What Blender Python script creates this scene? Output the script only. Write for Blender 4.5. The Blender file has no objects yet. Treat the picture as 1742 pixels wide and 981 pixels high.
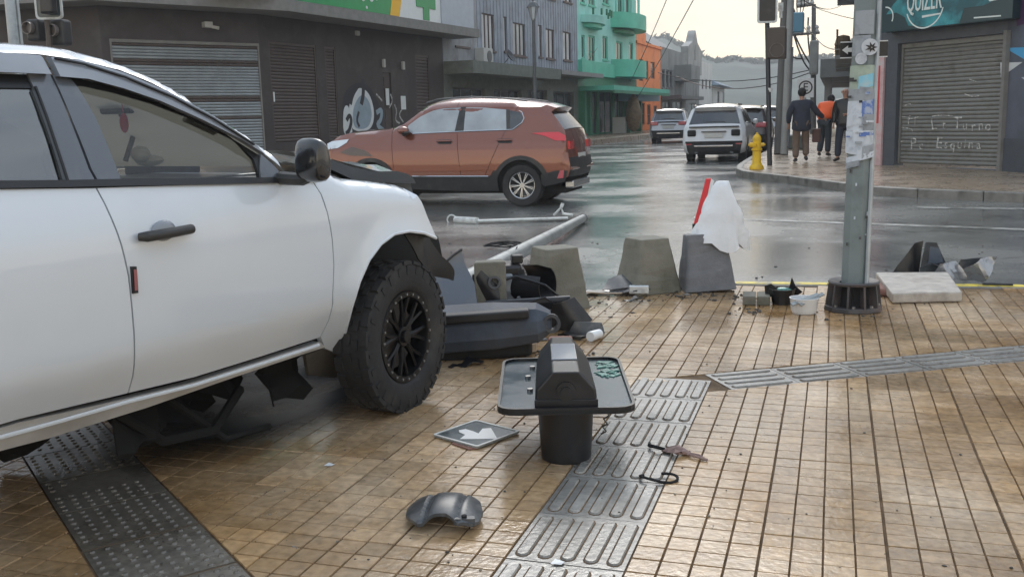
import bpy, bmesh, math, random
from math import pi, sin, cos, tan, radians, sqrt, atan2, hypot
from mathutils import Vector, Matrix, noise
from mathutils.geometry import delaunay_2d_cdt
random.seed(7)
SC = bpy.context.scene
COL = SC.collection
V = Vector

# ------------------------------------------------------------------ camera, sky, sun, exposure
CAM_H = 1.4257; F = 1703.0; PITCH = .16762; ROLL = -.02673; YAW = .31205
FW = V((-sin(YAW)*cos(PITCH), cos(YAW)*cos(PITCH), -sin(PITCH)))
_rt = V((cos(YAW), sin(YAW), 0)); _up = _rt.cross(FW)
RT = _rt*cos(ROLL) + _up*sin(ROLL); UP = -_rt*sin(ROLL) + _up*cos(ROLL)
cd = bpy.data.cameras.new('camera'); cam = bpy.data.objects.new('camera', cd); COL.objects.link(cam)
cd.sensor_width = 36.0; cd.lens = F/1742*36; cd.clip_start = .05; cd.clip_end = 4000
cam.matrix_world = Matrix(((RT.x, UP.x, -FW.x, 0), (RT.y, UP.y, -FW.y, 0), (RT.z, UP.z, -FW.z, CAM_H), (0, 0, 0, 1)))
SC.camera = cam
SC.view_settings.view_transform = 'Standard'; SC.view_settings.look = 'None'
SC.view_settings.exposure = EXPOSURE = 0.74; SC.view_settings.gamma = 1.0
SC.cycles.max_bounces = 6; SC.cycles.transparent_max_bounces = 12; SC.cycles.volume_bounces = 0
SC.cycles.diffuse_bounces = 3; SC.cycles.glossy_bounces = 3

SUN_EL, SUN_AZ = radians(38), radians(-12)       # azimuth from +Y, positive towards +X
sl = bpy.data.lights.new('sun', 'SUN'); sl.energy = 0.7; sl.angle = radians(25); sl.color = (1, .96, .9)
so = bpy.data.objects.new('sun', sl); COL.objects.link(so)
so.rotation_euler = (pi/2 - SUN_EL, 0, pi - SUN_AZ); so.location = (0, 0, 60)
W = bpy.data.worlds.new('World'); SC.world = W; W.use_nodes = True
def world():
    nt = W.node_tree; nt.nodes.clear(); N = nt.nodes.new; L = nt.links.new
    out = N('ShaderNodeOutputWorld'); bg = N('ShaderNodeBackground'); L(bg.outputs[0], out.inputs[0])
    sky = N('ShaderNodeTexSky'); sky.sky_type = 'NISHITA'; sky.sun_disc = False
    sky.sun_elevation = SUN_EL; sky.sun_rotation = SUN_AZ; sky.dust_density = 4
    tc = N('ShaderNodeTexCoord'); sx = N('ShaderNodeSeparateXYZ'); L(tc.outputs['Generated'], sx.inputs[0])
    cr = N('ShaderNodeValToRGB'); e = cr.color_ramp.elements      # thin overcast: warm at the horizon, cool grey overhead
    e[0].position = 0; e[0].color = (15.5, 12.9, 9.2, 1); e[1].position = 1; e[1].color = (4.9, 6.0, 7.5, 1)
    x = e.new(.05); x.color = (14.6, 12.3, 9.0, 1); x = e.new(.12); x.color = (11.0, 10.0, 8.2, 1); x = e.new(.3); x.color = (6.3, 7.0, 7.8, 1)
    L(sx.outputs[2], cr.inputs[0])
    mp = N('ShaderNodeMapping'); mp.inputs['Scale'].default_value = (2.2, 2.2, 9); L(tc.outputs['Generated'], mp.inputs[0])
    nz = N('ShaderNodeTexNoise'); nz.inputs['Scale'].default_value = 1.6; nz.inputs['Detail'].default_value = 6; nz.inputs['Roughness'].default_value = .6
    L(mp.outputs[0], nz.inputs[0])
    c2 = N('ShaderNodeValToRGB'); c2.color_ramp.elements[0].position = .36; c2.color_ramp.elements[0].color = (.78, .80, .85, 1)
    c2.color_ramp.elements[1].position = .66; c2.color_ramp.elements[1].color = (1.12, 1.10, 1.05, 1); L(nz.outputs[0], c2.inputs[0])
    mu = N('ShaderNodeMixRGB'); mu.blend_type = 'MULTIPLY'; mu.inputs[0].default_value = 1; L(cr.outputs[0], mu.inputs[1]); L(c2.outputs[0], mu.inputs[2])
    mx = N('ShaderNodeMixRGB'); mx.inputs[0].default_value = .9; L(sky.outputs[0], mx.inputs[1]); L(mu.outputs[0], mx.inputs[2])
    L(mx.outputs[0], bg.inputs[0]); bg.inputs[1].default_value = .1
world()

# ------------------------------------------------------------------ picture rays -> places in the world
CAMP = V((0, 0, CAM_H))
def ray(x, y): return FW + RT*((x-871)/F) - UP*((y-490.5)/F)
def G(x, y, z=0.0):
    d = ray(x, y); return CAMP + d*((z-CAM_H)/d.z)
def HP(x, dep):                      # point on the ground plan along picture column x at depth dep
    xh, yh = x, 490.5 - F*tan(PITCH)
    yh += -(x-871)*tan(-ROLL)
    d = ray(xh, yh); return V((d.x*dep, d.y*dep))
def VD(x):                           # plan direction of a vanishing point
    d = HP(x, 1); return d.normalized()
def onplane(x, y, p, d):             # picture ray met with the vertical plane through plan point p along d
    r = ray(x, y); n = V((d[1], -d[0], 0)); t = ((V((p[0], p[1], 0))-CAMP).dot(n))/r.dot(n); return CAMP + r*t

# ------------------------------------------------------------------ materials
MATS = {}
def mat(name, col, rough=.5, metal=0, var=0, vscale=4, bump=0, bscale=60, coat=0, rvar=0, rscale=3, spec=.5, dirt=None, dscale=2, dth=(.5, .7), emit=None, obj=True, stretch=(1, 1, 1), detail=5):
    m = bpy.data.materials.new(name); m.use_nodes = True; MATS[name] = m
    nt = m.node_tree; N = nt.nodes.new; L = nt.links.new; b = nt.nodes['Principled BSDF']
    b.inputs['Base Color'].default_value = (*col, 1); b.inputs['Roughness'].default_value = rough
    b.inputs['Metallic'].default_value = metal; b.inputs['Coat Weight'].default_value = coat; b.inputs['Coat Roughness'].default_value = .06
    b.inputs['Specular IOR Level'].default_value = spec
    tc = N('ShaderNodeTexCoord'); mp = N('ShaderNodeMapping'); mp.inputs['Scale'].default_value = stretch
    L(tc.outputs['Object' if obj else 'Generated'], mp.inputs[0])
    def nz(sc, det=detail):
        n = N('ShaderNodeTexNoise'); n.inputs['Scale'].default_value = sc; n.inputs['Detail'].default_value = det; n.inputs['Roughness'].default_value = .6
        L(mp.outputs[0], n.inputs[0]); return n
    src = None
    if var:
        r = N('ShaderNodeValToRGB'); e = r.color_ramp.elements
        e[0].position = .3; e[1].position = .7
        e[0].color = (*[c*(1-var) for c in col], 1); e[1].color = (*[min(1, c*(1+var)) for c in col], 1)
        L(nz(vscale).outputs[0], r.inputs[0]); src = r.outputs[0]
    if dirt:
        r = N('ShaderNodeValToRGB'); r.color_ramp.elements[0].position = dth[0]; r.color_ramp.elements[1].position = dth[1]
        L(nz(dscale, 8).outputs[0], r.inputs[0]); mx = N('ShaderNodeMixRGB'); L(r.outputs[0], mx.inputs[0])
        if src: L(src, mx.inputs[1])
        else: mx.inputs[1].default_value = (*col, 1)
        mx.inputs[2].default_value = (*dirt, 1); src = mx.outputs[0]
    if src: L(src, b.inputs['Base Color'])
    if rvar:
        r = N('ShaderNodeMapRange'); r.inputs[1].default_value = .35; r.inputs[2].default_value = .65
        r.inputs[3].default_value = max(.02, rough-rvar); r.inputs[4].default_value = min(1, rough+rvar)
        L(nz(rscale).outputs[0], r.inputs[0]); L(r.outputs[0], b.inputs['Roughness'])
    if bump:
        bp = N('ShaderNodeBump'); bp.inputs['Strength'].default_value = bump; bp.inputs['Distance'].default_value = .01
        L(nz(bscale).outputs[0], bp.inputs['Height']); L(bp.outputs[0], b.inputs['Normal'])
    if emit: b.inputs['Emission Color'].default_value = (*emit[0], 1); b.inputs['Emission Strength'].default_value = emit[1]
    return m
def glassmat(name, tint=(.5, .55, .55), refl=.12, fog=0, fogc=(.4, .42, .44)):
    m = bpy.data.materials.new(name); m.use_nodes = True; nt = m.node_tree; N = nt.nodes.new; L = nt.links.new
    nt.nodes.clear(); out = N('ShaderNodeOutputMaterial'); tr = N('ShaderNodeBsdfTransparent'); tr.inputs[0].default_value = (*tint, 1)
    gl = N('ShaderNodeBsdfGlossy'); gl.inputs['Roughness'].default_value = .03; fr = N('ShaderNodeFresnel'); fr.inputs[0].default_value = 1.5
    a = N('ShaderNodeMath'); a.operation = 'ADD'; a.inputs[1].default_value = refl; L(fr.outputs[0], a.inputs[0])
    base = tr
    if fog:
        df = N('ShaderNodeBsdfDiffuse'); df.inputs[0].default_value = (*fogc, 1); m2 = N('ShaderNodeMixShader')
        tc = N('ShaderNodeTexCoord'); n = N('ShaderNodeTexNoise'); n.inputs['Scale'].default_value = 2.2; n.inputs['Detail'].default_value = 5; L(tc.outputs['Object'], n.inputs[0])
        mr = N('ShaderNodeMapRange'); mr.inputs[1].default_value = .3; mr.inputs[2].default_value = .7; mr.inputs[3].default_value = fog*.75; mr.inputs[4].default_value = min(1, fog*1.2)
        L(n.outputs[0], mr.inputs[0]); L(mr.outputs[0], m2.inputs[0]); L(tr.outputs[0], m2.inputs[1]); L(df.outputs[0], m2.inputs[2]); base = m2
    mx = N('ShaderNodeMixShader'); L(a.outputs[0], mx.inputs[0]); L(base.outputs[0], mx.inputs[1]); L(gl.outputs[0], mx.inputs[2]); L(mx.outputs[0], out.inputs[0])
    MATS[name] = m; return m

# ------------------------------------------------------------------ mesh collecting
class MB:
    def __init__(s): s.v = []; s.f = []
    def add(s, vs, fs, M=None):
        o = len(s.v); s.v += [tuple(M @ V(p)) if M else tuple(p) for p in vs]; s.f += [[i+o for i in f] for f in fs]; return s
    def box(s, c, d, M=None, taper=1.0):
        x, y, z = [k/2 for k in d]; t = taper
        vs = [(-x, -y, -z), (x, -y, -z), (x, y, -z), (-x, y, -z), (-x*t, -y*t, z), (x*t, -y*t, z), (x*t, y*t, z), (-x*t, y*t, z)]
        vs = [V(p)+V(c) for p in vs]
        return s.add(vs, [(0, 3, 2, 1), (4, 5, 6, 7), (0, 1, 5, 4), (1, 2, 6, 5), (2, 3, 7, 6), (3, 0, 4, 7)], M)
    def b2(s, a, b, M=None):
        return s.box([(a[i]+b[i])/2 for i in range(3)], [abs(b[i]-a[i]) for i in range(3)], M)
    def cyl(s, a, b, r0, r1=None, n=16, cap=True, M=None, ph=0):
        a, b = V(a), V(b); r1 = r0 if r1 is None else r1; d = (b-a).normalized()
        u = d.orthogonal().normalized(); w = d.cross(u); vs = []
        for p, r in ((a, r0), (b, r1)):
            for k in range(n): t = 2*pi*k/n+ph; vs.append(p+(u*cos(t)+w*sin(t))*r)
        fs = [(k, (k+1) % n, n+(k+1) % n, n+k) for k in range(n)]
        if cap: fs += [tuple(range(n))[::-1], tuple(range(n, 2*n))]
        return s.add(vs, fs, M)
    def tube(s, pts, r, n=8, M=None, cap=True):
        pts = [V(p) for p in pts]; rs = r if isinstance(r, (list, tuple)) else [r]*len(pts); vs = []; u = None
        for i, p in enumerate(pts):
            d = (pts[min(i+1, len(pts)-1)]-pts[max(i-1, 0)]).normalized()
            if u is None: u = d.orthogonal().normalized()
            u = (u-d*u.dot(d)).normalized(); w = d.cross(u)
            vs += [p+(u*cos(2*pi*k/n)+w*sin(2*pi*k/n))*rs[i] for k in range(n)]
        fs = [(i*n+k, i*n+(k+1) % n, (i+1)*n+(k+1) % n, (i+1)*n+k) for i in range(len(pts)-1) for k in range(n)]
        if cap: fs += [tuple(range(n))[::-1], tuple(range((len(pts)-1)*n, len(pts)*n))]
        return s.add(vs, fs, M)
    def lathe(s, prof, n=24, M=None, a0=0, a1=2*pi):      # prof (r, z)
        full = abs(a1-a0-2*pi) < 1e-6; m = n if full else n+1
        vs = [(r*cos(a0+(a1-a0)*k/n), r*sin(a0+(a1-a0)*k/n), z) for r, z in prof for k in range(m)]
        fs = [(i*m+k, i*m+(k+1) % m, (i+1)*m+(k+1) % m, (i+1)*m+k) for i in range(len(prof)-1) for k in range(n)]
        return s.add(vs, fs, M)
    def prism(s, poly, h0, h1, M=None):                    # polygon in xy, from z=h0 to h1
        n = len(poly); vs = [(x, y, h0) for x, y in poly]+[(x, y, h1) for x, y in poly]
        return s.add(vs, [tuple(range(n))[::-1], tuple(range(n, 2*n))]+[(k, (k+1) % n, n+(k+1) % n, n+k) for k in range(n)], M)
    def quad(s, *p): return s.add(p, [tuple(range(len(p)))])
    def sph(s, c, r, n=12, m=8, M=None):
        r = r if isinstance(r, (list, tuple)) else (r, r, r); vs = [(c[0], c[1], c[2]-r[2])]
        for i in range(1, m):
            for k in range(n): vs.append((c[0]+r[0]*sin(pi*i/m)*cos(2*pi*k/n), c[1]+r[1]*sin(pi*i/m)*sin(2*pi*k/n), c[2]-r[2]*cos(pi*i/m)))
        vs.append((c[0], c[1], c[2]+r[2])); L = len(vs)-1
        fs = [(0, 1+(k+1) % n, 1+k) for k in range(n)]+[(1+i*n+k, 1+i*n+(k+1) % n, 1+(i+1)*n+(k+1) % n, 1+(i+1)*n+k) for i in range(m-2) for k in range(n)]
        fs += [(L, 1+(m-2)*n+k, 1+(m-2)*n+(k+1) % n) for k in range(n)]
        return s.add(vs, fs, M)
def obj(name, mb, m, parent=None, smooth=False, bevel=0, kind=None, label=None, ang=40):
    me = bpy.data.meshes.new(name); me.from_pydata(mb.v, [], mb.f); me.update()
    bm = bmesh.new(); bm.from_mesh(me); bmesh.ops.recalc_face_normals(bm, faces=bm.faces); bm.to_mesh(me); bm.free()
    if isinstance(m, str): m = MATS[m]
    me.materials.append(m)
    if smooth: me.shade_smooth(); me.set_sharp_from_angle(angle=radians(ang))
    o = bpy.data.objects.new(name, me); COL.objects.link(o)
    if parent: o.parent = parent
    if bevel: b = o.modifiers.new('bevel', 'BEVEL'); b.width = bevel; b.segments = 2; b.limit_method = 'ANGLE'; b.angle_limit = radians(35)
    if kind: o['kind'] = kind
    if label: o['label'] = label
    return o
def tag(o, label, cat, group=None):
    o['label'] = label; o['category'] = cat
    if group: o['group'] = group
    return o
def thing(name, label, cat, loc=(0, 0, 0), rz=0, group=None):
    o = bpy.data.objects.new(name, None); COL.objects.link(o); o.empty_display_size = .1
    o.location = loc; o.rotation_euler = (0, 0, rz); return tag(o, label, cat, group)
def dup(root, loc, rz=None, label=None, scale=None):
    def cp(o, par):
        c = o.copy(); COL.objects.link(c)
        if par: c.parent = par
        for ch in list(o.children): cp(ch, c)
        return c
    r = cp(root, None); r.location = loc
    if rz is not None: r.rotation_euler.z = rz
    if label: r['label'] = label
    if scale: r.scale = scale
    return r
def frame(o, x, z=None):             # matrix with origin o, x axis x, z axis z
    x = V(x).normalized(); z = V(z or (0, 0, 1)); y = z.cross(x).normalized(); z = x.cross(y)
    return Matrix(((x.x, y.x, z.x, o[0]), (x.y, y.y, z.y, o[1]), (x.z, y.z, z.z, o[2]), (0, 0, 0, 1)))
def interp(t, x):
    if x <= t[0][0]: return t[0][1]
    for (a, b), (c, d) in zip(t, t[1:]):
        if x <= c: return b+(d-b)*(x-a)/(c-a)
    return t[-1][1]
def sinterp(t, x):                   # smooth (Catmull-Rom) interpolation
    n = len(t)
    if x <= t[0][0]: return t[0][1]+(x-t[0][0])*(t[1][1]-t[0][1])/(t[1][0]-t[0][0])
    if x >= t[-1][0]: return t[-1][1]+(x-t[-1][0])*(t[-1][1]-t[-2][1])/(t[-1][0]-t[-2][0])
    for i in range(n-1):
        if x <= t[i+1][0]:
            x0, y0 = t[i]; x1, y1 = t[i+1]; h = x1-x0; u = (x-x0)/h
            m0 = (y1-t[i-1][1])/(x1-t[i-1][0]) if i else (y1-y0)/h
            m1 = (t[i+2][1]-y0)/(t[i+2][0]-x0) if i+2 < n else (y1-y0)/h
            return (2*u**3-3*u*u+1)*y0+(u**3-2*u*u+u)*h*m0+(-2*u**3+3*u*u)*y1+(u**3-u*u)*h*m1
def resample(pts, step, closed=True):
    out = []; n = len(pts)
    for i in range(n if closed else n-1):
        a, b = V(pts[i]), V(pts[(i+1) % n]); k = max(1, int((b-a).length/step))
        out += [a+(b-a)*j/k for j in range(k)]
    if not closed: out.append(V(pts[-1]))
    return out
def smoothpoly(pts, it=2, closed=False):
    pts = [V(p) for p in pts]
    for _ in range(it):
        q = []; n = len(pts)
        if not closed: q.append(pts[0])
        for i in range(n if closed else n-1):
            a, b = pts[i], pts[(i+1) % n]; q += [a*.75+b*.25, a*.25+b*.75]
        if not closed: q.append(pts[-1])
        pts = q
    return pts
def inpoly(p, poly):
    c = False; n = len(poly); x, y = p
    for i in range(n):
        x1, y1 = poly[i]; x2, y2 = poly[i-1]
        if (y1 > y) != (y2 > y) and x < (x2-x1)*(y-y1)/(y2-y1)+x1: c = not c
    return c
def segdist(p, a, b):
    ab = b-a; t = max(0, min(1, (p-a).dot(ab)/max(ab.length_squared, 1e-12))); return (p-a-ab*t).length
def panel(name, poly, fn, m, parent=None, step=.05, thick=.012, out=0, label=None, holes=(), inward=None, smooth=True):
    """curved sheet: plan polygon poly in (u, v), lifted to 3-D by fn(u, v) -> point; rim folded inwards by thick"""
    b = resample([V(p) for p in poly], step); n = len(b); co = list(b); edges = [(i, (i+1) % n) for i in range(n)]
    allb = [b]
    for h in holes:
        hb = resample([V(p) for p in h], step); o = len(co); co += hb; edges += [(o+i, o+(i+1) % len(hb)) for i in range(len(hb))]; allb.append(hb)
    xs = [p.x for p in b]; ys = [p.y for p in b]; y = min(ys)+step*.6; row = 0
    while y < max(ys):
        x = min(xs)+step*(.5+.5*(row % 2))
        while x < max(xs):
            p = V((x, y))
            if inpoly(p, b) and all(not inpoly(p, q) for q in allb[1:]):
                if all(segdist(p, q[i-1], q[i]) > step*.4 for q in allb for i in range(len(q))): co.append(p)
            x += step
        y += step*.9; row += 1
    vs, es, fs, _, _, _ = delaunay_2d_cdt(co, edges, [], 1, 1e-5)
    if len(allb) > 1:
        fs = [f for f in fs if all(not inpoly(sum((vs[i] for i in f), V((0, 0)))/3, q) for q in allb[1:])]
    mb = MB(); P = [fn(p.x, p.y) for p in vs]; mb.v = [tuple(p) for p in P]; mb.f = [list(f) for f in fs]
    if thick:
        inn = V(inward) if inward else None; cnt = {}
        for f in fs:
            for i in range(len(f)):
                a, c = f[i-1], f[i]; k = (min(a, c), max(a, c)); cnt[k] = cnt.get(k, 0)+1
        rim = {}
        for (a, c), q in cnt.items():
            if q == 1:
                for i in (a, c):
                    if i not in rim: rim[i] = len(mb.v); mb.v.append(tuple(V(P[i])+(inn if inn else V((0, 1, 0)))*thick))
                mb.f.append([a, c, rim[c], rim[a]])
    o = obj(name, mb, m, parent, smooth=smooth, label=label, ang=35); return o
def text_mb(s, size, depth=.004, align='CENTER', font=None):
    cu = bpy.data.curves.new('t', 'FONT'); cu.body = s; cu.size = size; cu.extrude = depth/2; cu.align_x = align; cu.align_y = 'CENTER'; cu.resolution_u = 2
    o = bpy.data.objects.new('t', cu); COL.objects.link(o); dg = bpy.context.evaluated_depsgraph_get(); dg.update()
    me = bpy.data.meshes.new_from_object(o.evaluated_get(dg)); mb = MB(); mb.v = [tuple(v.co) for v in me.vertices]; mb.f = [list(p.vertices) for p in me.polygons]
    bpy.data.objects.remove(o); bpy.data.meshes.remove(me); return mb
def placed(mb, M): q = MB(); q.v = [tuple(M @ V(p)) for p in mb.v]; q.f = mb.f; return q
def matnodes(name): m = bpy.data.materials.new(name); m.use_nodes = True; MATS[name] = m; nt = m.node_tree; return m, nt, nt.nodes.new, nt.links.new, nt.nodes['Principled BSDF']
def wet_paving(name, c0, c1, c2, r0, r1, rnd=.16):
    """wet tile: tone by world noise and per tile, film of water that comes and goes"""
    m, nt, N, L, b = matnodes(name)
    g = N('ShaderNodeNewGeometry'); n1 = N('ShaderNodeTexNoise'); n1.inputs['Scale'].default_value = .75; n1.inputs['Detail'].default_value = 6; n1.inputs['Roughness'].default_value = .62; L(g.outputs['Position'], n1.inputs[0])
    r = N('ShaderNodeValToRGB'); e = r.color_ramp.elements; e[0].position = .36; e[0].color = (*c0, 1); e[1].position = .64; e[1].color = (*c2, 1); x = e.new(.5); x.color = (*c1, 1); L(n1.outputs[0], r.inputs[0])
    n2 = N('ShaderNodeTexNoise'); n2.inputs['Scale'].default_value = 26; n2.inputs['Detail'].default_value = 6; L(g.outputs['Position'], n2.inputs[0])
    oi = N('ShaderNodeObjectInfo'); a = N('ShaderNodeMapRange'); a.inputs[3].default_value = 1-rnd; a.inputs[4].default_value = 1+rnd; L(oi.outputs['Random'], a.inputs[0])
    c = N('ShaderNodeMapRange'); c.inputs[1].default_value = .3; c.inputs[2].default_value = .7; c.inputs[3].default_value = .74; c.inputs[4].default_value = 1.2; L(n2.outputs[0], c.inputs[0])
    mm = N('ShaderNodeMath'); mm.operation = 'MULTIPLY'; L(a.outputs[0], mm.inputs[0]); L(c.outputs[0], mm.inputs[1])
    # per-cell tone: white noise on a 10 cm lattice
    sc = N('ShaderNodeVectorMath'); sc.operation = 'SNAP'; sc.inputs[1].default_value = (.1, .1, 5); ad = N('ShaderNodeVectorMath'); ad.operation = 'ADD'; ad.inputs[1].default_value = (0, .05, 1)
    L(g.outputs['Position'], ad.inputs[0]); L(ad.outputs[0], sc.inputs[0]); wn = N('ShaderNodeTexWhiteNoise'); L(sc.outputs[0], wn.inputs[0])
    wr = N('ShaderNodeMapRange'); wr.inputs[3].default_value = .86; wr.inputs[4].default_value = 1.1; L(wn.outputs[0], wr.inputs[0]); m3 = N('ShaderNodeMath'); m3.operation = 'MULTIPLY'; L(mm.outputs[0], m3.inputs[0]); L(wr.outputs[0], m3.inputs[1])
    # small dark specks and gum
    n5 = N('ShaderNodeTexNoise'); n5.inputs['Scale'].default_value = 9; n5.inputs['Detail'].default_value = 8; n5.inputs['Roughness'].default_value = .75; L(g.outputs['Position'], n5.inputs[0])
    s5 = N('ShaderNodeMapRange'); s5.inputs[1].default_value = .62; s5.inputs[2].default_value = .7; s5.inputs[3].default_value = 1; s5.inputs[4].default_value = .62; L(n5.outputs[0], s5.inputs[0])
    m4 = N('ShaderNodeMath'); m4.operation = 'MULTIPLY'; L(m3.outputs[0], m4.inputs[0]); L(s5.outputs[0], m4.inputs[1])
    vm = N('ShaderNodeVectorMath'); vm.operation = 'SCALE'; L(r.outputs[0], vm.inputs[0]); L(m4.outputs[0], vm.inputs['Scale']); L(vm.outputs[0], b.inputs['Base Color'])
    n3 = N('ShaderNodeTexNoise'); n3.inputs['Scale'].default_value = 1.6; n3.inputs['Detail'].default_value = 7; n3.inputs['Roughness'].default_value = .65; L(g.outputs['Position'], n3.inputs[0])
    mr = N('ShaderNodeMapRange'); mr.inputs[1].default_value = .38; mr.inputs[2].default_value = .62; mr.inputs[3].default_value = r0; mr.inputs[4].default_value = r1; L(n3.outputs[0], mr.inputs[0]); L(mr.outputs[0], b.inputs['Roughness'])
    n4 = N('ShaderNodeTexNoise'); n4.inputs['Scale'].default_value = 38; n4.inputs['Detail'].default_value = 4; L(g.outputs['Position'], n4.inputs[0])
    bp = N('ShaderNodeBump'); bp.inputs['Strength'].default_value = .28; bp.inputs['Distance'].default_value = .006; L(n4.outputs[0], bp.inputs['Height']); L(bp.outputs[0], b.inputs['Normal'])
    b.inputs['Specular IOR Level'].default_value = .75
    return m
wet_paving('paving', (.28, .155, .055), (.40, .26, .135), (.51, .38, .25), .09, .32, .22)
wet_paving('tactile', (.18, .165, .145), (.24, .228, .205), (.31, .295, .27), .18, .42)
wet_paving('far_paving', (.28, .20, .13), (.34, .25, .17), (.40, .31, .23), .2, .38, .05)
def wet_road():
    m, nt, N, L, b = matnodes('road')
    g = N('ShaderNodeNewGeometry'); mp = N('ShaderNodeMapping'); mp.inputs['Scale'].default_value = (.45, .55, 1); L(g.outputs['Position'], mp.inputs[0])
    n1 = N('ShaderNodeTexNoise'); n1.inputs['Scale'].default_value = .9; n1.inputs['Detail'].default_value = 8; n1.inputs['Roughness'].default_value = .6; L(mp.outputs[0], n1.inputs[0])
    n2 = N('ShaderNodeTexNoise'); n2.inputs['Scale'].default_value = 70; n2.inputs['Detail'].default_value = 5; L(g.outputs['Position'], n2.inputs[0])
    r = N('ShaderNodeValToRGB'); e = r.color_ramp.elements; e[0].position = .3; e[0].color = (.125, .125, .115, 1); e[1].position = .7; e[1].color = (.18, .177, .163, 1); L(n1.outputs[0], r.inputs[0])
    c = N('ShaderNodeMapRange'); c.inputs[1].default_value = .3; c.inputs[2].default_value = .7; c.inputs[3].default_value = .7; c.inputs[4].default_value = 1.3; L(n2.outputs[0], c.inputs[0])
    vm = N('ShaderNodeVectorMath'); vm.operation = 'SCALE'; L(r.outputs[0], vm.inputs[0]); L(c.outputs[0], vm.inputs['Scale'])
    # tar joints and cracks
    vo = N('ShaderNodeTexVoronoi'); vo.feature = 'DISTANCE_TO_EDGE'; vo.inputs['Scale'].default_value = .45; n0 = N('ShaderNodeTexNoise'); n0.inputs['Scale'].default_value = 1.5; n0.inputs['Detail'].default_value = 6; L(g.outputs['Position'], n0.inputs[0])
    ad = N('ShaderNodeVectorMath'); ad.operation = 'MULTIPLY_ADD'; ad.inputs[1].default_value = (.9, .9, .9); L(n0.outputs['Color'], ad.inputs[0]); L(g.outputs['Position'], ad.inputs[2]); L(ad.outputs[0], vo.inputs['Vector'])
    cr = N('ShaderNodeMapRange'); cr.inputs[1].default_value = .004; cr.inputs[2].default_value = .014; cr.inputs[3].default_value = .45; cr.inputs[4].default_value = 1; L(vo.outputs['Distance'], cr.inputs[0])
    v2 = N('ShaderNodeVectorMath'); v2.operation = 'SCALE'; L(vm.outputs[0], v2.inputs[0]); L(cr.outputs[0], v2.inputs['Scale']); L(v2.outputs[0], b.inputs['Base Color'])
    mr = N('ShaderNodeMapRange'); mr.inputs[1].default_value = .4; mr.inputs[2].default_value = .6; mr.inputs[3].default_value = .12; mr.inputs[4].default_value = .30; L(n1.outputs[0], mr.inputs[0]); L(mr.outputs[0], b.inputs['Roughness'])
    bp = N('ShaderNodeBump'); bp.inputs['Strength'].default_value = .22; bp.inputs['Distance'].default_value = .008; L(n2.outputs[0], bp.inputs['Height'])
    n6 = N('ShaderNodeTexNoise'); n6.inputs['Scale'].default_value = 7; n6.inputs['Detail'].default_value = 3; mp2 = N('ShaderNodeMapping'); mp2.inputs['Scale'].default_value = (.35, 1, 1); L(g.outputs['Position'], mp2.inputs[0]); L(mp2.outputs[0], n6.inputs[0])
    bq = N('ShaderNodeBump'); bq.inputs['Strength'].default_value = .07; bq.inputs['Distance'].default_value = .012; L(n6.outputs[0], bq.inputs['Height']); L(bp.outputs[0], bq.inputs['Normal']); L(bq.outputs[0], b.inputs['Normal'])
    b.inputs['Specular IOR Level'].default_value = .9
wet_road()
mat('earth', (.12, .11, .09), .8, var=.3, vscale=.5)
mat('joint_dirt', (.135, .088, .052), .85, var=.4, vscale=9, spec=.15)
mat('kerb', (.20, .19, .17), .45, var=.25, vscale=5, bump=.3, dirt=(.08, .075, .065), dscale=3)
mat('yellow_paint', (.75, .58, .06), .45, var=.15, vscale=12, dirt=(.25, .22, .14), dscale=9, dth=(.52, .62))
wet_paving('tactile_dirty', (.095, .08, .062), (.15, .135, .112), (.21, .195, .17), .2, .45)
mat('white_paint', (.42, .41, .38), .4, dirt=(.14, .135, .12), dscale=5, dth=(.42, .6))
mat('concrete', (.20, .188, .15), .75, var=.22, vscale=7, bump=.5, bscale=90, dirt=(.12, .115, .085), dscale=3.5, dth=(.45, .62))
mat('concrete_grey', (.17, .17, .175), .7, var=.2, vscale=6, bump=.5, bscale=80, dirt=(.12, .12, .125), dscale=4)
mat('hill', (.14, .16, .13), .9, var=.4, vscale=.03, bump=.5, bscale=.2)
mat('foliage_far', (.09, .11, .07), .9, var=.4, vscale=.1)

def zr(y):                            # the road climbs very gently away from the crossing
    return interp([(13, -.12), (20, -.07), (28, .04), (45, .09), (400, .1)], y)
def ZG(px, py, lift=0):               # picture point on the road (or lift above it)
    z = -.1
    for _ in range(6): q = G(px, py, z+lift); z = zr(q.y)
    return q

mb = MB(); ys = [-14, 0, 7, 13, 16.5, 20, 24, 28, 36, 45, 70, 120, 260]; xs = [-70, -20, -6, 0, 6, 20, 60]
mb.v = [(x, y, zr(y)) for y in ys for x in xs]; nx = len(xs)
mb.f = [(j*nx+i, j*nx+i+1, (j+1)*nx+i+1, (j+1)*nx+i) for j in range(len(ys)-1) for i in range(nx-1)]
obj('road', mb, 'road', kind='structure')
mb = MB(); mb.quad((-2500, -400, -.35), (2500, -400, -.35), (2500, 3500, -.35), (-2500, 3500, -.35)); obj('ground', mb, 'earth', kind='structure')

# ---- near pavement: slab, kerb stones, 40 cm tiles of 4 x 4 grooved cells, tactile strips
KERB = [(12, 9.2), (1.48, 8.80), (-.78, 8.64), (-1.25, 8.5), (-1.7, 8.2), (-2.1, 7.8), (-2.7, 7.5), (-3.8, 7.3), (-9, 7.05), (-22, 6.7)]
inner = []
for i, p in enumerate(KERB):
    a = V(KERB[max(0, i-1)]); b = V(KERB[min(len(KERB)-1, i+1)]); d = (b-a).normalized(); inner.append(V(p)+V((-d.y, d.x))*.14)
SLAB = [tuple(p) for p in inner]+[(-22, -6), (12, -6)]
mb = MB(); mb.prism(SLAB, -.2, -.008); pave = obj('pavement', mb, 'joint_dirt', kind='structure')
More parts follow.
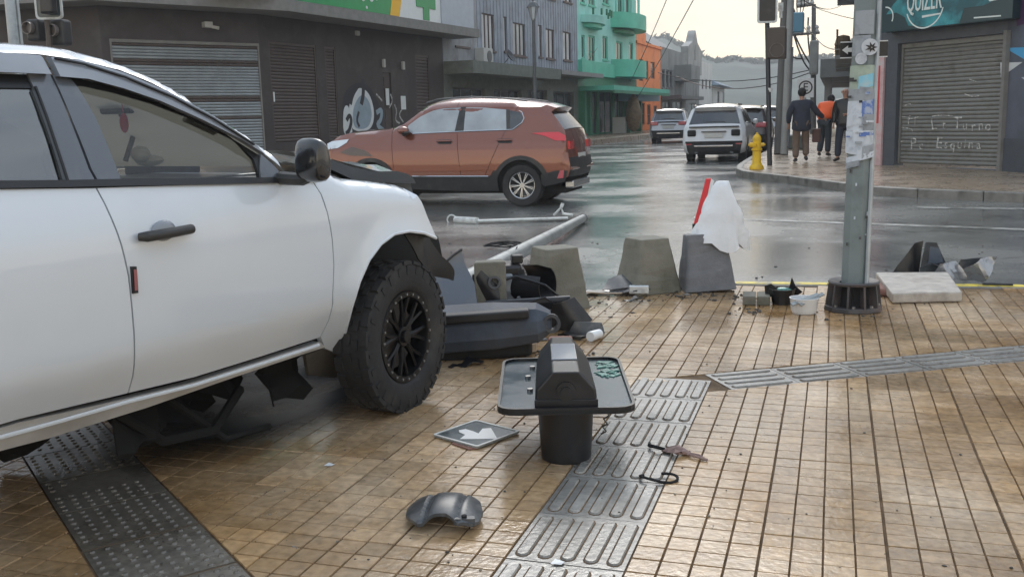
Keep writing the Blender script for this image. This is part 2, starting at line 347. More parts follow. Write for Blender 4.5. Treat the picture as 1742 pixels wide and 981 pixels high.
# kerb stones 0.9 m long, yellow paint on the right-hand run
def along(poly, inn, step):
    acc = []; carry = 0
    for i in range(len(poly)-1):
        a, b = V(poly[i]), V(poly[i+1]); c, d = V(inn[i]), V(inn[i+1]); n = max(1, round((b-a).length/step))
        for k in range(n): acc.append((a.lerp(b, k/n), a.lerp(b, (k+1)/n), c.lerp(d, k/n), c.lerp(d, (k+1)/n)))
    return acc
for a, b, c, d in along(KERB, inner, .9):
    g = (b-a).normalized()*.004; mb = MB(); h = random.uniform(-.003, .003)
    mb.prism([tuple(a+g), tuple(b-g), tuple(d-g), tuple(c+g)], -.3, .004+h); o = obj('kerb_stone', mb, 'kerb', pave, bevel=.012)
    if b.x > -1.0 and a.x < 9:
        mb = MB(); q = V((0, -1)); w = (a-c)*.98; mb.prism([tuple(a+g-w*.02), tuple(b-g-w*.02), tuple(b-g-w*.8), tuple(a+g-w*.8)], h+.0045, h+.0075); obj('kerb_paint', mb, 'yellow_paint', pave)
class Band:                           # straight strip between a and b, width w
    def __init__(s, a, b, w): s.a = V(a); s.b = V(b); s.d = (s.b-s.a).normalized(); s.n = V((-s.d.y, s.d.x)); s.w = w; s.L = (s.b-s.a).length
    def M(s, t): p = s.a+s.d*t; return Matrix(((s.d.x, s.n.x, 0, p.x), (s.d.y, s.n.y, 0, p.y), (0, 0, 1, 0), (0, 0, 0, 1)))
bandA = Band((-.8, 1.35), (-.8, 5.28), .4)
bandB = Band((-.78, 5.2), (2.9, 7.46), .34)
bandC = Band((-4.6, 4.6), (-1.55, 2.2), .41)
def clip(poly, p, n):                 # keep side where (x-p).n >= 0
    out = []
    for i in range(len(poly)):
        a, b = V(poly[i-1]), V(poly[i]); da, db = (a-p).dot(n), (b-p).dot(n)
        if da >= 0: out.append(a)
        if (da >= 0) != (db >= 0): out.append(a+(b-a)*(da/(da-db)))
    return out if len(out) > 2 else []
def minus(polys, band, pad=.004):
    out = []
    for P in polys:
        h = band.w/2+pad; c = band.a
        inn = [(band.a, band.d), (band.b, -band.d), (c-band.n*h, band.n), (c+band.n*h, -band.n)]
        if not all(any((V(q)-p).dot(n) > 0 for q in P) for p, n in inn): out.append(P); continue
        rest = P
        for p, n in inn:
            o = clip(rest, p, -n)
            if o: out.append(o)
            rest = clip(rest, p, n)
            if not rest: break
    return [p for p in out if area(p) > 2e-4]
def area(P): return abs(sum(P[i-1][0]*P[i][1]-P[i][0]*P[i-1][1] for i in range(len(P))))/2
def cellmesh(mb, P, z, tilt=(0, 0)):
    """raised cell: flat top, chamfered rim"""
    c = sum((V(p) for p in P), V((0, 0)))/len(P); n = len(P)
    top = []
    for p in P:
        d = V(p)-c; l = d.length; top.append(c+d*max(.5, (l-.0022)/l))
    f = lambda p, h: (p[0], p[1], h+tilt[0]*(p[0]-c.x)+tilt[1]*(p[1]-c.y))
    vs = [f(p, z) for p in top]+[f(p, z-.0065) for p in P]
    mb.add(vs, [tuple(range(n))]+[(k, n+k, n+(k+1) % n, (k+1) % n) for k in range(n)])
def full_tile(seed):
    r = random.Random(seed); mb = MB(); e = .0034; j = .0045
    for i in range(4):
        for k in range(4):
            x0 = i*.1-.2+(j if i == 0 else e/2); x1 = (i+1)*.1-.2-(j if i == 3 else e/2+.001); y0 = k*.1-.2+(j if k == 0 else e/2); y1 = (k+1)*.1-.2-(j if k == 3 else e/2)
            y0 -= .0006; y1 += .0006
            cellmesh(mb, [(x0, y0), (x1, y0), (x1, y1), (x0, y1)], r.uniform(-.0012, .0006), (r.uniform(-.006, .006), r.uniform(-.006, .006)))
    me = bpy.data.meshes.new('paving_tile'); me.from_pydata(mb.v, [], mb.f); me.materials.append(MATS['paving']); return me, mb
TM = [full_tile(i) for i in range(7)]
def inslab(p): return inpoly(p, SLAB)
stuff = MB(); tiles = []
for i in range(-18, 30):
    for k in range(-8, 16):
        cx, cy = -.2+.4*i+.2, 2.95+.4*k+.2; P4 = [(cx-.2, cy-.2), (cx+.2, cy-.2), (cx+.2, cy+.2), (cx-.2, cy+.2)]
        q = V((cx, cy, 0))-CAMP; dep = q.dot(FW); px = 871+F*q.dot(RT)/dep if dep > .3 else -9999; py = 490-F*q.dot(UP)/dep if dep > .3 else 0
        vis = dep > .3 and -120 < px < 1860 and py < 1060
        allin = all(inslab(p) for p in P4); hit = any(len(minus([P4], b)) != 1 or area(minus([P4], b)[0]) < .1599 for b in (bandA, bandB, bandC))
        under = False
        tiles.append((dep if vis else 99, cx, cy, allin, hit, vis))
tiles.sort(); made = 0
for dep, cx, cy, allin, hit, vis in tiles:
    if not allin and not any(inslab(p) for p in [(cx-.2, cy-.2), (cx+.2, cy-.2), (cx+.2, cy+.2), (cx-.2, cy+.2)]): continue
    me, mbt = random.choice(TM); z = random.uniform(-.0015, .001); single = vis and made < 300
    if allin and not hit:
        if single:
            o = bpy.data.objects.new('paving_tile', me); COL.objects.link(o); o.parent = pave; o.location = (cx, cy, z)
            o.rotation_euler = (random.uniform(-.002, .002), random.uniform(-.002, .002), pi*random.randint(0, 1)); made += 1
        else: stuff.add([(x+cx, y+cy, zz+z) for x, y, zz in mbt.v], mbt.f)
        continue
    mb = MB()
    for i in range(4):
        for k in range(4):
            x0 = cx-.2+i*.1+.003; y0 = cy-.2+k*.1+.003; x1 = x0+.094; y1 = y0+.094; ps = [[V((x0, y0)), V((x1, y0)), V((x1, y1)), V((x0, y1))]]
            if not all(inslab(p) for p in ps[0]): continue
            for b in (bandA, bandB, bandC): ps = minus(ps, b)
            for P in ps: cellmesh(mb, P, z+random.uniform(-.001, .0005))
    if mb.v:
        if single: obj('paving_tile', mb, 'paving', pave, label='tile cut to fit' if hit else None); made += 1
        else: stuff.add(mb.v, mb.f)
obj('paving_tiles', stuff, 'paving', pave, kind='stuff')
# tactile tiles
def capsule(x0, x1, y, w, n=4):
    r = w/2; return [(x1-r+r*sin(pi*t/n), y-r*cos(pi*t/n)) for t in range(n+1)]+[(x0+r-r*sin(pi*t/n), y+r*cos(pi*t/n)) for t in range(n+1)]
def guide_tile(L=.4, w=.4, nb=5):
    base = MB(); base.b2((-L/2+.003, -w/2+.003, -.0078), (L/2-.003, w/2-.003, -.0035)); bars = []
    for k in range(nb):
        y = (k-(nb-1)/2)*w/nb*.97; a = MB(); a.prism(capsule(-L/2+.022, L/2-.022, y, w/nb*.66), -.004, -.0025)
        c = MB(); P = capsule(-L/2+.027, L/2-.027, y, w/nb*.55); P2 = capsule(-L/2+.031, L/2-.031, y, w/nb*.44); n = len(P)
        c.add([(x, yy, -.004) for x, yy in P]+[(x, yy, .0035) for x, yy in P2], [tuple(range(n, 2*n))]+[(i, (i+1) % n, n+(i+1) % n, n+i) for i in range(n)])
        bars.append((a, c))
    return base, bars
def meshof(name, mb, m): me = bpy.data.meshes.new(name); me.from_pydata(mb.v, [], mb.f); me.materials.append(MATS[m]); return me
def place_guides(band, w, nb, n, t0, tl=.4):
    base, bars = guide_tile(tl, w, nb); mbs = meshof('tactile_tile', base, 'tactile'); ms = [(meshof('groove', a, 'joint_dirt'), meshof('raised_bar', c, 'tactile')) for a, c in bars]
    for k in range(n):
        M = band.M(t0+tl*(k+.5)); o = bpy.data.objects.new('tactile_tile', mbs); COL.objects.link(o); o.parent = pave; M2 = M.copy(); M2[2][3] = random.uniform(-.001, .001); o.matrix_local = M2
        for i, (ma, mc) in enumerate(ms):
            q = bpy.data.objects.new('raised_bar', mc); COL.objects.link(q); q.parent = o
            q = bpy.data.objects.new('dirt_groove', ma); COL.objects.link(q); q.parent = o
place_guides(bandA, .4, 5, 10, -.0)
place_guides(bandB, .34, 4, 10, .25)
# blister tiles
bl = MB(); bl.b2((-.197, -.2, -.0078), (.197, .2, -.003)); bd = MB()
for i in range(8):
    for k in range(8):
        if i == 7 and k in (0, 1, 2): continue
        x, y = -.175+.05*i, -.175+.05*k; n = 8
        bd.add([(x+.0125*cos(2*pi*t/n), y+.0125*sin(2*pi*t/n), -.003) for t in range(n)]+[(x+.0085*cos(2*pi*t/n), y+.0085*sin(2*pi*t/n), .003) for t in range(n)], [tuple(range(n, 2*n))]+[(t, (t+1) % n, n+(t+1) % n, n+t) for t in range(n)])
mbl, mbd = meshof('blister_tile', bl, 'tactile_dirty'), meshof('blisters', bd, 'tactile_dirty')
half = MB()
for i in range(8):
    for k in range(8):
        if i < 4 and k+i > 2 or k > 6: continue
        x, y = -.175+.05*i, -.175+.05*k; half.cyl((x, y, -.003), (x, y, .003), .0125, .0085, n=8)
mbh = meshof('blisters', half, 'tactile_dirty'); tb0 = (V(G(255, 812).xy)-bandC.a).dot(bandC.d)
for k in range(9):
    t = .05+.41*k; M = bandC.M(t+.2); M[2][3] = random.uniform(-.001, .001)
    o = bpy.data.objects.new('blister_tile', mbl); COL.objects.link(o); o.parent = pave; o.matrix_local = M
    q = bpy.data.objects.new('blisters', mbh if abs(t+.2-tb0) < .205 else mbd); COL.objects.link(q); q.parent = o

# ---- painted line and far pavements
mb = MB(); a, b, c, d = ZG(1180, 369), ZG(1742, 389), ZG(1742, 392), ZG(1180, 371.5)
mb.quad(*[p+V((0, 0, .004)) for p in (a, b, c, d)]); tag(obj('crossing_line', mb, 'white_paint', kind='structure'), 'thin worn white line painted across the wet road', 'road marking')
mb = MB(); a, b, c, d = ZG(1560, 352), ZG(1742, 354.5), ZG(1742, 357), ZG(1560, 354)
mb.quad(*[p+V((0, 0, .004)) for p in (a, b, c, d)]); tag(obj('crossing_line', mb, 'white_paint', kind='structure'), 'short worn white line nearer the far right kerb', 'road marking')
# far right pavement corner: kerb edge traced on the ground
fk = [(1742, 345), (1672, 342), (1560, 337), (1483, 332), (1438, 326), (1340, 312), (1290, 306), (1262, 302), (1252, 297), (1254, 291), (1262, 285), (1285, 270)]
FK = [ZG(*p) for p in fk]; e0 = FK[0]-FK[1]; FK = [FK[0]+e0*14]+FK; dd = (FK[-1]-FK[-2]); FK.append(V((FK[-1].x+.3, 60, 0))); FK.append(V((FK[-1].x+1, 140, 0)))
out2 = [V((p.x, p.y)) for p in FK]; in2 = []
for i, p in enumerate(out2):
    a = out2[max(0, i-1)]; b = out2[min(len(out2)-1, i+1)]; d = (b-a).normalized(); in2.append(p+V((d.y, -d.x))*.16)
FPZ = .155
def zfp(y): return zr(y)+FPZ
mb = MB(); pts = [V((p.x, p.y)) for p in in2]; far = [V((40, 140)), V((40, out2[0].y+.2))]
co = pts+far; co = resample(co, 3)
_, = (0,)
vs, es, fs, *_r = delaunay_2d_cdt(co, [(i, (i+1) % len(co)) for i in range(len(co))], [], 1, 1e-4)
mb.v = [(p.x, p.y, zfp(p.y)-.002) for p in vs]; mb.f = [list(f) for f in fs]; fp = obj('far_pavement', mb, 'far_paving', kind='structure')
for a, b, c, d in along(out2[:-2], in2[:-2], 1.0):
    mb = MB(); g = (b-a).normalized()*.005
    n = [a+g, b-g, d-g, c+g]; mb.add([(p.x, p.y, zr(p.y)-.15) for p in n]+[(p.x, p.y, zfp(p.y)+.002) for p in n], [(4, 5, 6, 7), (0, 1, 5, 4), (1, 2, 6, 5), (2, 3, 7, 6), (3, 0, 4, 7)])
    obj('kerb_stone', mb, 'kerb', fp, bevel=.02)
mat('shop_dark', (.052, .042, .040), .6, var=.18, vscale=1.2, bump=.15, dirt=(.075, .067, .063), dscale=1.6)
mat('shutter_brown', (.075, .056, .048), .5, var=.15, vscale=2)
mat('shutter_steel', (.30, .33, .34), .38, metal=.5, var=.15, vscale=2)
mat('shutter_grey', (.20, .20, .185), .42, metal=.35, var=.18, vscale=3, dirt=(.13, .125, .11), dscale=3)
mat('fascia_grey', (.20, .195, .18), .6, var=.15)
mat('sign_green', (.015, .30, .09), .35, var=.08)
mat('sign_yellow', (.85, .47, .01), .4)
mat('sign_white', (.72, .75, .74), .4, var=.04)
mat('panel_pale', (.45, .49, .54), .5, var=.06)
mat('clad_blue', (.27, .31, .37), .5, var=.12, vscale=1.5, dirt=(.20, .21, .23), dscale=1.3)
mat('clad_grey', (.30, .31, .32), .55, var=.14, vscale=1.5, dirt=(.18, .17, .16), dscale=1.2)
mat('canopy_olive', (.14, .155, .13), .7, var=.2)
mat('window_dark', (.035, .04, .045), .12)
mat('window_pale', (.42, .44, .44), .35, var=.3, vscale=.9)
mat('frame_brown', (.12, .085, .075), .6, var=.2)
mat('mint', (.30, .66, .58), .6, var=.1, vscale=.8, dirt=(.24, .54, .48), dscale=.7)
mat('green_deep', (.10, .48, .34), .55, var=.12, vscale=1)
mat('green_dark', (.025, .19, .10), .5, var=.15)
mat('orange_wall', (.90, .26, .07), .6, var=.1, vscale=.8, dirt=(.6, .17, .06), dscale=.8)
mat('wall_grey', (.22, .23, .225), .7, var=.18, vscale=.6, dirt=(.14, .14, .13), dscale=.5)
mat('wall_ltgrey', (.34, .34, .33), .7, var=.15, vscale=.6, dirt=(.22, .215, .2), dscale=.5)
mat('wall_white', (.62, .62, .59), .7, var=.1, vscale=.6)
mat('roof_blue', (.14, .2, .26), .6, var=.2)
mat('roof_metal', (.2, .205, .2), .5, var=.2)
mat('black_metal', (.018, .018, .02), .35, var=.2)
mat('iron_grey', (.09, .095, .1), .45, var=.2)
mat('blue_sign', (.12, .3, .42), .4)
mat('corner_blue', (.11, .125, .16), .55, var=.15, vscale=1.2, dirt=(.075, .08, .095), dscale=1)
mat('frame_blue', (.075, .085, .10), .5, var=.15)
mat('tri_blue', (.08, .36, .62), .5); mat('tri_white', (.6, .62, .62), .5); mat('tri_purple', (.07, .03, .09), .5)
mat('paint_white', (.66, .70, .70), .5, var=.06); mat('paint_black', (.02, .02, .025), .5); mat('paint_blue', (.28, .36, .42), .5, var=.12)
mat('chalk', (.62, .62, .58), .7, dirt=(.25, .25, .23), dscale=14, dth=(.4, .55))
mat('dim_interior', (.06, .055, .05), .8, var=.4)
mat('skin', (.42, .24, .17), .55)
mat('plant_dry', (.16, .11, .06), .8, var=.4, vscale=6)
mat('ac_white', (.5, .5, .47), .5)

class Fac:                            # vertical facade from plan point a to b; local u along, z up, y into the building
    def __init__(s, a, b, z0=0.0, name='', label='', cat='building'):
        s.a = V(a); s.b = V(b); s.d = (s.b-s.a).normalized(); s.L = (s.b-s.a).length; s.z0 = z0
        mid = (s.a+s.b)/2; n = V((-s.d.y, s.d.x))
        s.flip = n.dot(mid) < 0                       # y must point away from the camera
        s.n = -n if s.flip else n
        s.M = Matrix(((s.d.x, s.n.x, 0, s.a.x), (s.d.y, s.n.y, 0, s.a.y), (0, 0, 1, 0), (0, 0, 0, 1)))
    def uz(s, px, py, off=0): q = onplane(px, py, s.a+s.n*off, s.d); r = V((q.x, q.y))-s.a; return r.dot(s.d), q.z
    def rect(s, x0, y0, x1, y1, off=0):               # picture box -> (u0, z0, u1, z1)
        a = s.uz(x0, (y0+y1)/2, off)[0]; b = s.uz(x1, (y0+y1)/2, off)[0]; xm = (x0+x1)/2
        t = s.uz(xm, y0, off)[1]; c = s.uz(xm, y1, off)[1]; return min(a, b), c, max(a, b), t
    def root(s, name, label, cat, group=None):
        s.r = thing(name, label, cat, (s.a.x, s.a.y, 0), 0, group); s.W = Matrix.Translation((-s.a.x, -s.a.y, 0)) @ s.M; return s.r
    def o(s, name, mb, m, parent=None, **k): return obj(name, placed(mb, s.W), m, parent or s.r, **k)
    def wall(s, z1, holes, m, zb=None, u0=0, u1=None, t=.3, name='wall', hs=None, depth=None):
        u1 = s.L if u1 is None else u1; zb = s.z0 if zb is None else zb
        us = sorted({u0, u1, *[min(max(h[0], u0), u1) for h in holes], *[min(max(h[2], u0), u1) for h in holes]}); zs = sorted({zb, z1, *[h[1] for h in holes if zb < h[1] < z1], *[h[3] for h in holes if zb < h[3] < z1]})
        mb = MB(); solid = {}
        for i in range(len(us)-1):
            for k in range(len(zs)-1):
                cu, cz = (us[i]+us[i+1])/2, (zs[k]+zs[k+1])/2
                solid[i, k] = not any(h[0] < cu < h[2] and h[1] < cz < h[3] for h in holes)
        for (i, k), q in solid.items():
            if not q: continue
            a, b, c, d = us[i], us[i+1], zs[k], zs[k+1]; mb.quad((a, 0, c), (b, 0, c), (b, 0, d), (a, 0, d))
            if not solid.get((i-1, k), False) : mb.quad((a, 0, c), (a, 0, d), (a, t, d), (a, t, c))
            if not solid.get((i+1, k), False): mb.quad((b, 0, c), (b, 0, d), (b, t, d), (b, t, c))
            if not solid.get((i, k-1), False): mb.quad((a, 0, c), (b, 0, c), (b, t, c), (a, t, c))
            if not solid.get((i, k+1), False): mb.quad((a, 0, d), (b, 0, d), (b, t, d), (a, t, d))
        return s.o(name, mb, m)
    def mass(s, z1, m, depth=8, zb=None, name='building_mass', roof=True, t=.3):
        zb = s.z0 if zb is None else zb; mb = MB()
        x0, x1, y0, y1 = .001, s.L-.001, t+.02, depth
        mb.quad((x0, y0, zb), (x0, y1, zb), (x0, y1, z1), (x0, y0, z1)); mb.quad((x1, y0, zb), (x1, y1, zb), (x1, y1, z1), (x1, y0, z1))
        mb.quad((x0, y1, zb), (x1, y1, zb), (x1, y1, z1), (x0, y1, z1)); mb.quad((x0, y0, z1-.05), (x1, y0, z1-.05), (x1, y1, z1-.05), (x0, y1, z1-.05))
        mb.quad((x0, t+.02, zb), (x1, t+.02, zb), (x1, t+.02, z1), (x0, t+.02, z1))
        return s.o(name, mb, m)
    def window(s, h, nx=2, nz=1, fm='frame_brown', pm='window_dark', fw=.06, y=.1, name='window', sill=False, curtains=0, label=None):
        u0, z0, u1, z1 = h; mb = MB(); g = .004
        mb.b2((u0+g, y-.04, z0+g), (u0+fw, y+.04, z1-g)); mb.b2((u1-fw, y-.04, z0+g), (u1-g, y+.04, z1-g)); mb.b2((u0+fw, y-.04, z0+g), (u1-fw, y+.04, z0+fw)); mb.b2((u0+fw, y-.04, z1-fw), (u1-fw, y+.04, z1-g))
        for i in range(1, nx): u = u0+(u1-u0)*i/nx; mb.b2((u-fw*.4, y-.035, z0+fw), (u+fw*.4, y+.03, z1-fw))
        for i in range(1, nz): z = z0+(z1-z0)*i/nz; mb.b2((u0+fw, y-.033, z-fw*.35), (u1-fw, y+.028, z+fw*.35))
        w = s.o(name, mb, fm, label=label)
        for i in range(nx):
            a, b = u0+(u1-u0)*i/nx, u0+(u1-u0)*(i+1)/nx; q = MB(); q.b2((a+g, y-.004, z0+g), (b-g, y+.004, z1-g)); s.o('pane', q, pm, w)
        for i in range(curtains):
            a = u0+fw+(u1-u0-2*fw)*(i+.12)/curtains; b = u0+fw+(u1-u0-2*fw)*(i+.72)/curtains; q = MB(); q.b2((a, y-.03, z0+fw), (b, y-.012, z1-fw)); s.o('blind', q, 'window_pale', w)
        if sill: q = MB(); q.b2((u0-.06, -.07, z0-.09), (u1+.06, .05, z0-.002)); s.o('sill', q, fm, w)
        return w
    def shutter(s, h, m, y=.06, pitch=.09, name='roller_shutter', maxn=60, label=None, bands=None):
        u0, z0, u1, z1 = h; g = .004; fr = MB()
        fr.b2((u0+g, y-.05, z0), (u0+.06, y+.06, z1-g)); fr.b2((u1-.06, y-.05, z0), (u1-g, y+.06, z1-g)); fr.b2((u0+.06, y-.05, z1-.09), (u1-.06, y+.06, z1-g))
        fo = s.o(name, fr, m if isinstance(m, str) else m[0], label=label); n = min(maxn, max(4, int((z1-z0-.09)/pitch))); p = (z1-z0-.09)/n
        me = None
        for i in range(n):
            zc = z0+p*i; mm = m if isinstance(m, str) else bands(i/n)
            q = MB(); P = [(0, p*.02), (-.012, p*.12), (-.022, p*.35), (-.022, p*.6), (-.012, p*.85), (0, p*.96)]
            a, b = u0+.06, u1-.06; k = len(P); q.add([(a, y+yy, zc+zz) for yy, zz in P]+[(b, y+yy, zc+zz) for yy, zz in P], [(j, j+1, k+j+1, k+j) for j in range(k-1)]+[(0, k-1, 2*k-1, k)])
            s.o('slat', q, mm, fo)
        return fo
def meet(p, vp, px):                  # from plan point p towards vanishing column vp, until picture column px
    d = VD(vp); r = HP(px, 1); det = d.x*(-r.y)+r.x*d.y; t = (-p.x*(-r.y)-r.x*p.y)/det
    return p+d*t
LZ = .35                              # level of the left-hand far pavement
# ---------------- dark corner shop on the left (splayed corner + long side), green fascia sign
pB0 = HP(186, 27.3); pB1 = HP(450, 30.4); pA = HP(-160, 28.5); pC1 = meet(pB1, 1650, 757)
fa, fb, fc = Fac(pA, pB0, LZ), Fac(pB0, pB1, LZ), Fac(pB1, pC1, LZ)
shop = fc.root('corner_shop', 'dark brown single storey corner shop with closed shutters and a green and white fascia sign', 'building')
for f in (fa, fb): f.r = shop; f.W = Matrix.Translation((-fc.a.x, -fc.a.y, 0)) @ f.M
ZT = 9.0
def fr(f, *b): return f.rect(*b)
sh1 = fr(fb, 193, 72, 446, 222); sh1 = (sh1[0], LZ+.25, sh1[2], fb.uz(320, 70)[1])
fb.wall(ZT, [sh1], 'shop_dark'); fb.shutter(sh1, ('fascia_grey', 0), bands=lambda t: 'shutter_steel' if (t < .30 or .34 < t < .47 or .53 < t < .80 or .86 < t < .95) else 'shutter_brown', pitch=.085, label='pale steel roller shutter')
fa.wall(ZT, [], 'shop_dark')
s2 = fr(fc, 462, 74, 541, 241); s3 = fr(fc, 556, 80, 574, 241); s4 = fr(fc, 708, 94, 731, 200)
s2 = (s2[0], s2[1], s2[2], s2[3]); d5 = fr(fc, 654, 124, 667, 232)
s4 = (s4[0], LZ+.3, s4[2], s4[3]); d5 = (d5[0], LZ+.2, d5[2], d5[3])
fc.wall(ZT, [s2, s3, s4, d5], 'shop_dark')
fc.shutter(s2, 'shutter_brown', pitch=.1); fc.shutter(s3, 'shutter_brown', pitch=.1); fc.shutter(s4, 'shutter_brown', pitch=.12)
q = MB(); q.b2((d5[0]+.01, .05, d5[1]), (d5[2]-.01, .1, d5[3]-.01)); dd_ = fc.o('door', q, 'shutter_brown')
q = MB(); q.b2((d5[0]+.12, .02, d5[1]+1.0), (d5[0]+.16, .05, d5[1]+1.15)); fc.o('handle', q, 'iron_grey', dd_)
for k in range(6): q = MB(); z = d5[1]+.2+k*(d5[3]-d5[1]-.3)/6; q.b2((d5[0]+.1, .035, z), (d5[2]-.1, .052, z+(d5[3]-d5[1]-.3)/6-.06)); fc.o('door_panel', q, 'shutter_brown', dd_)
# canopy beam below the sign, following the three faces
zc = fc.uz(757, 59, -.9)[1]; zs = zc+.34
def beam(name, pts, w0, w1, za, zb, m, parent, base):
    mb = MB(); P = [V(p) for p in pts]; ins = []; n = len(P)
    for i in range(n):
        a = P[max(0, i-1)]; b = P[min(n-1, i+1)]; d = (b-a).normalized(); nn = V((-d.y, d.x)); nn = nn if nn.dot(P[i]) < 0 else -nn; ins.append(nn)
    for i in range(n-1):
        a0, a1 = P[i]+ins[i]*w0, P[i]+ins[i]*w1; b0, b1 = P[i+1]+ins[i+1]*w0, P[i+1]+ins[i+1]*w1
        vs = [(p.x-base.x, p.y-base.y, z) for z in (za, zb) for p in (a0, a1, b1, b0)]
        mb.add(vs, [(0, 3, 2, 1), (4, 5, 6, 7), (0, 1, 5, 4), (1, 2, 6, 5), (2, 3, 7, 6), (3, 0, 4, 7)])
    return obj(name, mb, m, parent)
endp = fc.b+fc.d*.9
beam('canopy_beam', [pA, pB0, pB1, endp], .02, 1.25, zc, zc+.33, 'fascia_grey', shop, fc.a)
# sign boards on the long side, 1.15 m proud
u0 = fc.uz(440, 8, -1.15)[0]; uy = fc.uz(676, 20, -1.15)[0]; uy2 = fc.uz(690, 20, -1.15)[0]; uw = fc.uz(751, 30, -1.15)[0]; ue = fc.uz(806, 40, -1.15)[0]
sz0 = zc+.35; sz1 = sz0+2.6
def board(name, P, y0, y1, m, parent=None):           # polygon in (u, z)
    mb = MB(); n = len(P); mb.add([(u, y0, z) for u, z in P]+[(u, y1, z) for u, z in P], [tuple(range(n)), tuple(range(n, 2*n))[::-1]]+[(k, n+k, n+(k+1) % n, (k+1) % n) for k in range(n)]); return fc.o(name, mb, m, parent)
sg = board('fascia_sign', [(u0-1.2, sz0), (uw, sz0), (uw, sz1), (u0-1.2, sz1)], -1.12, -.3, 'sign_white')
board('green_panel', [(u0-1.2, sz0+.005), (uy-.5, sz0+.005), (uy+.25, sz1), (u0-1.2, sz1)], -1.15, -1.121, 'sign_green', sg)
board('yellow_stripe', [(uy-.5, sz0+.005), (uy+.12, sz0+.005), (uy+1.0, sz1), (uy+.25, sz1)], -1.155, -1.121, 'sign_yellow', sg)
ca, cb = fc.uz(709, 10, -1.15)[0], fc.uz(741, 10, -1.15)[0]; c1, c2 = fc.uz(721, 30, -1.15)[0], fc.uz(731, 30, -1.15)[0]; zt = fc.uz(725, 14, -1.15)[1]
board('green_cross', [(c1, sz0+.03), (c2, sz0+.03), (c2, zt), (cb, zt), (cb, zt+.75), (ca, zt+.75), (ca, zt), (c1, zt)], -1.15, -1.121, 'sign_green', sg)
for px, py, r in ((624, 13, .05), (618, -2, .09), (632, -3, .13), (641, -2, .06), (585, -6, .1), (600, -7, .12)):
    u, z = fc.uz(px, py, -1.16); mb = MB(); mb.cyl((u, -1.165, z), (u, -1.12, z), r, n=12); fc.o('white_lettering', mb, 'sign_white', sg)
board('blank_panel', [(uw+.02, sz0-.25), (ue, sz0-.25), (ue, sz1), (uw+.02, sz1)], -1.16, -.3, 'panel_pale')
# wall furniture: camera box, lamp, vents, stains
for px, py, w, h, m in ((606, 57, .2, .16, 'ac_white'), (651, 108, .12, .3, 'ac_white'), (684, 112, .14, .3, 'ac_white')):
    u, z = fc.uz(px, py); mb = MB(); mb.b2((u-w/2, -.1, z-h/2), (u+w/2, 0, z+h/2)); fc.o('wall_box', mb, m, bevel=.02)
u, z = fb.uz(350, 43); mb = MB(); mb.b2((u-.12, -.2, z-.08), (u+.12, 0, z+.08)); mb.cyl((u+.1, -.15, z-.05), (u+.25, -.3, z-.1), .05, n=10); fb.o('security_camera', mb, 'ac_white')
for px, py, w, h, m in ((659, 165, .22, .6, 'sign_white'), (686, 175, .35, .5, 'sign_white'), (466, 165, .06, .3, 'sign_white')):
    u, z = fc.uz(px, py); mb = MB(); mb.b2((u-w/2, -.012, z-h/2), (u+w/2, 0.002, z+h/2)); fc.o('pasted_notice', mb, m)
# graffiti: painted shapes lying on the wall, a few millimetres thick
def blob(f, pts, m, y, name='graffiti', closed=True):
    P = [f.uz(*p) for p in pts]; P = smoothpoly(P, 2, True); P = [tuple(p) for p in P]; vs, es, fs, *_r = delaunay_2d_cdt([V(p) for p in P], [(i, (i+1) % len(P)) for i in range(len(P))], [], 1, 1e-5)
    mb = MB(); mb.v = [(p.x, -y, p.y) for p in vs]; mb.f = [list(t) for t in fs]; return f.o(name, mb, m)
def stroke(f, pts, w, m, y, name='graffiti'):
    P = smoothpoly([f.uz(*p) for p in pts], 2); mb = MB(); L_, R_ = [], []
    for i, p in enumerate(P):
        d = (P[min(len(P)-1, i+1)]-P[max(0, i-1)]); d = d.normalized() if d.length else V((1, 0)); n = V((-d.y, d.x))*w/2; L_.append(p+n); R_.append(p-n)
    k = len(P); mb.v = [(p.x, -y, p.y) for p in L_+R_]; mb.f = [(i, i+1, k+i+1, k+i) for i in range(k-1)]; return f.o(name, mb, m)
blob(fc, [(583, 232), (581, 175), (590, 150), (612, 138), (632, 150), (646, 180), (652, 205), (648, 232)], 'paint_black', .004)
blob(fc, [(596, 222), (592, 185), (600, 155), (614, 148), (629, 160), (637, 190), (634, 215), (622, 224)], 'paint_white', .007)
blob(fc, [(601, 217), (599, 190), (607, 168), (617, 160), (628, 172), (633, 195), (628, 215), (616, 221)], 'paint_blue', .010)
blob(fc, [(584, 232), (583, 192), (587, 178), (594, 182), (593, 200), (598, 214), (600, 230)], 'paint_white', .008)
stroke(fc, [(589, 205), (594, 195), (598, 205), (594, 222), (588, 228)], .16, 'paint_black', .012)
stroke(fc, [(610, 190), (606, 205), (611, 216)], .12, 'paint_black', .013); stroke(fc, [(617, 135), (618, 160), (614, 178)], .2, 'paint_black', .0135); stroke(fc, [(610, 145), (600, 160), (596, 178)], .14, 'paint_black', .0135)
stroke(fc, [(640, 192), (650, 185), (648, 205), (640, 212), (652, 222)], .18, 'paint_blue', .006)
for a in ([(671, 178), (675, 190), (672, 205), (680, 210)], [(684, 185), (678, 196), (686, 208)], [(640, 160), (650, 172)], [(664, 160), (668, 172), (662, 184)]): stroke(fc, a, .07, 'chalk', .006)
for f in (fa, fb, fc): q = f.mass(ZT-.1, 'shop_dark', depth=5, name='inner_wall')
mb = MB(); pts = [V(p) for p in (pA, pB0, pB1, pC1)]

